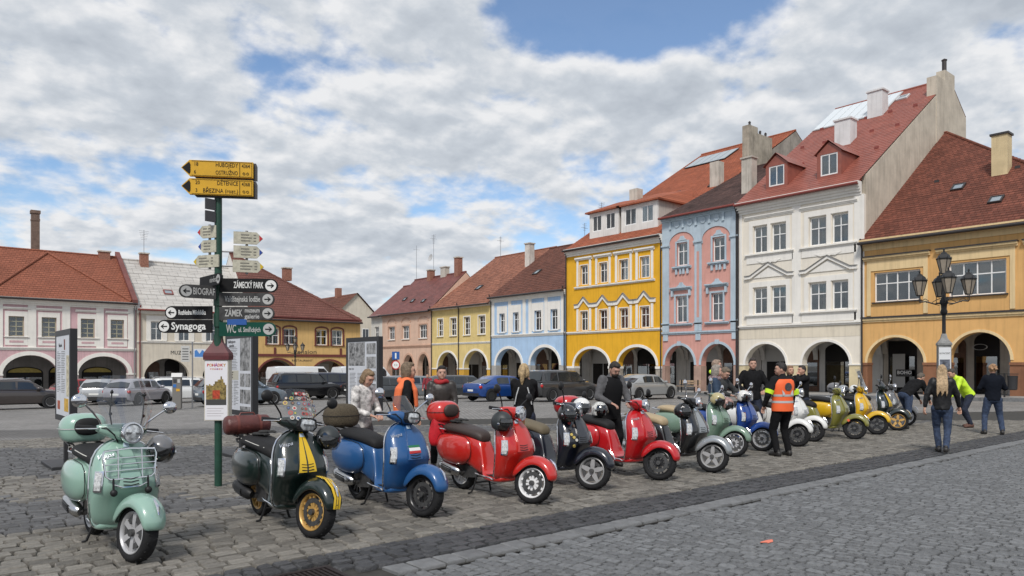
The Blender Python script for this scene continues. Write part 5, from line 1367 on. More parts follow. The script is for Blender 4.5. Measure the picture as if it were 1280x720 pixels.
# 1 mint touring scooter
S1 = scooter('mint green scooter with chrome front rack, tall clear screen and mint top case', 1.63, 7.0, c_mint, -88, 15, wheel='6', wm=m_alu, case=('round', c_mint, M('seat_black'), 1), screen=('clear', .44, .24), seatpipe=True)
S1[1]('front_rack', 's_frack', mk_frontrack, m_chrome)
for s in (-1, 1): S1[1]('rack_buffer', 's_buf%d' % s, lambda: mk_buffer(s), m_plast)
# 2 racing green with yellow stripes and sticker screen
S2 = scooter('dark green scooter with yellow stripes, gold wheels and sticker covered windscreen', 3.21, 6.85, c_green, -91, 17, wheel='12', wm=m_gold, sport=True, case=('roll', m_leather, m_leather2), screen=('clear', .30, .20), mirrors=m_plast, stripes=m_stripe, muff=m_plast, seatpipe=True, bar=m_plast)
stc = [(.55, .54, .50), (.08, .12, .25), (.40, .06, .06), (.05, .16, .10), (.50, .38, .10), (.05, .05, .05), (.24, .14, .10), (.26, .32, .36)]
rg = random.Random(5)
for i in range(42):
    row = i // 7; f = .06 + .155 * row; t = (-.87 + .29 * (i % 7)) * (1 if row < 5 else .6) + rg.uniform(-.08, .08); h_ = .30; w_ = .20
    ww = w_ * (1 - .25 * max(0, f - .5) * 2) * (.75 + .5 * min(f, .5)); p = Vector((HX + .135 - .17 * f - .09 * t * t, ww * t, 1.05 + h_ * f - .02 * t * t * f))
    nrm = Vector((1, .9 * t, .55)).normalized(); T = Matrix.Translation(p + nrm * .006) @ nrm.to_track_quat('Z', 'Y').to_matrix().to_4x4()
    r_ = rg.uniform(.013, .023); b = MB(); b.lathe([(r_, 0), (r_, .0015)], 12, T); b.k = 1; b.lathe([(r_ * .62, .0017), (r_ * .62, .0026)], 10, T)
    ca, cb_ = rg.sample(range(8), 2)
    ob = b.build('sticker', [M('sticker_%d' % ca, stc[ca], .4), M('sticker_%d' % cb_, stc[cb_], .4)], S2[0]); ob.matrix_local = S2[2]
# 3 satin blue
S3 = scooter('satin blue scooter with black wheels and brown woven top case', 4.59, 7.0, c_blue, -89, 14, wheel='10', wm=m_blackw, sport=True, case=('round', m_bagk, None, 0), screen=('smoke', .20, .14))
b = MB(); patch(b, lambda u, v: ((u * 2 - 1) * .17, .665 + v * .03), h1=.024); b.build('flag_decal', M('decal_white', (.7, .7, .7), .4), S3[3])
b = MB(); patch(b, lambda u, v: ((u * 2 - 1) * .17, .640 + v * .024), h1=.024); b.build('flag_decal', M('decal_red', (.5, .03, .03), .4), S3[3])
b = MB(); patch(b, lambda u, v: ((u * 2 - 1) * .17, .696 + v * .024), h1=.024); b.build('flag_decal', M('decal_green', (.02, .16, .07), .4), S3[3])
# 4 red
S4 = scooter('glossy red scooter with silver ten spoke wheels, brown seat and red top case', 6.05, 6.8, c_red, -90, 22, seat=m_dkbrown, wheel='10', wm=M('wheel_bright', (.74, .74, .74), .35, metal=.1), case=('round', c_red, m_dkbrown, 0), mirrors=m_plast)
# 5 navy with khaki seat
S5 = scooter('navy black scooter with khaki seat cover and stickers on its leg shield', 7.36, 7.05, c_navy, -90, 24, seat=m_khaki, wheel='5', wm=M('wheel_dull', (.30, .30, .30), .4, metal=.7), mirrors=m_plast, letter=False)
for i in range(9):
    t, z = rg.uniform(-.6, -.1), .55 + .035 * i; n = shn(t, z); T = Matrix.Translation(shp(t, z) + n * .012) @ n.to_track_quat('Z', 'Y').to_matrix().to_4x4()
    b = MB(); b.lathe([(.020, -.01), (.020, .002)], 10, T); ca = rg.randrange(8); b.build('sticker', M('sticker_%d' % ca, stc[ca], .4), S5[3])
# 6 crimson
S6 = scooter('crimson scooter with black seat, dark wheels and bright pinstripe rims', 8.73, 7.0, c_red2, -90, 22, wheel='12', wm=m_blackw, case=('round', c_red2, M('seat_black'), 0), mirrors=m_plast)
S7 = scooter('black and silver scooter with tan seat and chrome front trim', 9.99, 6.95, c_black, -91, 24, seat=m_tan, wheel='5', wm=M('wheel_dull'), letter=False)
for q, nm in ((S7[4], None),):
    q.material_slots[0].material = c_silver
for ch in S7[0].children:
    if ch.name.startswith('horn') or ch.name.startswith('side_cowl'): ch.material_slots[0].material = c_silver
for ch in S7[3].children:
    if ch.name.startswith('horn_cover'): ch.material_slots[0].material = c_silver
S8 = scooter('sage green scooter with silver spoked wheels behind the black and silver one', 12.04, 7.9, c_sage, -92, 24, seat=m_tan, wheel='10', wm=m_alu)
S9 = scooter('royal blue scooter with chrome trim a man in grey is straddling', 13.25, 8.05, c_rblue, -90, 15, wheel='10', wm=m_alu)
S10 = scooter('white scooter with black wheels behind the marshal in the orange vest', 14.6, 8.05, c_wht, -90, 20, wheel='12', wm=m_blackw)
S11 = scooter('white scooter standing between the other white one and the olive one', 15.8, 8.35, c_wht, -92, 20, wheel='12', wm=m_blackw)
S12 = scooter('olive green scooter with yellow top case and orange fender flash', 17.05, 8.0, c_olive, -90, 20, wheel='12', wm=m_blackw, case=('round', c_yel, M('seat_black'), 0), mirrors=m_plast)
b = MB(); b.loft([[(1.34 + r_ * math.cos(R(ph)), y, .235 + r_ * math.sin(R(ph))) for ph in (120, 134)] for y, r_ in ((-.107, .17), (-.106, .22), (-.09, .255))], closed=False); ob = b.build('fender_flash', M('decal_orange', (.7, .12, .04), .4), S12[4])
S13 = scooter('yellow scooter with tall clear screen beside the olive one', 18.66, 8.2, c_yel, -91, 22, wheel='5', wm=m_blackw, screen=('clear', .44, .22))
S14 = scooter('black scooter with yellow stripes and gold wheels at the lamp end of the row', 20.2, 8.35, c_green, -90, 24, wheel='5', wm=m_gold, sport=True, stripes=m_stripe, mirrors=m_plast, screen=('smoke', .2, .14))
S15 = scooter('dull grey scooter the crouching man leans over', 22.1, 8.9, c_grey, -80, 15, wheel='5', wm=m_alu, case=('round', c_grey, None, 0))

# ---- helmets, gloves and bags resting on the scooters
def helmet(label, p, rz, cm, tilt=0, roll=0, s=1.0, visor=None, jet=True, band=None):
    o = thing('helmet', label, 'helmet', p, rz, 'helmets left on the scooters'); o.rotation_euler = (roll, tilt, rz); o.scale = (s,) * 3
    b = MB(); n, m_ = 24, 14; r = (.145, .125, .145)
    vs = []; fs = []
    for i in range(m_ + 1):
        ph = math.pi * (.0 + .68 * i / m_)
        for k in range(n):
            t = 2 * math.pi * k / n; vs.append((r[0] * math.sin(ph) * math.cos(t) if i else 0.001 * math.cos(t), r[1] * math.sin(ph) * math.sin(t) if i else .001 * math.sin(t), r[2] * math.cos(ph) + .10))
    for i in range(m_):
        for k in range(n):
            t = 2 * math.pi * (k + .5) / n; t = t - 2 * math.pi if t > math.pi else t
            if abs(t) < R(68) and i >= 6 and (jet or i < 11): continue
            fs.append((i * n + k, i * n + (k + 1) % n, (i + 1) * n + (k + 1) % n, (i + 1) * n + k))
    b.add(vs, fs); sh_ = b.build('shell', cm, o, 60); md = sh_.modifiers.new('t', 'SOLIDIFY'); md.thickness = .018; md.offset = -1
    b = MB(); rr = []
    for i in range(5):
        ph = math.pi * (.27 + (.30 if jet else .22) * i / 4); rr.append([((r[0] + .006) * math.sin(ph) * math.cos(R(-72 + 12 * k)), (r[1] + .006) * math.sin(ph) * math.sin(R(-72 + 12 * k)), (r[2] + .004) * math.cos(ph) + .10) for k in range(13)])
    b.loft(rr, closed=False); b.build('visor', visor or m_smoke, o, 180)
    b = MB(); b.ell((-.01, 0, .10), (.115, .098, .115), 14, 10); b.build('lining', m_plast, o, 180)
    for s_ in (-1, 1):
        b = MB(); b.lathe([(.022, 0), (.022, .008), (.014, .012)], 12, Matrix.Translation((.03, s_ * .122, .12)) @ Matrix.Rotation(R(-90 * s_), 4, 'X')); b.build('visor_pivot', m_chrome, o, 40)
    return o
def on(S, x, y, z):  # point in a scooter's own frame -> world
    bpy.context.view_layer.update(); return S[0].matrix_world @ Vector((x, y, z))
c_matblk = M('helmet_matt_black', (.03, .035, .037), .5); c_hw = paint('helmet_white', (.68, .68, .66))
helmet('matt dark helmet hung on the glossy red scooter handlebar', on(S4, .99, -.20, .83), R(-70), c_matblk, R(20), R(10))
helmet('black open helmet hung on the navy scooter handlebar', on(S5, 1.0, -.16, .86), R(-90), c_black, R(25))
helmet('white and red helmet hung on the far grip of the navy scooter', on(S5, .98, .14, .93), R(-90), c_hw, R(15))
helmet('grey helmet hung under the mint scooter handlebar', on(S1, .97, .25, .77), R(-95), c_grey, R(30), R(-15))
helmet('black helmet hung beside the sticker covered windscreen', on(S2, .97, .25, .78), R(-95), c_matblk, R(30), R(-15))
helmet('black glossy helmet on the tan seat scooter grip', on(S7, .93, -.22, .80), R(-80), c_black, R(20))
helmet('dark helmet resting on the olive scooter seat', on(S12, .05, 0, .83), R(-60), c_black)
helmet('silver grey helmet on the black striped scooter seat', on(S14, .0, 0, .83), R(-90), c_silver, s=1.12)
helmet('white helmet on the dull grey scooter seat', on(S15, .05, 0, .83), R(-90), c_hw)
helmet('cream helmet on the sage green scooter handlebar', on(S8, 1.02, -.12, .90), R(-80), M('helmet_cream', (.42, .36, .18), .35, coat=1), R(35))
helmet('dusky pink patterned helmet hung on the sage green scooter', on(S8, 1.0, .18, .80), R(-70), M('helmet_pink', (.30, .18, .16), .4, var=.6, vscale=25), R(25))
helmet('white helmet with red trim on the royal blue scooter', on(S9, .98, -.12, .90), R(-80), c_hw, R(20))
helmet('pale grey camouflage helmet on the crimson scooter seat', on(S6, .22, 0, .81), R(-90), M('helmet_camo', (.50, .50, .48), .5, var=.7, vscale=22))
helmet('metallic grey helmet on the tan seat of the black and silver scooter', on(S7, -.1, 0, .82), R(-60), c_silver)
def gloves(label, p, rz):
    o = thing('gloves', label, 'gloves', p, rz)
    for k, (dx, a) in enumerate(((0, 0), (.05, .5))):
        b = MB(); T = Matrix.Translation((dx, .04 * k, .02 + .022 * k)) @ Matrix.Rotation(a, 4, 'Z')
        b.bevbox(-.06, .05, -.045, .045, -.018, .018, .012, T)
        for i in range(4): b.tube([(.05, -.033 + i * .022, 0), (.10, -.036 + i * .024, .004), (.13, -.036 + i * .024, -.006)], [.012, .011, .009], 7, T=T)
        b.tube([(-.02, .045, 0), (.02, .075, .002), (.05, .08, -.004)], [.013, .012, .009], 7, T=T)
        b.build('glove', M('glove_black', (.02, .02, .02), .8), o, 50)
    return o
gloves('pair of black gloves lying on the striped scooter seat', on(S2, -.05, -.02, .832), R(-60))
gloves('pair of black gloves lying on the glossy red scooter seat', on(S4, -.16, -.03, .838), R(-90))
b = MB(); b.bevbox(-.10, .10, -.17, .17, 0, .22, .03); ob = b.build('satchel', M('satchel_tan', (.30, .13, .055), .5, var=.2, vscale=8), loc=on(S4, .80, .12, .84), rot=(0, R(8), R(-90))); tag(ob, 'tan leather satchel hung behind the glossy red leg shield', 'bag')
# ================================================================ people
M('cloth_black', (.012, .012, .013), .9, var=.3, vscale=14, spec=.12)
def remesh(b, voxel, smooth=4, name='body'):
    me = b.mesh('tmp', M('slot_default'))
    o = bpy.data.objects.new('tmp', me); col.objects.link(o)
    md = o.modifiers.new('r', 'REMESH'); md.mode = 'VOXEL'; md.voxel_size = voxel; md.use_smooth_shade = True
    ms = o.modifiers.new('s', 'SMOOTH'); ms.iterations = smooth; ms.factor = .5
    bpy.context.view_layer.update()
    r = bpy.data.meshes.new_from_object(o.evaluated_get(bpy.context.evaluated_depsgraph_get()))
    bpy.data.objects.remove(o); bpy.data.meshes.remove(me)
    r.materials.clear(); r.name = name; r.shade_smooth()
    return r
def cap(b, p0, r0, p1, r1, n=10):
    b.tube([p0, p1], [r0, r1], n); b.ell(p0, (r0,) * 3, n, 6); b.ell(p1, (r1,) * 3, n, 6)
def ik(a, t, l1, l2, pole):
    a, t = Vector(a), Vector(t); d = t - a; L_ = d.length
    if L_ > (l1 + l2) * .995: t = a + d * ((l1 + l2) * .995 / L_); d = t - a; L_ = d.length
    x = (l1 * l1 - l2 * l2 + L_ * L_) / (2 * L_); h_ = math.sqrt(max(0, l1 * l1 - x * x)); dn = d.normalized()
    p = Vector(pole); p = (p - dn * p.dot(dn)).normalized()
    return a + dn * x + p * h_, t
def smooth_subtle(): pass
def person(label, u, v, heading, h=1.72, skin=(.52, .30, .21), jacket=None, trousers=None, shoes=None, hair=None, style='short', lean=0, feet=None, hands=None, hip=None, headyaw=0, headpitch=0, fem=False, bulk=1.0, vest=None, scarf=None, hem=-.06, z0=None, twist=0, extra=None, group='people among the scooters', hm=None, pole=None):
    k = h / 1.72; zf = ground_z(v) if z0 is None else z0
    o = thing('person', label, 'person', (u, v, zf), R(heading), group); o.scale = (k, k, k)
    hipz = hip or .93
    T = Matrix.Translation((0, 0, hipz)) @ Matrix.Rotation(R(twist), 4, 'Z') @ Matrix.Rotation(R(lean), 4, 'Y')
    P = lambda x, y, z: T @ Vector((x, y, z))
    sw = .175 if fem else .195
    sh_ = {s: P(0, s * sw, .485) for s in (-1, 1)}; hp = {s: Vector((0, 0, hipz)) + Matrix.Rotation(R(twist), 3, 'Z') @ Vector((0, s * .095, -.03)) for s in (-1, 1)}
    feet = feet or {1: (.03, .12), -1: (-.03, -.12)}
    hands = hands or {1: (.06, .27, .84), -1: (.06, -.27, .84)}
    ank = {s: Vector((feet[s][0] - .05, feet[s][1], .09 + (feet[s][2] if len(feet[s]) > 2 else 0))) for s in (-1, 1)}
    kn = {}; el = {}; wr = {}
    for s in (-1, 1):
        kn[s], ank[s] = ik(hp[s], ank[s], .43, .42, (1, s * .15, 0))
        pl_ = (-.7, s * .8, -.5) if pole is None else (pole[0], s * pole[1], pole[2]); el[s], wr[s] = ik(sh_[s], hands[s], .29, .26, pl_)
    nk = P(0, 0, .53); hd = P(.015, 0, .60) 
    HR = T.to_3x3() @ Matrix.Rotation(R(-lean * .55), 3, 'Y') @ Matrix.Rotation(R(headyaw), 3, 'Z') @ Matrix.Rotation(R(headpitch), 3, 'Y')
    hc = hd + HR @ Vector((.02, 0, .085)); Hd = lambda x, y, z: tuple(hc + HR @ Vector((x, y, z)))
    # one continuous figure: core, neck, head
    b = MB()
    cap(b, tuple(P(0, 0, 0)), .10, tuple(P(0, 0, .42)), .10); cap(b, tuple(P(0, -sw * .8, .47)), .05, tuple(P(0, sw * .8, .47)), .05); cap(b, tuple(P(0, 0, .45)), .062, tuple(hc + HR @ Vector((-.015, 0, -.05))), .054)
    for s in (-1, 1):
        cap(b, tuple(hp[s]), .075, tuple(kn[s]), .05); cap(b, tuple(kn[s]), .048, tuple(ank[s]), .035); cap(b, tuple(sh_[s]), .045, tuple(el[s]), .036); cap(b, tuple(el[s]), .034, tuple(wr[s]), .026)
        b.ell(tuple(ank[s] + Vector((.05, 0, -.04))), (.10, .04, .035), 10, 6)
    b.ell(tuple(hc), (.098, .078, .118), 16, 12, rot=HR); b.ell(Hd(.03, 0, -.055), (.066, .058, .065), 12, 8, rot=HR); b.ell(Hd(.075, 0, -.085), (.026, .03, .026), 8, 6)
    b.ell(Hd(.100, 0, -.022), (.020, .014, .026), 8, 6, rot=HR); b.ell(Hd(.085, 0, .03), (.022, .06, .014), 8, 6, rot=HR)
    for s in (-1, 1): b.ell(Hd(-.01, s * .079, -.015), (.020, .010, .032), 8, 6, rot=HR); b.ell(Hd(.06, s * .04, -.045), (.03, .025, .03), 8, 6, rot=HR)
    me = remesh(b, .013, 2); hb_ = MB()
    for s in (-1, 1):   # hands: palm, four unequal fingers, thumb from the side
        d = (wr[s] - el[s]).normalized(); q = d.to_track_quat('X', 'Z').to_matrix().to_4x4(); TT = Matrix.Translation(wr[s]) @ q
        hb_.ell((.04, 0, 0), (.055, .038, .017), 10, 8, T=TT)
        for i, (y, L_) in enumerate(((-.029, .055), (-.010, .068), (.010, .064), (.028, .050))):
            hb_.tube([(.065, y, 0), (.085 + L_ * .35, y * 1.1, -.010), (.085 + L_ * .65, y * 1.1, -.026), (.08 + L_ * .75, y * 1.05, -.045)], [.0098, .0092, .0086, .0070], 7, T=TT)
        hb_.tube([(.02, -s * .030, 0), (.045, -s * .052, -.008), (.072, -s * .056, -.022)], [.0115, .0105, .0085], 7, T=TT)
    bm = bmesh.new(); bm.from_mesh(me); hm_ = hb_.mesh('t', M('slot_default')); bm.from_mesh(hm_); bm.to_mesh(me); bm.free(); bpy.data.meshes.remove(hm_); me.shade_smooth()
    me.materials.append(M('skin_%.2f' % skin[0], skin, .55, var=.08, vscale=12)); obj('body', me, o)
    for s in (-1, 1):
        e = MB(); e.ell(Hd(.086, s * .033, .006), (.010, .014, .009), 8, 6); e.build('eye', M('eye_dark', (.05, .04, .035), .3), o, 180)
    e = MB(); e.ell(Hd(.094, 0, -.062), (.008, .024, .006), 8, 6); e.build('mouth', M('lips', (.34, .12, .10), .5), o, 180)
    # jacket: torso sections and sleeves grown together
    jm = jacket or M('cloth_black', (.02, .02, .022), .8)
    def torso(b, g, z_lo, z_hi, n=18):
        TS = [(-.12, .165, .118), (-.04, .168, .122), (.06, .158, .112), (.16, .155, .108), (.28, .172, .118), (.40, .182, .118), (.47, .172, .098), (.515, .11, .075), (.545, .068, .062)]
        w = (.93 if fem else 1.0) * bulk; rows = []
        zs = sorted(set([z_lo, z_hi] + [q[0] for q in TS if z_lo < q[0] < z_hi]))
        for z in zs:
            a, c_ = interp(TS, z); rows.append([tuple(P(x, y, z)) for x, y in [(c_ * bulk * math.cos(2 * math.pi * i / n) + g * math.cos(2 * math.pi * i / n), a * w * math.sin(2 * math.pi * i / n) + g * math.sin(2 * math.pi * i / n)) for i in range(n)]])
        b.loft(rows)
    b = MB(); torso(b, .012, hem - .02, .545)
    for s in (-1, 1):
        cap(b, tuple(sh_[s] + (sh_[-s] - sh_[s]) * .08), .074 * bulk, tuple(el[s]), .056 * bulk); cap(b, tuple(el[s]), .054 * bulk, tuple(wr[s] + (el[s] - wr[s]) * .12), .041)
    cap(b, tuple(P(0, 0, .50)), .075, tuple(P(.005, 0, .56)), .068)
    me = remesh(b, .017, 2, 'jacket'); me.materials.append(jm)
    tx = bpy.data.textures.get('folds') or bpy.data.textures.new('folds', 'CLOUDS'); tx.noise_scale = .09
    jk = obj('jacket', me, o); dm_ = jk.modifiers.new('folds', 'DISPLACE'); dm_.texture = tx; dm_.strength = .022; dm_.texture_coords = 'LOCAL'
    # trousers
    b = MB(); b.ell(tuple(P(0, 0, -.05)), (.125 * bulk, .165 * bulk, .12), 16, 10, rot=T.to_3x3())
    for s in (-1, 1):
        cap(b, tuple(hp[s] + Vector((0, 0, -.02))), .098 * bulk, tuple(kn[s]), .068 * bulk); cap(b, tuple(kn[s]), .066 * bulk, tuple(ank[s] + Vector((0, 0, .02))), .055 * bulk)
    me = remesh(b, .017, 2, 'trousers'); me.materials.append(trousers or M('denim', (.035, .05, .085), .85, var=.3, vscale=18)); tr = obj('trousers', me, o)
    dm_ = tr.modifiers.new('folds', 'DISPLACE'); dm_.texture = tx; dm_.strength = .018; dm_.texture_coords = 'LOCAL'
    for s in (-1, 1):
        b = MB(); yaw = Matrix.Rotation(R(8 * s), 4, 'Z'); TT = Matrix.Translation(ank[s] + Vector((0, 0, -.09))) @ yaw
        b.loft([[(-.07 + .0, y, z) for y, z in sup(12, .036, .04, 2.5)] if False else [(x, y * w, zz_ + z * hh) for y, z in sup(12, 1, 1, 2.6)] for x, w, zz_, hh in ((-.085, .025, .045, .03), (-.07, .040, .055, .05), (-.01, .043, .065, .063), (.06, .048, .048, .044), (.13, .050, .038, .034), (.175, .038, .032, .026), (.19, .02, .03, .016))], T=TT)
        b.ell((-.01, 0, .11), (.052, .046, .05), 10, 8, T=TT); b.build('shoe', shoes or M('boot_black', (.02, .018, .017), .5), o, 60)
    # hair
    hm2 = hm or M('hair_%s' % style, (.05, .035, .025), .7)
    if hair: hm2 = M('hair_%.3f_%.3f' % (hair[0], hair[1]), hair, .6, var=.35, vscale=30, bump=.5, bscale=90)
    b = MB(); b.ell(Hd(-.016, 0, .022), (.096, .084, .108), 16, 12, rot=HR); b.ell(Hd(.03, 0, .085), (.062, .062, .040), 12, 8, rot=HR)
    if style in ('bob', 'long', 'tail'):
        for s in (-1, 1): b.ell(Hd(-.02, s * .072, -.03), (.06, .024, .085), 10, 8, rot=HR)
        b.ell(Hd(-.06, 0, -.04), (.05, .075, .10), 12, 8, rot=HR)
    if style == 'bob': b.ell(Hd(-.045, 0, -.09), (.06, .085, .05), 12, 8, rot=HR)
    if style == 'long':
        for i in range(7):
            y = -.066 + i * .022; bk = P(-.155 + .006 * (i % 2), y * 1.2, .25 + .05 * ((i * 5) % 3)); mid = P(-.135, y * 1.15, .42)
            b.tube([Hd(-.07, y * .8, .0), Hd(-.095, y, -.11), tuple(mid), tuple(bk), tuple(bk + T.to_3x3() @ Vector((0, .01, -.07)))], [.032, .030, .027, .018, .005], 8)
    if style == 'tail': b.tube([Hd(-.09, 0, .06), Hd(-.15, .005, .04), Hd(-.165, .015, -.05), Hd(-.15, .02, -.16), Hd(-.14, .02, -.24)], [.025, .04, .045, .034, .008], 10)
    if style == 'curly':
        rg_ = random.Random(3)
        for i in range(40):
            t, p_ = rg_.uniform(0, 2 * math.pi), rg_.uniform(.0, 1.75); b.ell(Hd(-.02 + .10 * math.sin(p_) * math.cos(t) - .01, .088 * math.sin(p_) * math.sin(t), .02 + .11 * math.cos(p_)), (.026,) * 3, 7, 5)
    me = remesh(b, .0105, 1, 'hair')
    if True:   # keep the face clear
        bm = bmesh.new(); bm.from_mesh(me); inv = HR.inverted()
        low = -.02 if style == 'short' else -.3
        kill = [f for f in bm.faces if (lambda q: (q.x > .045 and q.z < .058 and abs(q.y) < .078) or (style in ('short', 'curly') and (q.z < -.085 or (q.x > .022 and q.z < .028) or (q.x > -.01 and q.z < -.02))))(inv @ (f.calc_center_median() - hc))]
        bmesh.ops.delete(bm, geom=kill, context='FACES'); bm.to_mesh(me); bm.free()
    me.materials.append(hm2); ho_ = obj('hair', me, o); dm_ = ho_.modifiers.new('strands', 'DISPLACE'); dm_.texture = bpy.data.textures.get('strand') or bpy.data.textures.new('strand', 'CLOUDS'); dm_.texture.noise_scale = .02; dm_.strength = .012; dm_.texture_coords = 'LOCAL'
    if vest:
        b = MB(); torso(b, .030, hem - .03, .50); vm = b.build('vest', vest[0], o, 60)
        for z in ((.06, .10), (.18, .22)): b = MB(); torso(b, .034, *z); b.build('reflective_band', vest[1], vm, 60)
        for s in (-1, 1):
            b = MB(); b.loft([[tuple(P(-.155 * math.cos(q), s * .09 - .025 + dy, .20 + .27 * q / 1.2 if q < 1.2 else .49)) for dy in (0, .05)] for q in (0, .3, .6, .9)], closed=False); b.build('reflective_band', vest[1], vm, 180)
    if scarf:
        b = MB(); b.tube([tuple(P(.09 * math.cos(t), .095 * math.sin(t), .535 + .015 * math.sin(3 * t))) for t in [i * 2 * math.pi / 14 for i in range(15)]], .045, 8)
        if scarf[1]: b.tube([tuple(P(-.03, -.1, .54)), tuple(P(-.12, -.17, .42)), tuple(P(-.15, -.16, .2)), tuple(P(-.14, -.17, .0))], [.06, .075, .08, .06], 8, flat=.6); b.tube([tuple(P(.05, -.09, .54)), tuple(P(.12, -.14, .4)), tuple(P(.14, -.13, .15))], [.05, .055, .045], 8, flat=.6)
        me = remesh(b, .016, 2, 'scarf'); me.materials.append(scarf[0]); obj('scarf', me, o)
    o['_t'] = 0; del o['_t']
    return o, P, Hd, wr
c_blk = M('cloth_black'); c_jean = M('denim', (.032, .050, .095), .9, var=.35, vscale=18); c_dkjean = M('denim_dark', (.016, .022, .042), .9, var=.3, vscale=18); c_bk2 = M('trousers_black', (.010, .010, .011), .9, var=.2, spec=.12)
m_refl = M('reflective_tape', (.45, .46, .46), .4); m_hiv = M('hivis_yellow', (.55, .80, .03), .6); m_hio = M('hivis_orange', (.85, .13, .03), .65, var=.08)
# 1 woman in white leather jacket
m_wj = M('leather_white', (.52, .50, .48), .55, var=.75, vscale=11)
person('woman in white and brown leather jacket looking down at her hands', 5.16, 9.51, 285, 1.66, (.50, .28, .20), m_wj, M('trousers_grey', (.10, .10, .11), .8), hair=(.20, .13, .07), style='bob', lean=6, hands={1: (.28, .10, 1.05), -1: (.27, -.06, 1.04)}, headpitch=24, fem=True)
# 2 orange scarf
person('person in black jacket with a long orange scarf seen from behind', 5.86, 9.44, -25, 1.74, jacket=c_blk, trousers=M('trousers_taupe', (.085, .08, .075), .85), hair=(.15, .105, .065), style='bob', scarf=(M('scarf_orange', (.75, .17, .06), .85, var=.1), True), fem=True, hands={1: (.15, .25, .95), -1: (.12, -.24, .95)})
# 3 dark leather jacket
person('person in dark brown leather jacket and red neckerchief facing the square', 7.01, 10.18, 243, 1.70, (.46, .27, .20), M('leather_dark', (.030, .024, .021), .45, var=.3, vscale=9), c_bk2, hair=(.012, .010, .010), style='short', scarf=(M('kerchief_red', (.35, .015, .02), .8), False), hands={1: (.22, .13, .95), -1: (.22, -.12, .95)}, bulk=1.08)
# 4 blonde with camera
q = person('blonde woman with a ponytail in black jacket raising a camera', 7.99, 9.22, 45, 1.72, jacket=c_blk, trousers=c_dkjean, hair=(.42, .30, .16), style='tail', fem=True, hands={1: (.22, .07, 1.45), -1: (.22, -.08, 1.45)}, bulk=1.06, pole=(-.1, .45, -1))
for y in (-.14, .14):
    b = MB(); b.tube([tuple(q[1](-.135, y * .5, .42)), tuple(q[1](-.152, y * .75, .30)), tuple(q[1](-.148, y, .14))], .010, 6); b.build('reflective_piping', m_refl, q[0])
b = MB(); b.bevbox(-.03, .03, -.065, .065, -.04, .04, .008); b.lathe([(.03, .03), (.032, .09), (.026, .09)], 14, Matrix.Rotation(R(90), 4, 'Y')); ob = b.build('camera_body', m_plast, loc=(8.19, 9.42, 1.505), rot=(0, 0, R(45))); tag(ob, 'small black camera held up by the blonde woman', 'camera')
# 5 man in gilet
m_gil = M('gilet_black', (.009, .009, .010), .85, spec=.15)
q = person('bearded man in black gilet and grey sleeves looking down at the crimson scooter', 9.32, 8.55, 258, 1.78, (.42, .24, .18), M('sweater_grey', (.085, .085, .09), .9, var=.2, vscale=20), c_bk2, hair=(.020, .015, .012), style='short', lean=8, headpitch=26, hands={1: (.36, .14, 1.05), -1: (.30, -.16, 1.04)}, bulk=1.14, vest=None)
b = MB()
n = 18; TS = [(-.14, .165, .118), (-.04, .170, .124), (.06, .162, .116), (.16, .16, .114), (.28, .178, .124), (.40, .176, .120), (.47, .15, .10), (.54, .08, .07)]
b.loft([[tuple(q[1]((c_ * 1.14 + .03) * math.cos(2 * math.pi * i / n), (a * 1.1 + .022) * math.sin(2 * math.pi * i / n), z)) for i in range(n)] for z, a, c_ in TS]); b.build('gilet', m_gil, q[0], 60)
b = MB(); b.ell(q[2](.055, 0, -.075), (.055, .062, .05), 12, 8); b.build('beard', M('hair_beard', (.025, .018, .014), .8, bump=.5, bscale=120), q[0], 180)
# 6 blue jacket
person('grey haired person in denim blue jacket and patterned scarf beside the sage scooter', 12.65, 8.75, -55, 1.70, (.55, .32, .24), M('jacket_blue', (.022, .045, .085), .8, var=.25), c_dkjean, hair=(.25, .22, .19), style='bob', scarf=(M('scarf_pattern', (.22, .16, .17), .9, var=.8, vscale=40), False), hands={1: (.25, .15, 1.0), -1: (.25, -.15, 1.0)}, headyaw=15)
person('bald man with yellow collar standing behind the row', 14.9, 10.3, -45, 1.84, (.55, .32, .24), c_blk, c_bk2, hair=(.28, .20, .15), style='short', vest=None, scarf=(m_hiv, False))
# 8 man astride the blue scooter
person('man in dark grey pullover straddling the royal blue scooter', 13.25, 9.12, 272, 1.72, (.45, .26, .19), M('pullover_grey', (.035, .037, .038), .9, var=.2, vscale=18), c_jean, hair=(.13, .10, .07), style='short', hip=.90, feet={1: (.12, .34), -1: (.10, -.34)}, lean=12, headpitch=25, hands={1: (.50, .25, 1.10), -1: (.50, -.25, 1.10)}, bulk=1.1)
person('tall dark haired man in black jacket behind the white scooters', 15.2, 9.5, 225, 1.86, (.45, .27, .20), c_blk, c_dkjean, hair=(.03, .022, .018), style='short', hands={1: (.2, .2, 1.05), -1: (.2, -.18, 1.05)}, bulk=1.08)
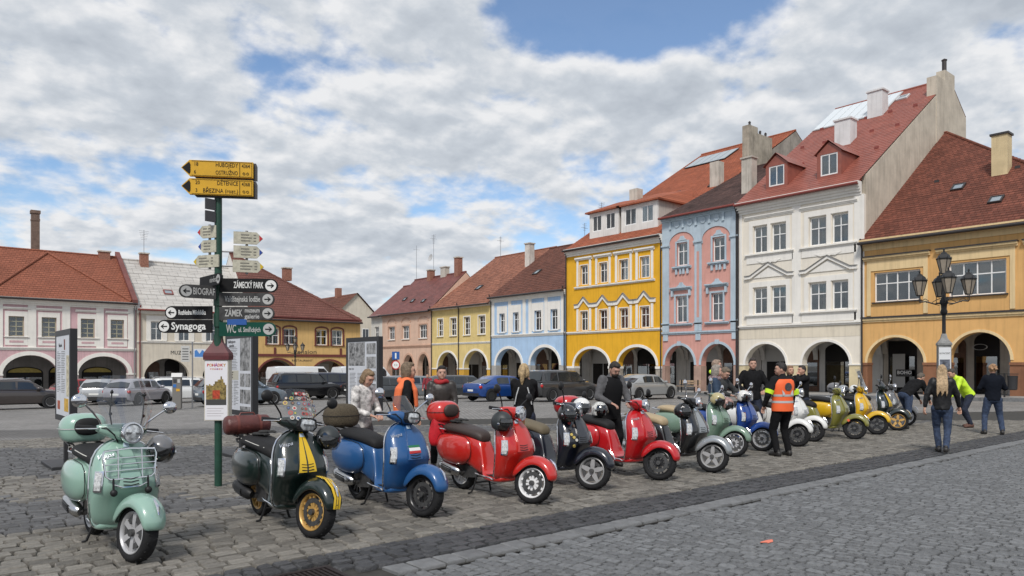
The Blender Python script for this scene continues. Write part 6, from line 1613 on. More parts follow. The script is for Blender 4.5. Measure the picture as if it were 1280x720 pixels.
# 10 marshal
q = person('marshal in orange reflective vest with yellow sleeve bands seen from behind', 12.83, 7.38, 68, 1.74, (.45, .27, .20), M('jacket_black', (.013, .013, .014), .85, spec=.15), c_bk2, hair=(.015, .012, .011), style='short', headyaw=55, vest=(m_hio, m_refl), hands={1: (.14, .30, .92), -1: (.10, -.28, .88)}, bulk=1.12, feet={1: (.0, .16), -1: (.05, -.13)})
for s in (-1, 1):
    b = MB(); w0 = q[3][s]; sh0 = q[1](0, s * .195, .485); m0 = (Vector(w0) + sh0) * .5; e0 = Vector(m0) + Vector((-.05, s * .045, -.01))
    b.tube([tuple(e0 + (sh0 - e0) * .30), tuple(e0 + (sh0 - e0) * .02)], [.086, .080], 12); b.build('sleeve_band', m_hiv, q[0], 40)
b = MB(); b.lathe([(.001, 0), (.075, 0), (.075, .004), (.001, .004)], 20, Matrix.Translation(q[1](-.165, 0, .36)) @ Matrix.Rotation(R(-90), 4, 'Y')); b.build('back_emblem', M('emblem_dark', (.06, .055, .06), .6, var=.6, vscale=30), q[0])
person('fair haired woman far behind the white scooters', 17.68, 9.97, 235, 1.70, hair=(.24, .14, .08), style='bob', fem=True, trousers=c_dkjean)
person('youth in black hoodie raising a hand to the mouth', 17.47, 9.49, 150, 1.70, (.5, .3, .22), c_blk, c_dkjean, hair=(.025, .018, .014), style='short', hands={1: (.17, .05, 1.50), -1: (.2, -.1, 1.1)})
# right hand group
person('man in black jacket and jeans bending over the dull grey scooter', 21.06, 8.50, -20, 1.78, jacket=c_blk, trousers=c_jean, hair=(.10, .08, .06), style='short', lean=52, hip=.90, feet={1: (.18, .17), -1: (-.22, -.15)}, hands={1: (.75, .16, .62), -1: (.72, -.14, .64)}, bulk=1.12)
person('woman with long blonde hair in black leather jacket walking over the gutter band', 15.67, 5.65, 22, 1.70, jacket=M('leather_black', (.011, .011, .012), .5, var=.2, spec=.3), trousers=c_jean, hair=(.40, .28, .16), style='long', fem=True, feet={1: (.20, .05), -1: (-.16, -.06, .03)}, hands={1: (-.08, .30, .88), -1: (.14, -.30, .88)}, bulk=1.05)
person('person in yellow reflective top and jeans stooping beside the lamp post', 22.75, 7.55, 140, 1.78, jacket=m_hiv, trousers=c_dkjean, hair=(.05, .04, .03), style='short', lean=38, hip=.90, feet={1: (.08, .17), -1: (-.12, -.17)}, hands={1: (.62, .2, .7), -1: (.62, -.16, .7)}, shoes=M('shoe_brown', (.10, .045, .03), .6), bulk=1.08)
person('woman with short curly fair hair in navy jacket holding hands to her chest', 20.88, 6.37, 28, 1.70, jacket=M('jacket_navy', (.008, .010, .016), .9, spec=.12), trousers=c_jean, hair=(.33, .19, .10), style='curly', fem=True, feet={1: (-.05, .20), -1: (.03, -.20)}, hands={1: (.22, .10, 1.22), -1: (.22, -.10, 1.24)}, bulk=1.12)
person('distant person in red and black jacket between parked cars', 21.5, 32.5, 230, 1.60, jacket=M('jacket_redblack', (.22, .02, .03), .8, var=.9, vscale=7), trousers=c_bk2, hair=(.03, .02, .02), style='short', z0=ground_z(32.5))
# red rain jacket draped beside the blue scooter
b = MB(); rg = random.Random(11)
b.loft([[(r_ * math.cos(t) * (1 + .18 * math.sin(3 * t + z * 9)) + .03 * z, r_ * .55 * math.sin(t) * (1 + .2 * math.cos(4 * t + z * 7)), z) for t in [i * 2 * math.pi / 16 for i in range(16)]] for z, r_ in ((.55, .13), (.62, .17), (.75, .19), (.88, .17), (1.0, .14), (1.10, .10), (1.15, .05))])
ob = b.build('rain_jacket', M('nylon_red', (.50, .01, .02), .5, var=.2, vscale=12), loc=(5.95, 8.70, 0), smooth=180, sub=1); tag(ob, 'bright red rain jacket bundled behind the satin blue scooter', 'jacket')
# ================================================================ cars
CK = {  # L, W, H, belt, hood, xA, xB, xC, xD, deck
 'hatch': (4.15, 1.76, 1.47, .95, .90, 1.00, .38, -1.45, -1.92, .98), 'estate': (4.70, 1.82, 1.49, .96, .92, 1.20, .52, -1.95, -2.26, .98), 'sedan': (4.68, 1.82, 1.46, .95, .92, 1.10, .45, -1.00, -1.78, 1.03),
 'suv': (4.75, 1.90, 1.74, 1.08, 1.06, 1.15, .55, -1.95, -2.26, 1.08), 'mpv': (4.85, 1.90, 1.76, 1.05, 1.02, 1.50, .62, -2.15, -2.36, 1.05), 'van': (5.50, 2.0, 2.30, 1.30, 1.22, 2.10, 1.35, -2.66, -2.72, 1.30)}
m_carglass = M('car_glass', (.018, .022, .025), .06, spec=.9); m_tail = M('tail_lamp', (.42, .015, .015), .2); m_headl = M('head_lamp', (.65, .67, .68), .1, spec=.8); m_cartrim = M('car_trim', (.02, .02, .02), .6)
CM = {}
def car(label, kind, u, v, heading, c, wheelm=None, rail=False):
    L_, W_c, H_, belt, hood, xA, xB, xC, xD, deck = CK[kind]
    o = thing('parked_car' if kind != 'van' else 'parked_van', label, 'car' if kind != 'van' else 'van', (u, v, ground_z(v) + .005), R(heading), 'cars parked on the square')
    hw = W_c / 2; hl = L_ / 2; wr_ = .33 if kind not in ('suv', 'van') else .36; ax = (-hl + .85, hl - .92)
    key = kind
    if key not in CM:
        d = {}
        b = MB(); S_ = [(-hl, .42, deck - .18, hw * .80), (-hl + .06, .30, deck - .05, hw * .90), (-hl + .25, .24, deck, hw * .97), (xD, .22, belt + .01, hw * .99), (xC * .5, .22, belt, hw), (0, .22, belt - .01, hw), (xA, .22, belt - .02, hw * .99), (xA + .35, .22, hood + .0, hw * .97), (hl - .45, .22, hood - .10, hw * .94), (hl - .15, .24, hood - .22, hw * .86), (hl - .02, .32, hood - .34, hw * .74)]
        rings = []
        for x, z0, z1, w in S_:
            zm = z0 + (z1 - z0) * .55
            half = [(0, z0), (w * .80, z0), (w * .96, z0 + .06), (w, zm), (w * .985, z1 - .12), (w * .93, z1 - .02), (w * .72, z1 + .025), (0, z1 + .045)]
            rings.append([(x, y, z) for y, z in half] + [(x, -y, z) for y, z in half[-2:0:-1]])
        b.loft(rings); d['body'] = b.mesh('body', M('slot_default'), 45)
        b = MB(); G = [(xD - .02, belt, belt + .02, hw * .93, hw * .90), (xC - (.05 if kind != 'sedan' else 0), belt, H_ - .06, hw * .93, hw * .76), (xC + .25, belt, H_, hw * .93, hw * .77), (-.3, belt, H_, hw * .93, hw * .78), (xB, belt, H_ - .03, hw * .93, hw * .76), (xA + .02, belt - .02, belt - .0, hw * .93, hw * .88)]
        if kind == 'van': G[0] = (xD - .02, belt, belt + .6, hw * .96, hw * .92); G = [(a, b_, c_, d_ * 1.03, e_ * 1.12) for a, b_, c_, d_, e_ in G]
        rings = []
        for x, z0, z1, w0, w1 in G:
            half = [(w0, z0), (w1, max(z0, z1 - .06)), (w1 * .86, z1)]
            rings.append([(x, y, z) for y, z in half] + [(x, 0, z1 + .012)] + [(x, -y, z) for y, z in half[::-1]])
        b.loft(rings); d['cabin'] = b.mesh('cabin', M('slot_default'), 45); d['G'] = G
        # glass: side panes follow the cabin flank
        def flank(x, f, s, off=.012):
            for a, c_ in zip(G[:-1], G[1:]):
                if a[0] <= x <= c_[0]:
                    t = (x - a[0]) / (c_[0] - a[0]); z0, z1, w0, w1 = [p + (q - p) * t for p, q in zip(a[1:], c_[1:])]; zt = max(z0, z1 - .06)
                    return (x, s * (w0 + (w1 - w0) * f + off), z0 + (zt - z0) * f)
        panes = []
        if kind == 'van': spans = [(xB - .55, xA - .55)]
        elif kind == 'sedan': spans = [(xC + .02, -.12), (-.02, xA - .30)]
        else: spans = [(xC - .02, -1.05), (-.97, -.1), (-.0, xA - .30)]
        for s in (-1, 1):
            for a, c_ in spans:
                b = MB(); n = 6; xs = [a + (c_ - a) * i / n for i in range(n + 1)]; r0 = [flank(x, .10, s) for x in xs]; r1 = [flank(x, .90, s) for x in xs]
                b.loft([r0, r1], closed=False); panes.append(b.mesh('side_window', m_carglass, 60, fix=False))
        d['panes'] = panes
        b = MB(); ws = [(xA - .02, belt + .03, hw * .84), (xB + .06, H_ - .085, hw * .70)]
        b.add([(ws[0][0] + .04, -ws[0][2], ws[0][1]), (ws[0][0] + .04, ws[0][2], ws[0][1]), (ws[1][0] + .03, ws[1][2], ws[1][1]), (ws[1][0] + .03, -ws[1][2], ws[1][1]), (ws[0][0] + .10, 0, ws[0][1]), (ws[1][0] + .07, 0, ws[1][1])], [(0, 4, 5, 3), (4, 1, 2, 5)]); d['ws'] = b.mesh('windscreen', m_carglass, 60)
        b = MB(); rx0, rx1 = (xD - .05, xC - .07) if kind != 'sedan' else (xD - .02, xC - .03)
        if kind != 'van':
            b.add([(rx0, -hw * .80, belt + .09), (rx0, hw * .80, belt + .09), (rx1, hw * .68, H_ - .12), (rx1, -hw * .68, H_ - .12), (rx0 - .03, 0, belt + .09), (rx1 - .03, 0, H_ - .11)], [(0, 4, 5, 3), (4, 1, 2, 5)]); d['rw'] = b.mesh('rear_window', m_carglass, 60)
        b = MB(); b.box(-.012, .0, -.07 * 2, .07 * 2, -.06, .10); b = MB(); b.bevbox(-.05, .12, -.17, .12, -.08, .09, .03); d['tl'] = b.mesh('tail_lamp', m_tail, 60)
        b = MB(); b.bevbox(-.16, .06, -.16, .16, -.055, .055, .03); d['hl'] = b.mesh('head_lamp', m_headl, 60)
        b = MB(); b.lathe([(wr_ - .10, -.11), (wr_ - .02, -.115), (wr_, -.09), (wr_, .09), (wr_ - .02, .115), (wr_ - .10, .11), (wr_ - .10, -.11)], 24, YM(0, 0), cap=False); d['tyre'] = b.mesh('wheel', m_rubber, 40)
        b = MB(); b.lathe([(wr_ - .10, -.10), (wr_ - .12, -.085), (wr_ - .13, .085), (wr_ - .10, .10)], 24, YM(0, 0), cap=False); b.lathe([(.005, -.075), (.06, -.075), (.07, .0), (.06, .075), (.005, .075)], 12, YM(0, 0))
        for k in range(5):
            T = Matrix.Rotation(2 * math.pi * k / 5, 4, 'Y')
            for s in (-1, 1): b.loft([[(-.035, s * .06, .04), (.035, s * .06, .04), (.035, s * .085, .04), (-.035, s * .085, .04)], [(-.05, s * .07, wr_ - .11), (.05, s * .07, wr_ - .11), (.05, s * .092, wr_ - .11), (-.05, s * .092, wr_ - .11)]], T=T)
        d['rim'] = b.mesh('rim', m_alu, 40)
        b = MB(); b.lathe([(.005, 0), (wr_ + .065, 0), (wr_ + .065, .01), (.005, .01)], 28, YM(0, 0)); d['arch'] = b.mesh('wheel_arch', m_cartrim, 40)
        b = MB(); b.bevbox(-.09, .09, -.11, .07, -.06, .07, .03); d['mir'] = b.mesh('wing_mirror', M('slot_default'), 60)
        b = MB(); b.box(-.004, .0, -.26, .26, -.055, .055); d['plate'] = b.mesh('number_plate', m_platew)
        b = MB(); b.box(-hl - .005, -hl + .12, -hw * .82, hw * .82, .30, .47); b.box(hl - .12, hl + .005, -hw * .70, hw * .70, .28, .42); d['bump'] = b.mesh('bumper_trim', m_cartrim)
        for s in (-1, 1):
            b = MB(); b.tube([(-.95 - .9 * (kind != 'sedan'), s * hw * .73, H_ + .0), (-.8 - .9 * (kind != 'sedan'), s * hw * .73, H_ + .05), (.15, s * hw * .73, H_ + .05), (.3, s * hw * .73, H_ - .0)], .018, 6)
            d['rail%d' % s] = b.mesh('roof_rail', m_alu, 40)
        CM[key] = d
    d = CM[key]
    obj('body', d['body'], o, mats=[c]); cb_ = obj('cabin', d['cabin'], o, mats=[c])
    for p in d['panes']: obj('side_window', p, cb_)
    obj('windscreen', d['ws'], cb_)
    if 'rw' in d: obj('rear_window', d['rw'], cb_)
    if rail: obj('roof_rail', d['rail-1'], cb_); obj('roof_rail', d['rail1'], cb_)
    for s in (-1, 1):
        obj('tail_lamp', d['tl'], o, loc=(-hl + .09, s * hw * .80, deck - .22)); obj('head_lamp', d['hl'], o, loc=(hl - .20, s * hw * .66, hood - .29))
        obj('wing_mirror', d['mir'], o, loc=(xA - .28, s * (hw + .06), belt + .06), mats=[c])
        for x in ax:
            obj('wheel_arch', d['arch'], o, loc=(x, s * (hw - .005) + (.006 if s < 0 else .006), wr_ + .02)); w = obj('wheel', d['tyre'], o, loc=(x, s * (hw - .095), wr_)); obj('rim', d['rim'], w, mats=[wheelm or m_alu])
    obj('number_plate', d['plate'], o, loc=(-hl - .006, 0, .62 if kind != 'van' else .75)); obj('bumper_trim', d['bump'], o)
    return o
cc = lambda n_, c_, m_=.35: M('car_' + n_, c_, .28, metal=m_, coat=1.0)
car('brown estate car parked side-on at the square edge', 'estate', 4.95, 46.0, 0, cc('brown', (.055, .045, .042)), rail=True)
car('red hatchback parked behind the tall notice board', 'hatch', 9.6, 53.5, 20, cc('red', (.30, .012, .016)))
car('silver hatchback with its tail to the square', 'hatch', 9.8, 50.0, 65, cc('silver', (.45, .46, .47)))
car('pale lilac grey hatchback beside the white estate', 'hatch', 11.0, 46.6, 40, cc('lilac', (.42, .41, .44)))
car('white estate car behind the ticket machine', 'estate', 14.2, 48.5, 0, cc('white', (.72, .73, .72), .0), rail=True)
car('grey blue hatchback parked past the ticket machine', 'estate', 14.7, 40.6, 0, cc('greyblue', (.16, .20, .24)))
car('black off-road estate with chrome window line near the far lamp', 'suv', 20.9, 46.0, 0, cc('black', (.012, .012, .014)), rail=True)
car('dark navy people carrier behind the black off-road estate', 'mpv', 24.3, 48.6, 0, cc('navy', (.010, .014, .035)))
car('black saloon car in front of the navy people carrier', 'sedan', 24.6, 43.0, 0, cc('black2', (.016, .016, .018)))
car('long white delivery van under the guesthouse arches', 'van', 25.5, 56.5, 0, cc('vanwhite', (.74, .76, .77), .0))
car('second white van parked nose to tail with the long one', 'van', 31.6, 57.5, 0, cc('vanwhite2', (.70, .73, .76), .0))
car('white hatchback half hidden behind the black off-road estate', 'hatch', 17.6, 49.5, 0, cc('white2', (.66, .67, .67), .0))
car('silver grey estate near the peach house arches', 'estate', 26.0, 40.6, -8, cc('silver2', (.22, .24, .25)))
car('dark grey estate between silver grey estate and blue saloon', 'estate', 28.9, 39.6, -5, cc('dgrey2', (.055, .06, .065)))
car('metallic blue saloon car parked before the cream yellow house', 'sedan', 27.9, 34.2, 0, cc('blue', (.010, .060, .26)), wheelm=m_blackw)
car('charcoal estate car parked before the pale blue house', 'suv', 29.9, 31.2, 0, cc('charcoal', (.045, .045, .047)))
car('silver saloon car parked before the bright yellow house', 'sedan', 34.6, 28.9, 0, cc('silver3', (.36, .37, .37)))
car('dark grey hatchback further along before the bright yellow house', 'hatch', 22.8, 39.2, 0, cc('dk3', (.05, .055, .06)))
# ================================================================ street furniture
m_postg = M('post_green', (.012, .055, .035), .45, var=.2, vscale=6)
m_sgnblk = M('sign_black', (.010, .010, .011), .6, var=.2, vscale=8, spec=.2); m_sgngrey = M('sign_faded', (.055, .055, .055), .65, var=.35, vscale=10, spec=.2); m_sgnwht = M('sign_letter', (.72, .72, .70), .5); m_letgrey = M('sign_letter_faded', (.42, .42, .41), .6)
m_sgnyel = M('sign_yellow', (.62, .34, .006), .45, var=.08, vscale=6); m_cream_s = M('sign_cream', (.46, .44, .35), .7, var=.22, vscale=14); m_sgngrn = M('sign_green', (.005, .06, .04), .55, var=.15, spec=.2); m_steel2 = M('galvanised', (.28, .28, .29), .5, metal=.5)
FC = R(-40)   # boards face back along the view axis: local x = image right
post = thing('signpost', 'green signpost carrying yellow route boards and black direction arms', 'signpost', (3.58, 10.8, ground_z(10.8)), FC)
b = MB(); b.tube([(0, 0, 0), (0, 0, 4.55)], .052, 14); b.build('pole', m_postg, post, 40)
for z in (2.15, 2.45, 2.75, 3.0): b = MB(); b.tube([(0, 0, z - .17), (0, 0, z + .02)], .066, 14); b.build('collar', m_postg, post, 40)
def fit_text(body, size, mat, width, bold=0.0):
    me = text_mesh(body, size, mat, 'LEFT', .001, bold, 1.0)
    xs_ = [v.co.x for v in me.vertices]; return me, width / max(.01, max(xs_) - min(xs_))
def arm(x0, x1, z, h_, mat, point, tm, text, tsize, tx, ang=0, arrow='circle', y=-.07, th=.03, sub=None, xs=1.0, round_=True, bold=.0):
    """flat board in XZ; point = -1 / +1: end that carries the arrow"""
    hh = h_ / 2; n = 8
    if round_:
        a_ = [(x1 - hh + hh * math.cos(t), hh * math.sin(t)) for t in [R(-90 + 180 * i / n) for i in range(n + 1)]] if point > 0 else [(x1, -hh), (x1, hh)]
        c_ = [(x0 + hh - hh * math.cos(t), hh * math.sin(t)) for t in [R(90 - 180 * i / n) for i in range(n + 1)]] if point < 0 else [(x0, hh), (x0, -hh)]
        poly = a_ + c_
    else:
        poly = [(x1 - (hh * 1.0 if point > 0 else 0), -hh), (x1, 0) if point > 0 else (x1, -hh + .001), (x1 - (hh if point > 0 else 0), hh), (x0 + (hh if point < 0 else 0), hh), (x0, 0) if point < 0 else (x0, hh - .001), (x0 + (hh if point < 0 else 0), -hh)]
    T = Matrix.Rotation(ang, 4, 'Z')
    b = MB(); b.prism(poly, lambda p, k: (p[0], y - th * (1 - k), z + p[1]), T); o = b.build('sign_arm', mat, post)
    yf = y - th - .003
    def place(ob): ob.matrix_local = T @ ob.matrix_local
    for tt, sz, xx, dz in ([(text, tsize, tx, 0)] if text else []) + (sub or []):
        if isinstance(xx, tuple): tme, sx = fit_text(tt, sz, tm, xx[1] - xx[0], bold); xx = xx[0]
        else: tme, sx = text_mesh(tt, sz, tm, 'LEFT', .001, bold, xs), 1.0
        ob = obj('lettering', tme, o); ob.matrix_local = T @ Matrix.Translation((xx, yf, z + dz)) @ Matrix.Diagonal((sx, 1, 1, 1))
    if arrow == 'circle':
        ax_ = (x0 + hh) if point < 0 else (x1 - hh); r_ = hh * .80
        b = MB(); b.lathe([(.001, 0), (r_, 0), (r_, .003), (.001, .003)], 22, T @ Matrix.Translation((ax_, yf + .003, z)) @ Matrix.Rotation(R(90), 4, 'X')); b.build('arrow_disc', tm, o)
        s = point; b = MB()
        for pl in ([(-.62 * s, -.10), (.30 * s, -.10), (.30 * s, .10), (-.62 * s, .10)], [(.62 * s, 0), (.02 * s, .50), (.02 * s, .30), (.36 * s, 0)], [(.62 * s, 0), (.36 * s, 0), (.02 * s, -.30), (.02 * s, -.50)]):
            b.prism(pl, lambda p, k: (ax_ + p[0] * r_, yf - .002 - .002 * k, z + p[1] * r_), T)
        b.build('arrow', m_sgnblk, o)
    return o
Zp = lambda y: 1.7 + (457 - y) / 87.2 - post.location.z
Xp = lambda x: (x - 274) / 87.2
# yellow cycle route boards
for zc, rows in ((Zp(214.5), [('18', .075, -.30, .055), ('6', .075, -.30, -.055), ('HUBOJEDY', .085, (-.01, .29), .055), ('OSTRUŽNO', .085, (-.01, .29), -.055), ('4364', .075, (.345, .455), .05)]), (Zp(237), [('20', .075, -.28, .055), ('3', .075, -.28, -.055), ('DĚTENICE', .085, (.01, .29), .055), ('BŘEZINA (rozc.)', .085, (-.18, .29), -.055), ('4368', .075, (.345, .455), .05)])):
    o = arm(-.47, .50, zc, .225, m_sgnyel, -1, m_sgnblk, None, 0, 0, R(9), None, sub=rows, y=-.075, th=.05, round_=False, xs=.82)
    T = Matrix.Rotation(R(9), 4, 'Z')
    b = MB(); b.prism([(-.455, 0), (-.36, .085), (-.345, .05), (-.345, -.05), (-.36, -.085)], lambda p, k: (p[0], -.129 - .003 * k, zc + p[1]), T); b.build('arrow_tip', m_sgnblk, o)
    b = MB(); b.box(.315, .321, -.132, -.129, zc - .098, zc + .098, T); b.build('divider', m_sgnblk, o)
    b = MB()
    for q in ((-.33, .485, .099, .103), (-.33, .485, -.103, -.099), (.48, .485, -.099, .099)): b.box(q[0], q[1], -.131, -.129, zc + q[2], zc + q[3], T)
    b.build('border', m_sgnblk, o)
    b = MB()
    for w_ in (-.025, .025): b.lathe([(.018, 0), (.018, .003), (.013, .003), (.013, 0), (.018, 0)], 14, T @ Matrix.Translation((.40 + w_, -.130, zc - .055)) @ Matrix.Rotation(R(90), 4, 'X'), cap=False)
    b.build('bicycle_mark', m_sgnblk, o)
    b = MB(); b.prism([(-.44, -.0), (-.33, .11), (.51, .11), (.525, .07), (.525, -.135), (-.30, -.135)], lambda p, k: (p[0] + .02, -.074 + .045 * k, zc + p[1]), T); b.build('board_back', M('sign_back', (.055, .055, .06), .6), o)
# plates seen edge-on
for y in (258, 273):
    b = MB(); b.box(-.15, .0, -.012, .012, Zp(y) - .075, Zp(y) + .075, Matrix.Translation((-.02, -.06, 0)) @ Matrix.Rotation(R(52), 4, 'Z')); b.build('edge_plate', M('sign_back'), post)
# cream hiking boards on little bars
for xb, rows, s in ((Xp(262), [(247, 275, 290.5), (248, 275, 308.5), (241, 279, 327)], -1), (Xp(308), [(292, 327, 297), (292, 327, 314.5), (291, 328, 332.5)], 1)):
    b = MB(); zs = [Zp(r[2]) for r in rows]; ca, sa = math.cos(R(18)), math.sin(R(18)); bx, by = xb * ca, abs(xb) * sa - .018
    b.tube([(bx, by, min(zs) - .11), (bx, by, max(zs) + .11)], .020, 8); b.tube([(0, 0, zs[1]), (bx, by, zs[1])], .012, 6); b.tube([(0, 0, zs[2]), (bx, by, zs[2])], .012, 6); b.build('sign_bar', m_steel2, post, 40)
    for i, (x0, x1, yc) in enumerate(rows):
        o = arm(Xp(x0), Xp(x1), Zp(yc), .175, m_cream_s, s, m_sgnblk, None, 0, 0, R(18 * s), None, y=-.045, th=.02, round_=False)
        T = Matrix.Rotation(R(18 * s), 4, 'Z'); ex = Xp(x0) if s < 0 else Xp(x1); hh = .0875; zc = Zp(yc)
        b = MB(); b.prism([(ex - s * .005, 0), (ex - s * .05, .045), (ex - s * .05, -.045)] , lambda p, k: (p[0], -.066 - .003 * k, zc + p[1]), T); b.build('trail_mark', M('trail_%d' % i, ((.45, .02, .03), (.02, .06, .30), (.60, .42, .02))[i], .5), o)
        b = MB(); a0, a1 = Xp(x0) + .09, Xp(x1) - .09
        for r_ in range(3):
            zz_ = zc + .045 - r_ * .042; f_ = (.55, .7, .62)[r_]
            b.box(a0 + .01, a0 + (a1 - a0) * f_, -.0685, -.066, zz_ - .008, zz_ + .008, T); b.box(a1 - .04, a1 - .005, -.0685, -.066, zz_ - .008, zz_ + .008, T)
        b.build('fine_print', M('print_grey', (.20, .19, .16), .6), o)
# direction arms
arm(.05, Xp(348), Zp(357.5), .195, m_sgnblk, 1, m_sgnwht, 'ZÁMECKÝ PARK', .125, (.24, .65), R(6), bold=.002)
arm(.05, Xp(346), Zp(375), .185, m_sgngrey, 1, m_letgrey, 'Valdštejnská lodžie', .115, (.13, .63), R(1), bold=.002)
arm(.05, Xp(346), Zp(392.5), .185, m_sgngrey, 1, m_letgrey, 'ZÁMEK', .135, (.13, .38), R(1), sub=[('muzeum', .09, (.41, .62), .042), ('galerie', .09, (.41, .62), -.045)], bold=.002)
arm(.05, Xp(348), Zp(412), .20, m_sgngrn, 1, m_letgrey, 'WC', .17, (.15, .29), R(1), sub=[('ul. Smiřických', .095, (.32, .63), -.01)], bold=.002)
arm(Xp(211), -.05, Zp(391.5), .185, m_sgnblk, -1, m_sgnwht, 'Rozhledna Milohlídka', .095, (Xp(228), Xp(262)), R(-1), bold=.002)
arm(Xp(202), -.05, Zp(408.5), .185, m_sgnblk, -1, m_sgnwht, 'Synagoga', .145, (Xp(219), Xp(262)), R(-1), bold=.003)
arm(-.55, -.06, Zp(367), .185, m_sgngrey, -1, m_letgrey, 'BIOGRAF', .135, (-.37, -.08), R(38), bold=.002)
arm(-.40, .40, Zp(352), .16, m_sgnblk, 1, m_letgrey, 'náměstí', .10, (.0, .26), R(-48), y=-.09)
b = MB(); b.bevbox(.16, .44, -.10, -.08, Zp(403) - .05, Zp(403) + .04, .008); b.build('sign_plate', M('sign_blue', (.02, .09, .32), .4), post)
# poster box hung round the pole
zr = Zp(450); zb_ = Zp(525)
pb = thing('poster_case', 'fairy tale poster case with maroon pagoda cap on the signpost', 'poster case', (3.58, 10.8, ground_z(10.8) + zb_), FC + R(4))
hh = zr - zb_
b = MB(); b.box(-.165, .165, -.085, -.07, 0, hh); b.box(-.165, .165, .07, .085, 0, hh); b.box(-.165, -.15, -.069, .069, 0, hh); b.box(.15, .165, -.069, .069, 0, hh); b.build('case', M('poster_frame', (.62, .58, .48), .6), pb)
b = MB(); b.box(-.155, .155, -0.0900, -.086, .01, hh - .01); pp = b.build('poster', M('poster_paper', (.72, .71, .74), .6), pb)
cols_ = [(.55, .03, .03), (.60, .30, .03), (.45, .02, .05), (.30, .05, .25), (.55, .10, .02), (.45, .03, .03), (.50, .25, .02)]
for i, ch in enumerate('POHÁDKY'): obj('lettering', text_mesh(ch, .055, M('poster_ink_%d' % i, cols_[i], .6), 'CENTER', .0006, .0015), pp, loc=(-.114 + i * .038, -0.0915, hh - .075))
for i in range(6): obj('lettering', text_mesh('VZÁMKU'[i], .03, M('poster_ink_%d' % (i % 7)), 'CENTER', .0006, .001), pp, loc=(-.075 + i * .03, -0.0915, hh - .13))
rg = random.Random(4); b = MB(); prof = [(-.14, .30)]
x = -.14
while x < .14: hgt = .52 + .10 * math.exp(-((x - .06) / .04) ** 2) + rg.uniform(-.03, .04); prof += [(x, hgt), (x + .02, hgt)]; x += .02
prof += [(.14, .30)]; b.prism(prof, lambda p, k: (p[0], -0.0912 - .0006 * k, p[1])); b.build('print_town', M('print_town', (.22, .16, .05), .7, var=.7, vscale=25), pp)
b = MB(); b.box(-.14, .14, -0.0916, -0.0908, .22, .36); b.build('print_panel', M('print_dark', (.05, .05, .05), .7), pp); b = MB(); b.box(-.05, .05, -0.0926, -0.0918, .31, .43); b.build('print_red', M('print_red', (.40, .05, .02), .7, var=.4, vscale=30), pp)
b = MB()
for i in range(4): b.box(-.13, .10 - .03 * (i % 2), -0.0916, -0.0908, .17 - i * .035, .176 - i * .035)
b.build('fine_print', M('print_pale', (.40, .36, .38), .7), pp)
m_mar = M('cap_maroon', (.105, .022, .026), .6, var=.2, vscale=8)
b = MB(); b.loft([[(x * s, y * s, z) for x, y in ((-1, -.6), (1, -.6), (1, .6), (-1, .6))] for s, z in ((.175, hh + .001), (.18, hh + .06), (.172, hh + .10), (.13, hh + .16), (.07, hh + .25), (.055, hh + .32))]); b.build('cap', m_mar, pb)
# ---- notice boards
m_bframe = M('board_frame', (.022, .022, .024), .5); m_bpanel = M('board_paper', (.60, .62, .66), .5, var=.06)
def board(label, u, v, seed, photos, base=True, rz=0):
    o = thing('notice_board', label, 'notice board', (u, v, ground_z(v)), R(-90 + rz), 'history notice boards'); rg = random.Random(seed)
    w, z0, z1 = .75, .80, 2.42
    b = MB(); b.box(-w, w, -.055, .055, z1 - .10, z1); b.box(-w, w, -.055, .055, z0, z0 + .10); b.box(-w, -w + .09, -.055, .055, z0 + .10, z1 - .10); b.box(w - .09, w, -.055, .055, z0 + .10, z1 - .10); b.build('frame', m_bframe, o)
    for s in (-1, 1):
        b = MB(); b.box(-w + .09, w - .09, s * .045 - .004, s * .045 + .004, z0 + .10, z1 - .10); pn = b.build('panel', m_bpanel, o)
    b = MB(); b.box(-.05, .05, -.03, .03, .06, z0); b.build('post', m_bframe, o)
    b = MB(); b.bevbox(-.62, .62, -.30, .30, 0.0, .065, .01); b.build('base_plate', m_bframe, o)
    pa = w - .09
    for (x0, x1, za, zb__) in photos:
        b = MB(); b.box(-pa + x0 * 2 * pa, -pa + x1 * 2 * pa, -.0515, -.0495, z0 + .1 + za * 1.42, z0 + .1 + zb__ * 1.42); b.build('photograph', M('photo_print_%d' % rg.randrange(4), (.22, .22, .22), .5, var=.95, vscale=rg.uniform(7, 11)), o)
    b = MB()
    for cx0, cx1, za, zb__ in TEXTCOL[seed]:
        z = zb__
        while z > za:
            L2 = rg.uniform(.75, 1.0) if rg.random() > .15 else .4
            b.box(-pa + cx0 * 2 * pa, -pa + (cx0 + (cx1 - cx0) * L2) * 2 * pa, -.0505, -.0495, z0 + .1 + z * 1.42 - .006, z0 + .1 + z * 1.42 + .005); z -= .022
    q = b.build('fine_print', M('print_black', (.16, .16, .17), .6), o); q['kind'] = 'stuff'
    return o, pa, z0 + .1
TEXTCOL = {1: [(.08, .36, .28, .80), (.40, .68, .28, .80)], 2: [(.05, .45, .55, .88), (.05, .26, .05, .40), (.29, .5, .05, .40)], 3: [(.06, .30, .05, .50), (.34, .58, .05, .50)]}
B1 = board('tall notice board of closely printed columns with a yellow corner picture', 2.38, 15.2, 1, [])
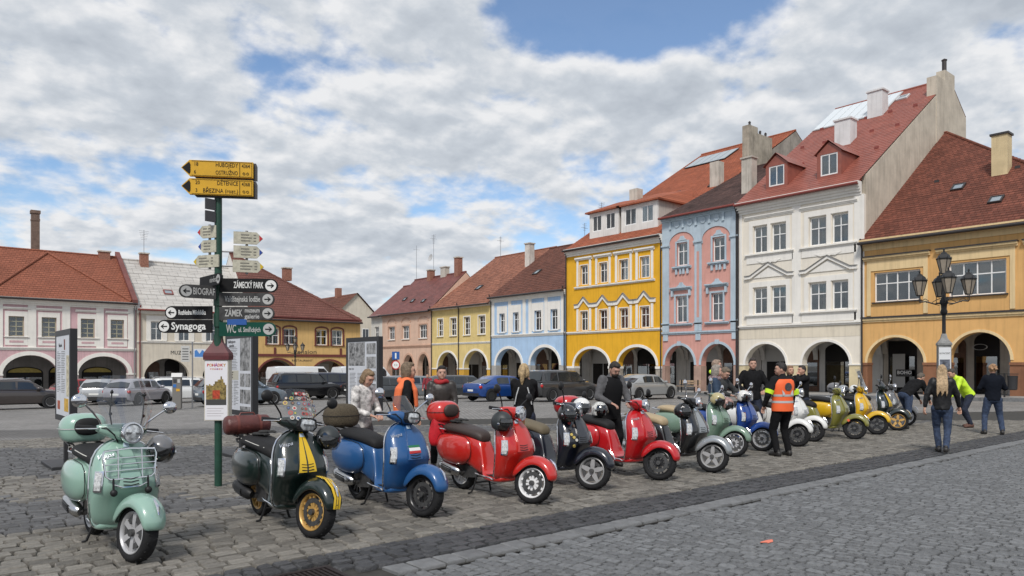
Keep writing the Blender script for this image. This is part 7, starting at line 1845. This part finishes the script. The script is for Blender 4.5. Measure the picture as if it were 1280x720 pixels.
for (x0, x1, za, zb__, c_) in ((.62, .92, .06, .22, (.55, .33, .04)), (.10, .30, .07, .18, (.35, .08, .04)), (.60, .68, .82, .95, (.20, .05, .03)), (.78, .96, .25, .75, (.52, .47, .33))):
    b = MB(); pa = B1[1]; b.box(-pa + x0 * 2 * pa, -pa + x1 * 2 * pa, -.0515, -.0495, B1[2] + za * 1.42, B1[2] + zb__ * 1.42); b.build('picture_print', M('pic_%.2f' % c_[0], c_, .6, var=.5, vscale=14), B1[0])
lettering('Historie', .10, m_sgnblk, B1[0], (-.40, -.0505, B1[2] + .88 * 1.42), depth=.0006)
B2 = board('notice board with a statue photograph and text columns behind the signpost', 5.3, 14.65, 2, [(.56, .97, .55, 1.0), (.56, .74, .33, .51), (.77, .97, .33, .51), (.56, .70, .10, .29), (.72, .97, .10, .29), (.56, .97, -.0 + .0, .06)])
b = MB(); pa = B2[1]; b.box(-pa + .12 * pa, -pa + .98 * pa, -.0515, -.0495, B2[2] + .42 * 1.42, B2[2] + .55 * 1.42); b.build('notice_print', M('notice_cream', (.48, .46, .38), .6), B2[0])
for i, (t, s_) in enumerate((('Pražská', .035), ('1938', .04), ('Škola', .04))): lettering(t, s_, m_sgnblk, B2[0], (-pa + .40 * pa, -.053, B2[2] + (.525 - i * .035) * 1.42), depth=.0006)
lettering('Valdštejnovo', .085, m_sgnblk, B2[0], (-pa + .06 * pa, -.0515, B2[2] + .955 * 1.42), depth=.0006); lettering('náměstí', .085, m_sgnblk, B2[0], (-pa + .2 * pa, -.0515, B2[2] + .90 * 1.42), depth=.0006)
B3 = board('notice board with black and white crowd photograph behind the white jacket woman', 8.15, 14.9, 3, [(.02, .60, .62, .99), (.66, .97, .80, .97), (.66, .97, .58, .76), (.66, .97, .38, .54), (.66, .97, .18, .34), (.66, .97, .0, .14)])
lettering('ROK 1918', .055, m_sgnblk, B3[0], (-pa + .06 * pa, -.0515, B3[2] + .565 * 1.42), depth=.0006)
# ---- five-lantern street lamps
m_lampblk = M('lamp_black', (.018, .018, .019), .5, metal=.2); m_lampglass = M('lantern_glass', (.34, .29, .23), .35, var=.15)
LMP = {}
def lantern_meshes():
    b = MB(); h6 = lambda r, z, n=6: [(r * math.cos(2 * math.pi * k / n), r * math.sin(2 * math.pi * k / n), z) for k in range(n)]
    b.loft([h6(.10, 0), h6(.115, .02), h6(.115, .03)]); b.loft([h6(.235, .50), h6(.245, .53), h6(.20, .57), h6(.17, .64), h6(.09, .70), h6(.085, .73), h6(.03, .76), h6(.025, .82), h6(.035, .84), h6(.01, .88)])
    for k in range(6):
        a = 2 * math.pi * k / 6; b.tube([(.105 * math.cos(a), .105 * math.sin(a), .02), (.222 * math.cos(a), .222 * math.sin(a), .51)], .012, 5); b.prism([(-.02, 0), (.02, 0), (0, .07)], lambda p, q: ((.225 + .01 * q) * math.cos(a) - p[0] * math.sin(a), (.225 + .01 * q) * math.sin(a) + p[0] * math.cos(a), .53 + p[1]))
    f = b.mesh('lantern', m_lampblk, 30); b = MB(); b.loft([h6(.098, .03), h6(.212, .50)]); g = b.mesh('lantern_glass', m_lampglass, 20); return f, g
LMP['f'], LMP['g'] = lantern_meshes()
def street_lamp(label, u, v, rz):
    o = thing('street_lamp', label, 'street lamp', (u, v, ground_z(v)), R(rz), 'five lantern street lamps')
    b = MB(); b.lathe([(.19, 0), (.19, .12), (.13, .20), (.12, .55), (.085, .62), (.075, 1.2), (.055, 1.25), (.05, 3.2), (.075, 3.22), (.10, 3.30), (.075, 3.38), (.085, 3.5), (.115, 3.58), (.085, 3.68), (.055, 3.74), (.05, 4.35), (.09, 4.40)], 14); b.build('pole', m_lampblk, o, 40)
    f = obj('lantern', LMP['f'], o, loc=(0, 0, 4.42)); f.scale = (.88,) * 3; obj('lantern_glass', LMP['g'], f)
    for k in range(4):
        a = math.pi / 4 + k * math.pi / 2; dx, dy = math.cos(a), math.sin(a)
        b = MB(); b.tube([(0, 0, 3.58), (dx * .25, dy * .25, 3.54), (dx * .48, dy * .48, 3.62), (dx * .64, dy * .64, 3.60)], .022, 6)
        b.tube([(dx * .05, dy * .05, 3.72), (dx * .2, dy * .2, 3.66), (dx * .32, dy * .32, 3.58), (dx * .22, dy * .22, 3.52), (dx * .12, dy * .12, 3.5)], .012, 5)
        b.tube([(dx * .60, dy * .60, 3.62), (dx * .50, dy * .50, 3.70), (dx * .40, dy * .40, 3.64), (dx * .46, dy * .46, 3.58)], .012, 5)
        for q in (-.09, .09): b.tube([(dx * .64 - dy * q, dy * .64 + dx * q, 3.62), (dx * .64 - dy * q, dy * .64 + dx * q, 3.80)], .011, 5)
        b.tube([(dx * .64 + dy * .09, dy * .64 - dx * .09, 3.62), (dx * .64 - dy * .09, dy * .64 + dx * .09, 3.62)], .012, 5)
        b.build('lamp_arm', m_lampblk, o, 40); f = obj('lantern', LMP['f'], o, loc=(dx * .64, dy * .64, 3.79)); f.scale = (.88,) * 3; obj('lantern_glass', LMP['g'], f)
    return o
LX, LY = 24.0, 8.6
street_lamp('black five lantern street lamp at the orange house end of the scooters', LX, LY, -15)
street_lamp('black five lantern street lamp in front of the apricot guesthouse', 27.6, 63, 20)
o = thing('poster_case', 'narrow poster case with a dark portrait print on the lamp pole', 'poster case', (LX, LY, .90), R(-62))
b = MB(); b.box(-.17, .17, -.17, .17, 0, 1.40); b.loft([[(x * s, y * s, z) for x, y in ((-1, -1), (1, -1), (1, 1), (-1, 1))] for s, z in ((.19, 1.401), (.19, 1.46), (.09, 1.60), (.055, 1.75))]); b.build('case', M('case_grey', (.20, .20, .195), .6, var=.3, vscale=10), o)
b = MB(); b.box(-.155, .155, -.176, -.172, .06, 1.34); p_ = b.build('poster', M('poster_white', (.68, .69, .71), .6), o); b = MB(); b.box(-.13, .13, -.180, -.177, .42, .98); b.build('print_portrait', M('print_portrait', (.10, .11, .14), .6, var=.95, vscale=6), p_)
lettering('KONCERT', .075, m_blk, p_, (-.14, -.179, 1.16), depth=.0006, xscale=.8)
# ---- parking ticket machine and signs
o = thing('ticket_machine', 'grey parking ticket machine with blue and orange panels near the white estate', 'ticket machine', (10.7, 38.2, ground_z(38.2)), R(-25))
b = MB(); b.bevbox(-.20, .20, -.17, .17, 0, 1.55, .02); b.build('cabinet', M('machine_grey', (.20, .19, .175), .5, metal=.3), o)
b = MB(); b.prism([(-.22, 1.552), (.22, 1.552), (.20, 1.72), (-.12, 1.75)], lambda p, k: (-.24 + .48 * k, p[0], p[1])); b.build('hood', M('machine_hood', (.45, .45, .44), .4), o)
for x0, x1, z0, z1, c_ in ((-.16, -.02, 1.05, 1.2, (.03, .15, .45)), (-.02, .14, .86, .98, (.65, .35, .03)), (-.15, .0, 1.27, 1.45, (.04, .04, .045)), (.04, .15, 1.27, 1.45, (.45, .45, .44))):
    b = MB(); b.box(x0, x1, -.182, -.171, z0, z1); b.build('panel', M('mach_%.2f' % c_[0], c_, .4), o)
o = thing('parking_sign', 'parking sign pole with white notice and blue map plate', 'sign', (11.5, 38.5, ground_z(38.5)), R(-20))
b = MB(); b.tube([(0, 0, 0), (0, 0, 3.3)], .035, 8); b.build('pole', m_steel2, o)
b = MB(); b.bevbox(-.52, -.12, -.045, -.035, 2.30, 3.1, .004); pl = b.build('plate', M('plate_grey', (.50, .50, .48), .5), o); b = MB()
for i in range(5): b.box(-.46, -.18, -.05, -.047, 2.40 + i * .13, 2.45 + i * .13)
b.build('print', M('print_grey2', (.12, .12, .12), .6), pl)
b = MB(); b.bevbox(.05, .62, -.045, -.035, 2.5, 2.95, .004); pl = b.build('plate', M('plate_white2', (.6, .62, .65), .5), o); b = MB(); b.prism([(.10, 2.55), (.57, 2.55), (.57, 2.8), (.45, 2.9), (.33, 2.7), (.2, 2.9), (.10, 2.85)], lambda p, k: (p[0], -.047 - .003 * k, p[1])); b.build('print', M('print_blue', (.06, .2, .5), .5), pl)
o = thing('road_sign', 'blue square sign over a round red rimmed weight limit sign', 'sign', (25.2, 41.8, ground_z(41.8)), R(-52))
b = MB(); b.tube([(0, 0, 0), (0, 0, 3.1)], .03, 8); b.build('pole', m_steel2, o)
b = MB(); b.bevbox(-.26, .26, -.045, -.033, 2.55, 3.07, .005); pl = b.build('plate', M('sign_blue'), o); b = MB(); b.box(-.05, .05, -.05, -.047, 2.62, 2.98); b.build('mark', m_platew, pl)
T = Matrix.Translation((0, -.035, 2.2)) @ Matrix.Rotation(R(90), 4, 'X'); b = MB(); b.lathe([(.001, 0), (.30, 0), (.30, .01), (.001, .01)], 24, T); pl = b.build('plate', M('sign_red', (.45, .02, .02), .4), o); b = MB(); b.lathe([(.001, .011), (.23, .011), (.23, .015), (.001, .015)], 24, T); b.build('disc', m_platew, pl)
lettering('3,5t', .17, m_blk, pl, (0, -.053, 2.2), align='CENTER', depth=.001)
# ---- litter bins and bench by the orange and pink houses
o = thing('litter_bin', 'pair of black litter bins hung on a post before the orange house', 'litter bin', (44.0, 12.9, ground_z(13) + .125), R(-90))
b = MB(); b.tube([(0, 0, 0), (0, 0, 1.25)], .045, 8); b.box(-.62, .62, -.02, .02, 1.18, 1.22); b.build('post', m_lampblk, o)
for s in (-1, 1): b = MB(); b.lathe([(.17, .38), (.21, .42), (.23, 1.1), (.235, 1.12), (.20, 1.12), (.18, .5)], 16, Matrix.Translation((s * .36, 0, 0))); b.build('bin', M('bin_black', (.025, .025, .027), .6), o, 40)
o = thing('bench', 'low slatted wooden bench before the salmon pink house arches', 'bench', (42.9, 31.9, ground_z(32) + .125), R(-90))
m_bw = M('bench_wood', (.36, .26, .17), .7, var=.3, vscale=4)
for i in range(3): b = MB(); b.box(-.9, .9, -.22 + i * .15, -.10 + i * .15, .43, .47); b.build('seat_slat', m_bw, o)
for i in range(2): b = MB(); b.box(-.9, .9, .25, .28, .58 + i * .16, .70 + i * .16); b.build('back_slat', m_bw, o)
for s in (-.7, .7):
    for y in (-.18, .22): b = MB(); b.box(s - .03, s + .03, y - .03, y + .03, 0, .43 if y < 0 else .9); b.build('leg', m_lampblk, o)
# shop sign under the orange arches
b = MB(); b.box(.98, 1.93, 2.55, 2.59, .98, 1.42); f_ = b.build('shop_sign', m_blk, ho.o); lettering('BOHO', .30, m_sgnwht, ho.o, (1.05, 2.54, 1.22), name='sign_lettering', bold=.006)
b = MB(); b.box(.75, 1.5, 2.60, 2.62, .3, 2.4); b.build('display_panel', M('panel_pale', (.33, .33, .32), .7), ho.o)
b = MB(); b.lathe([(.34, 0), (.40, 0), (.40, .02), (.34, .02), (.34, 0)], 24, Matrix.Translation((5.6, 2.80, 2.75)) @ Matrix.Rotation(R(90), 4, 'X') @ Matrix.Diagonal((1, .45, 1, 1)), cap=False); b.build('oval_sign', m_letgrey, ho.o)
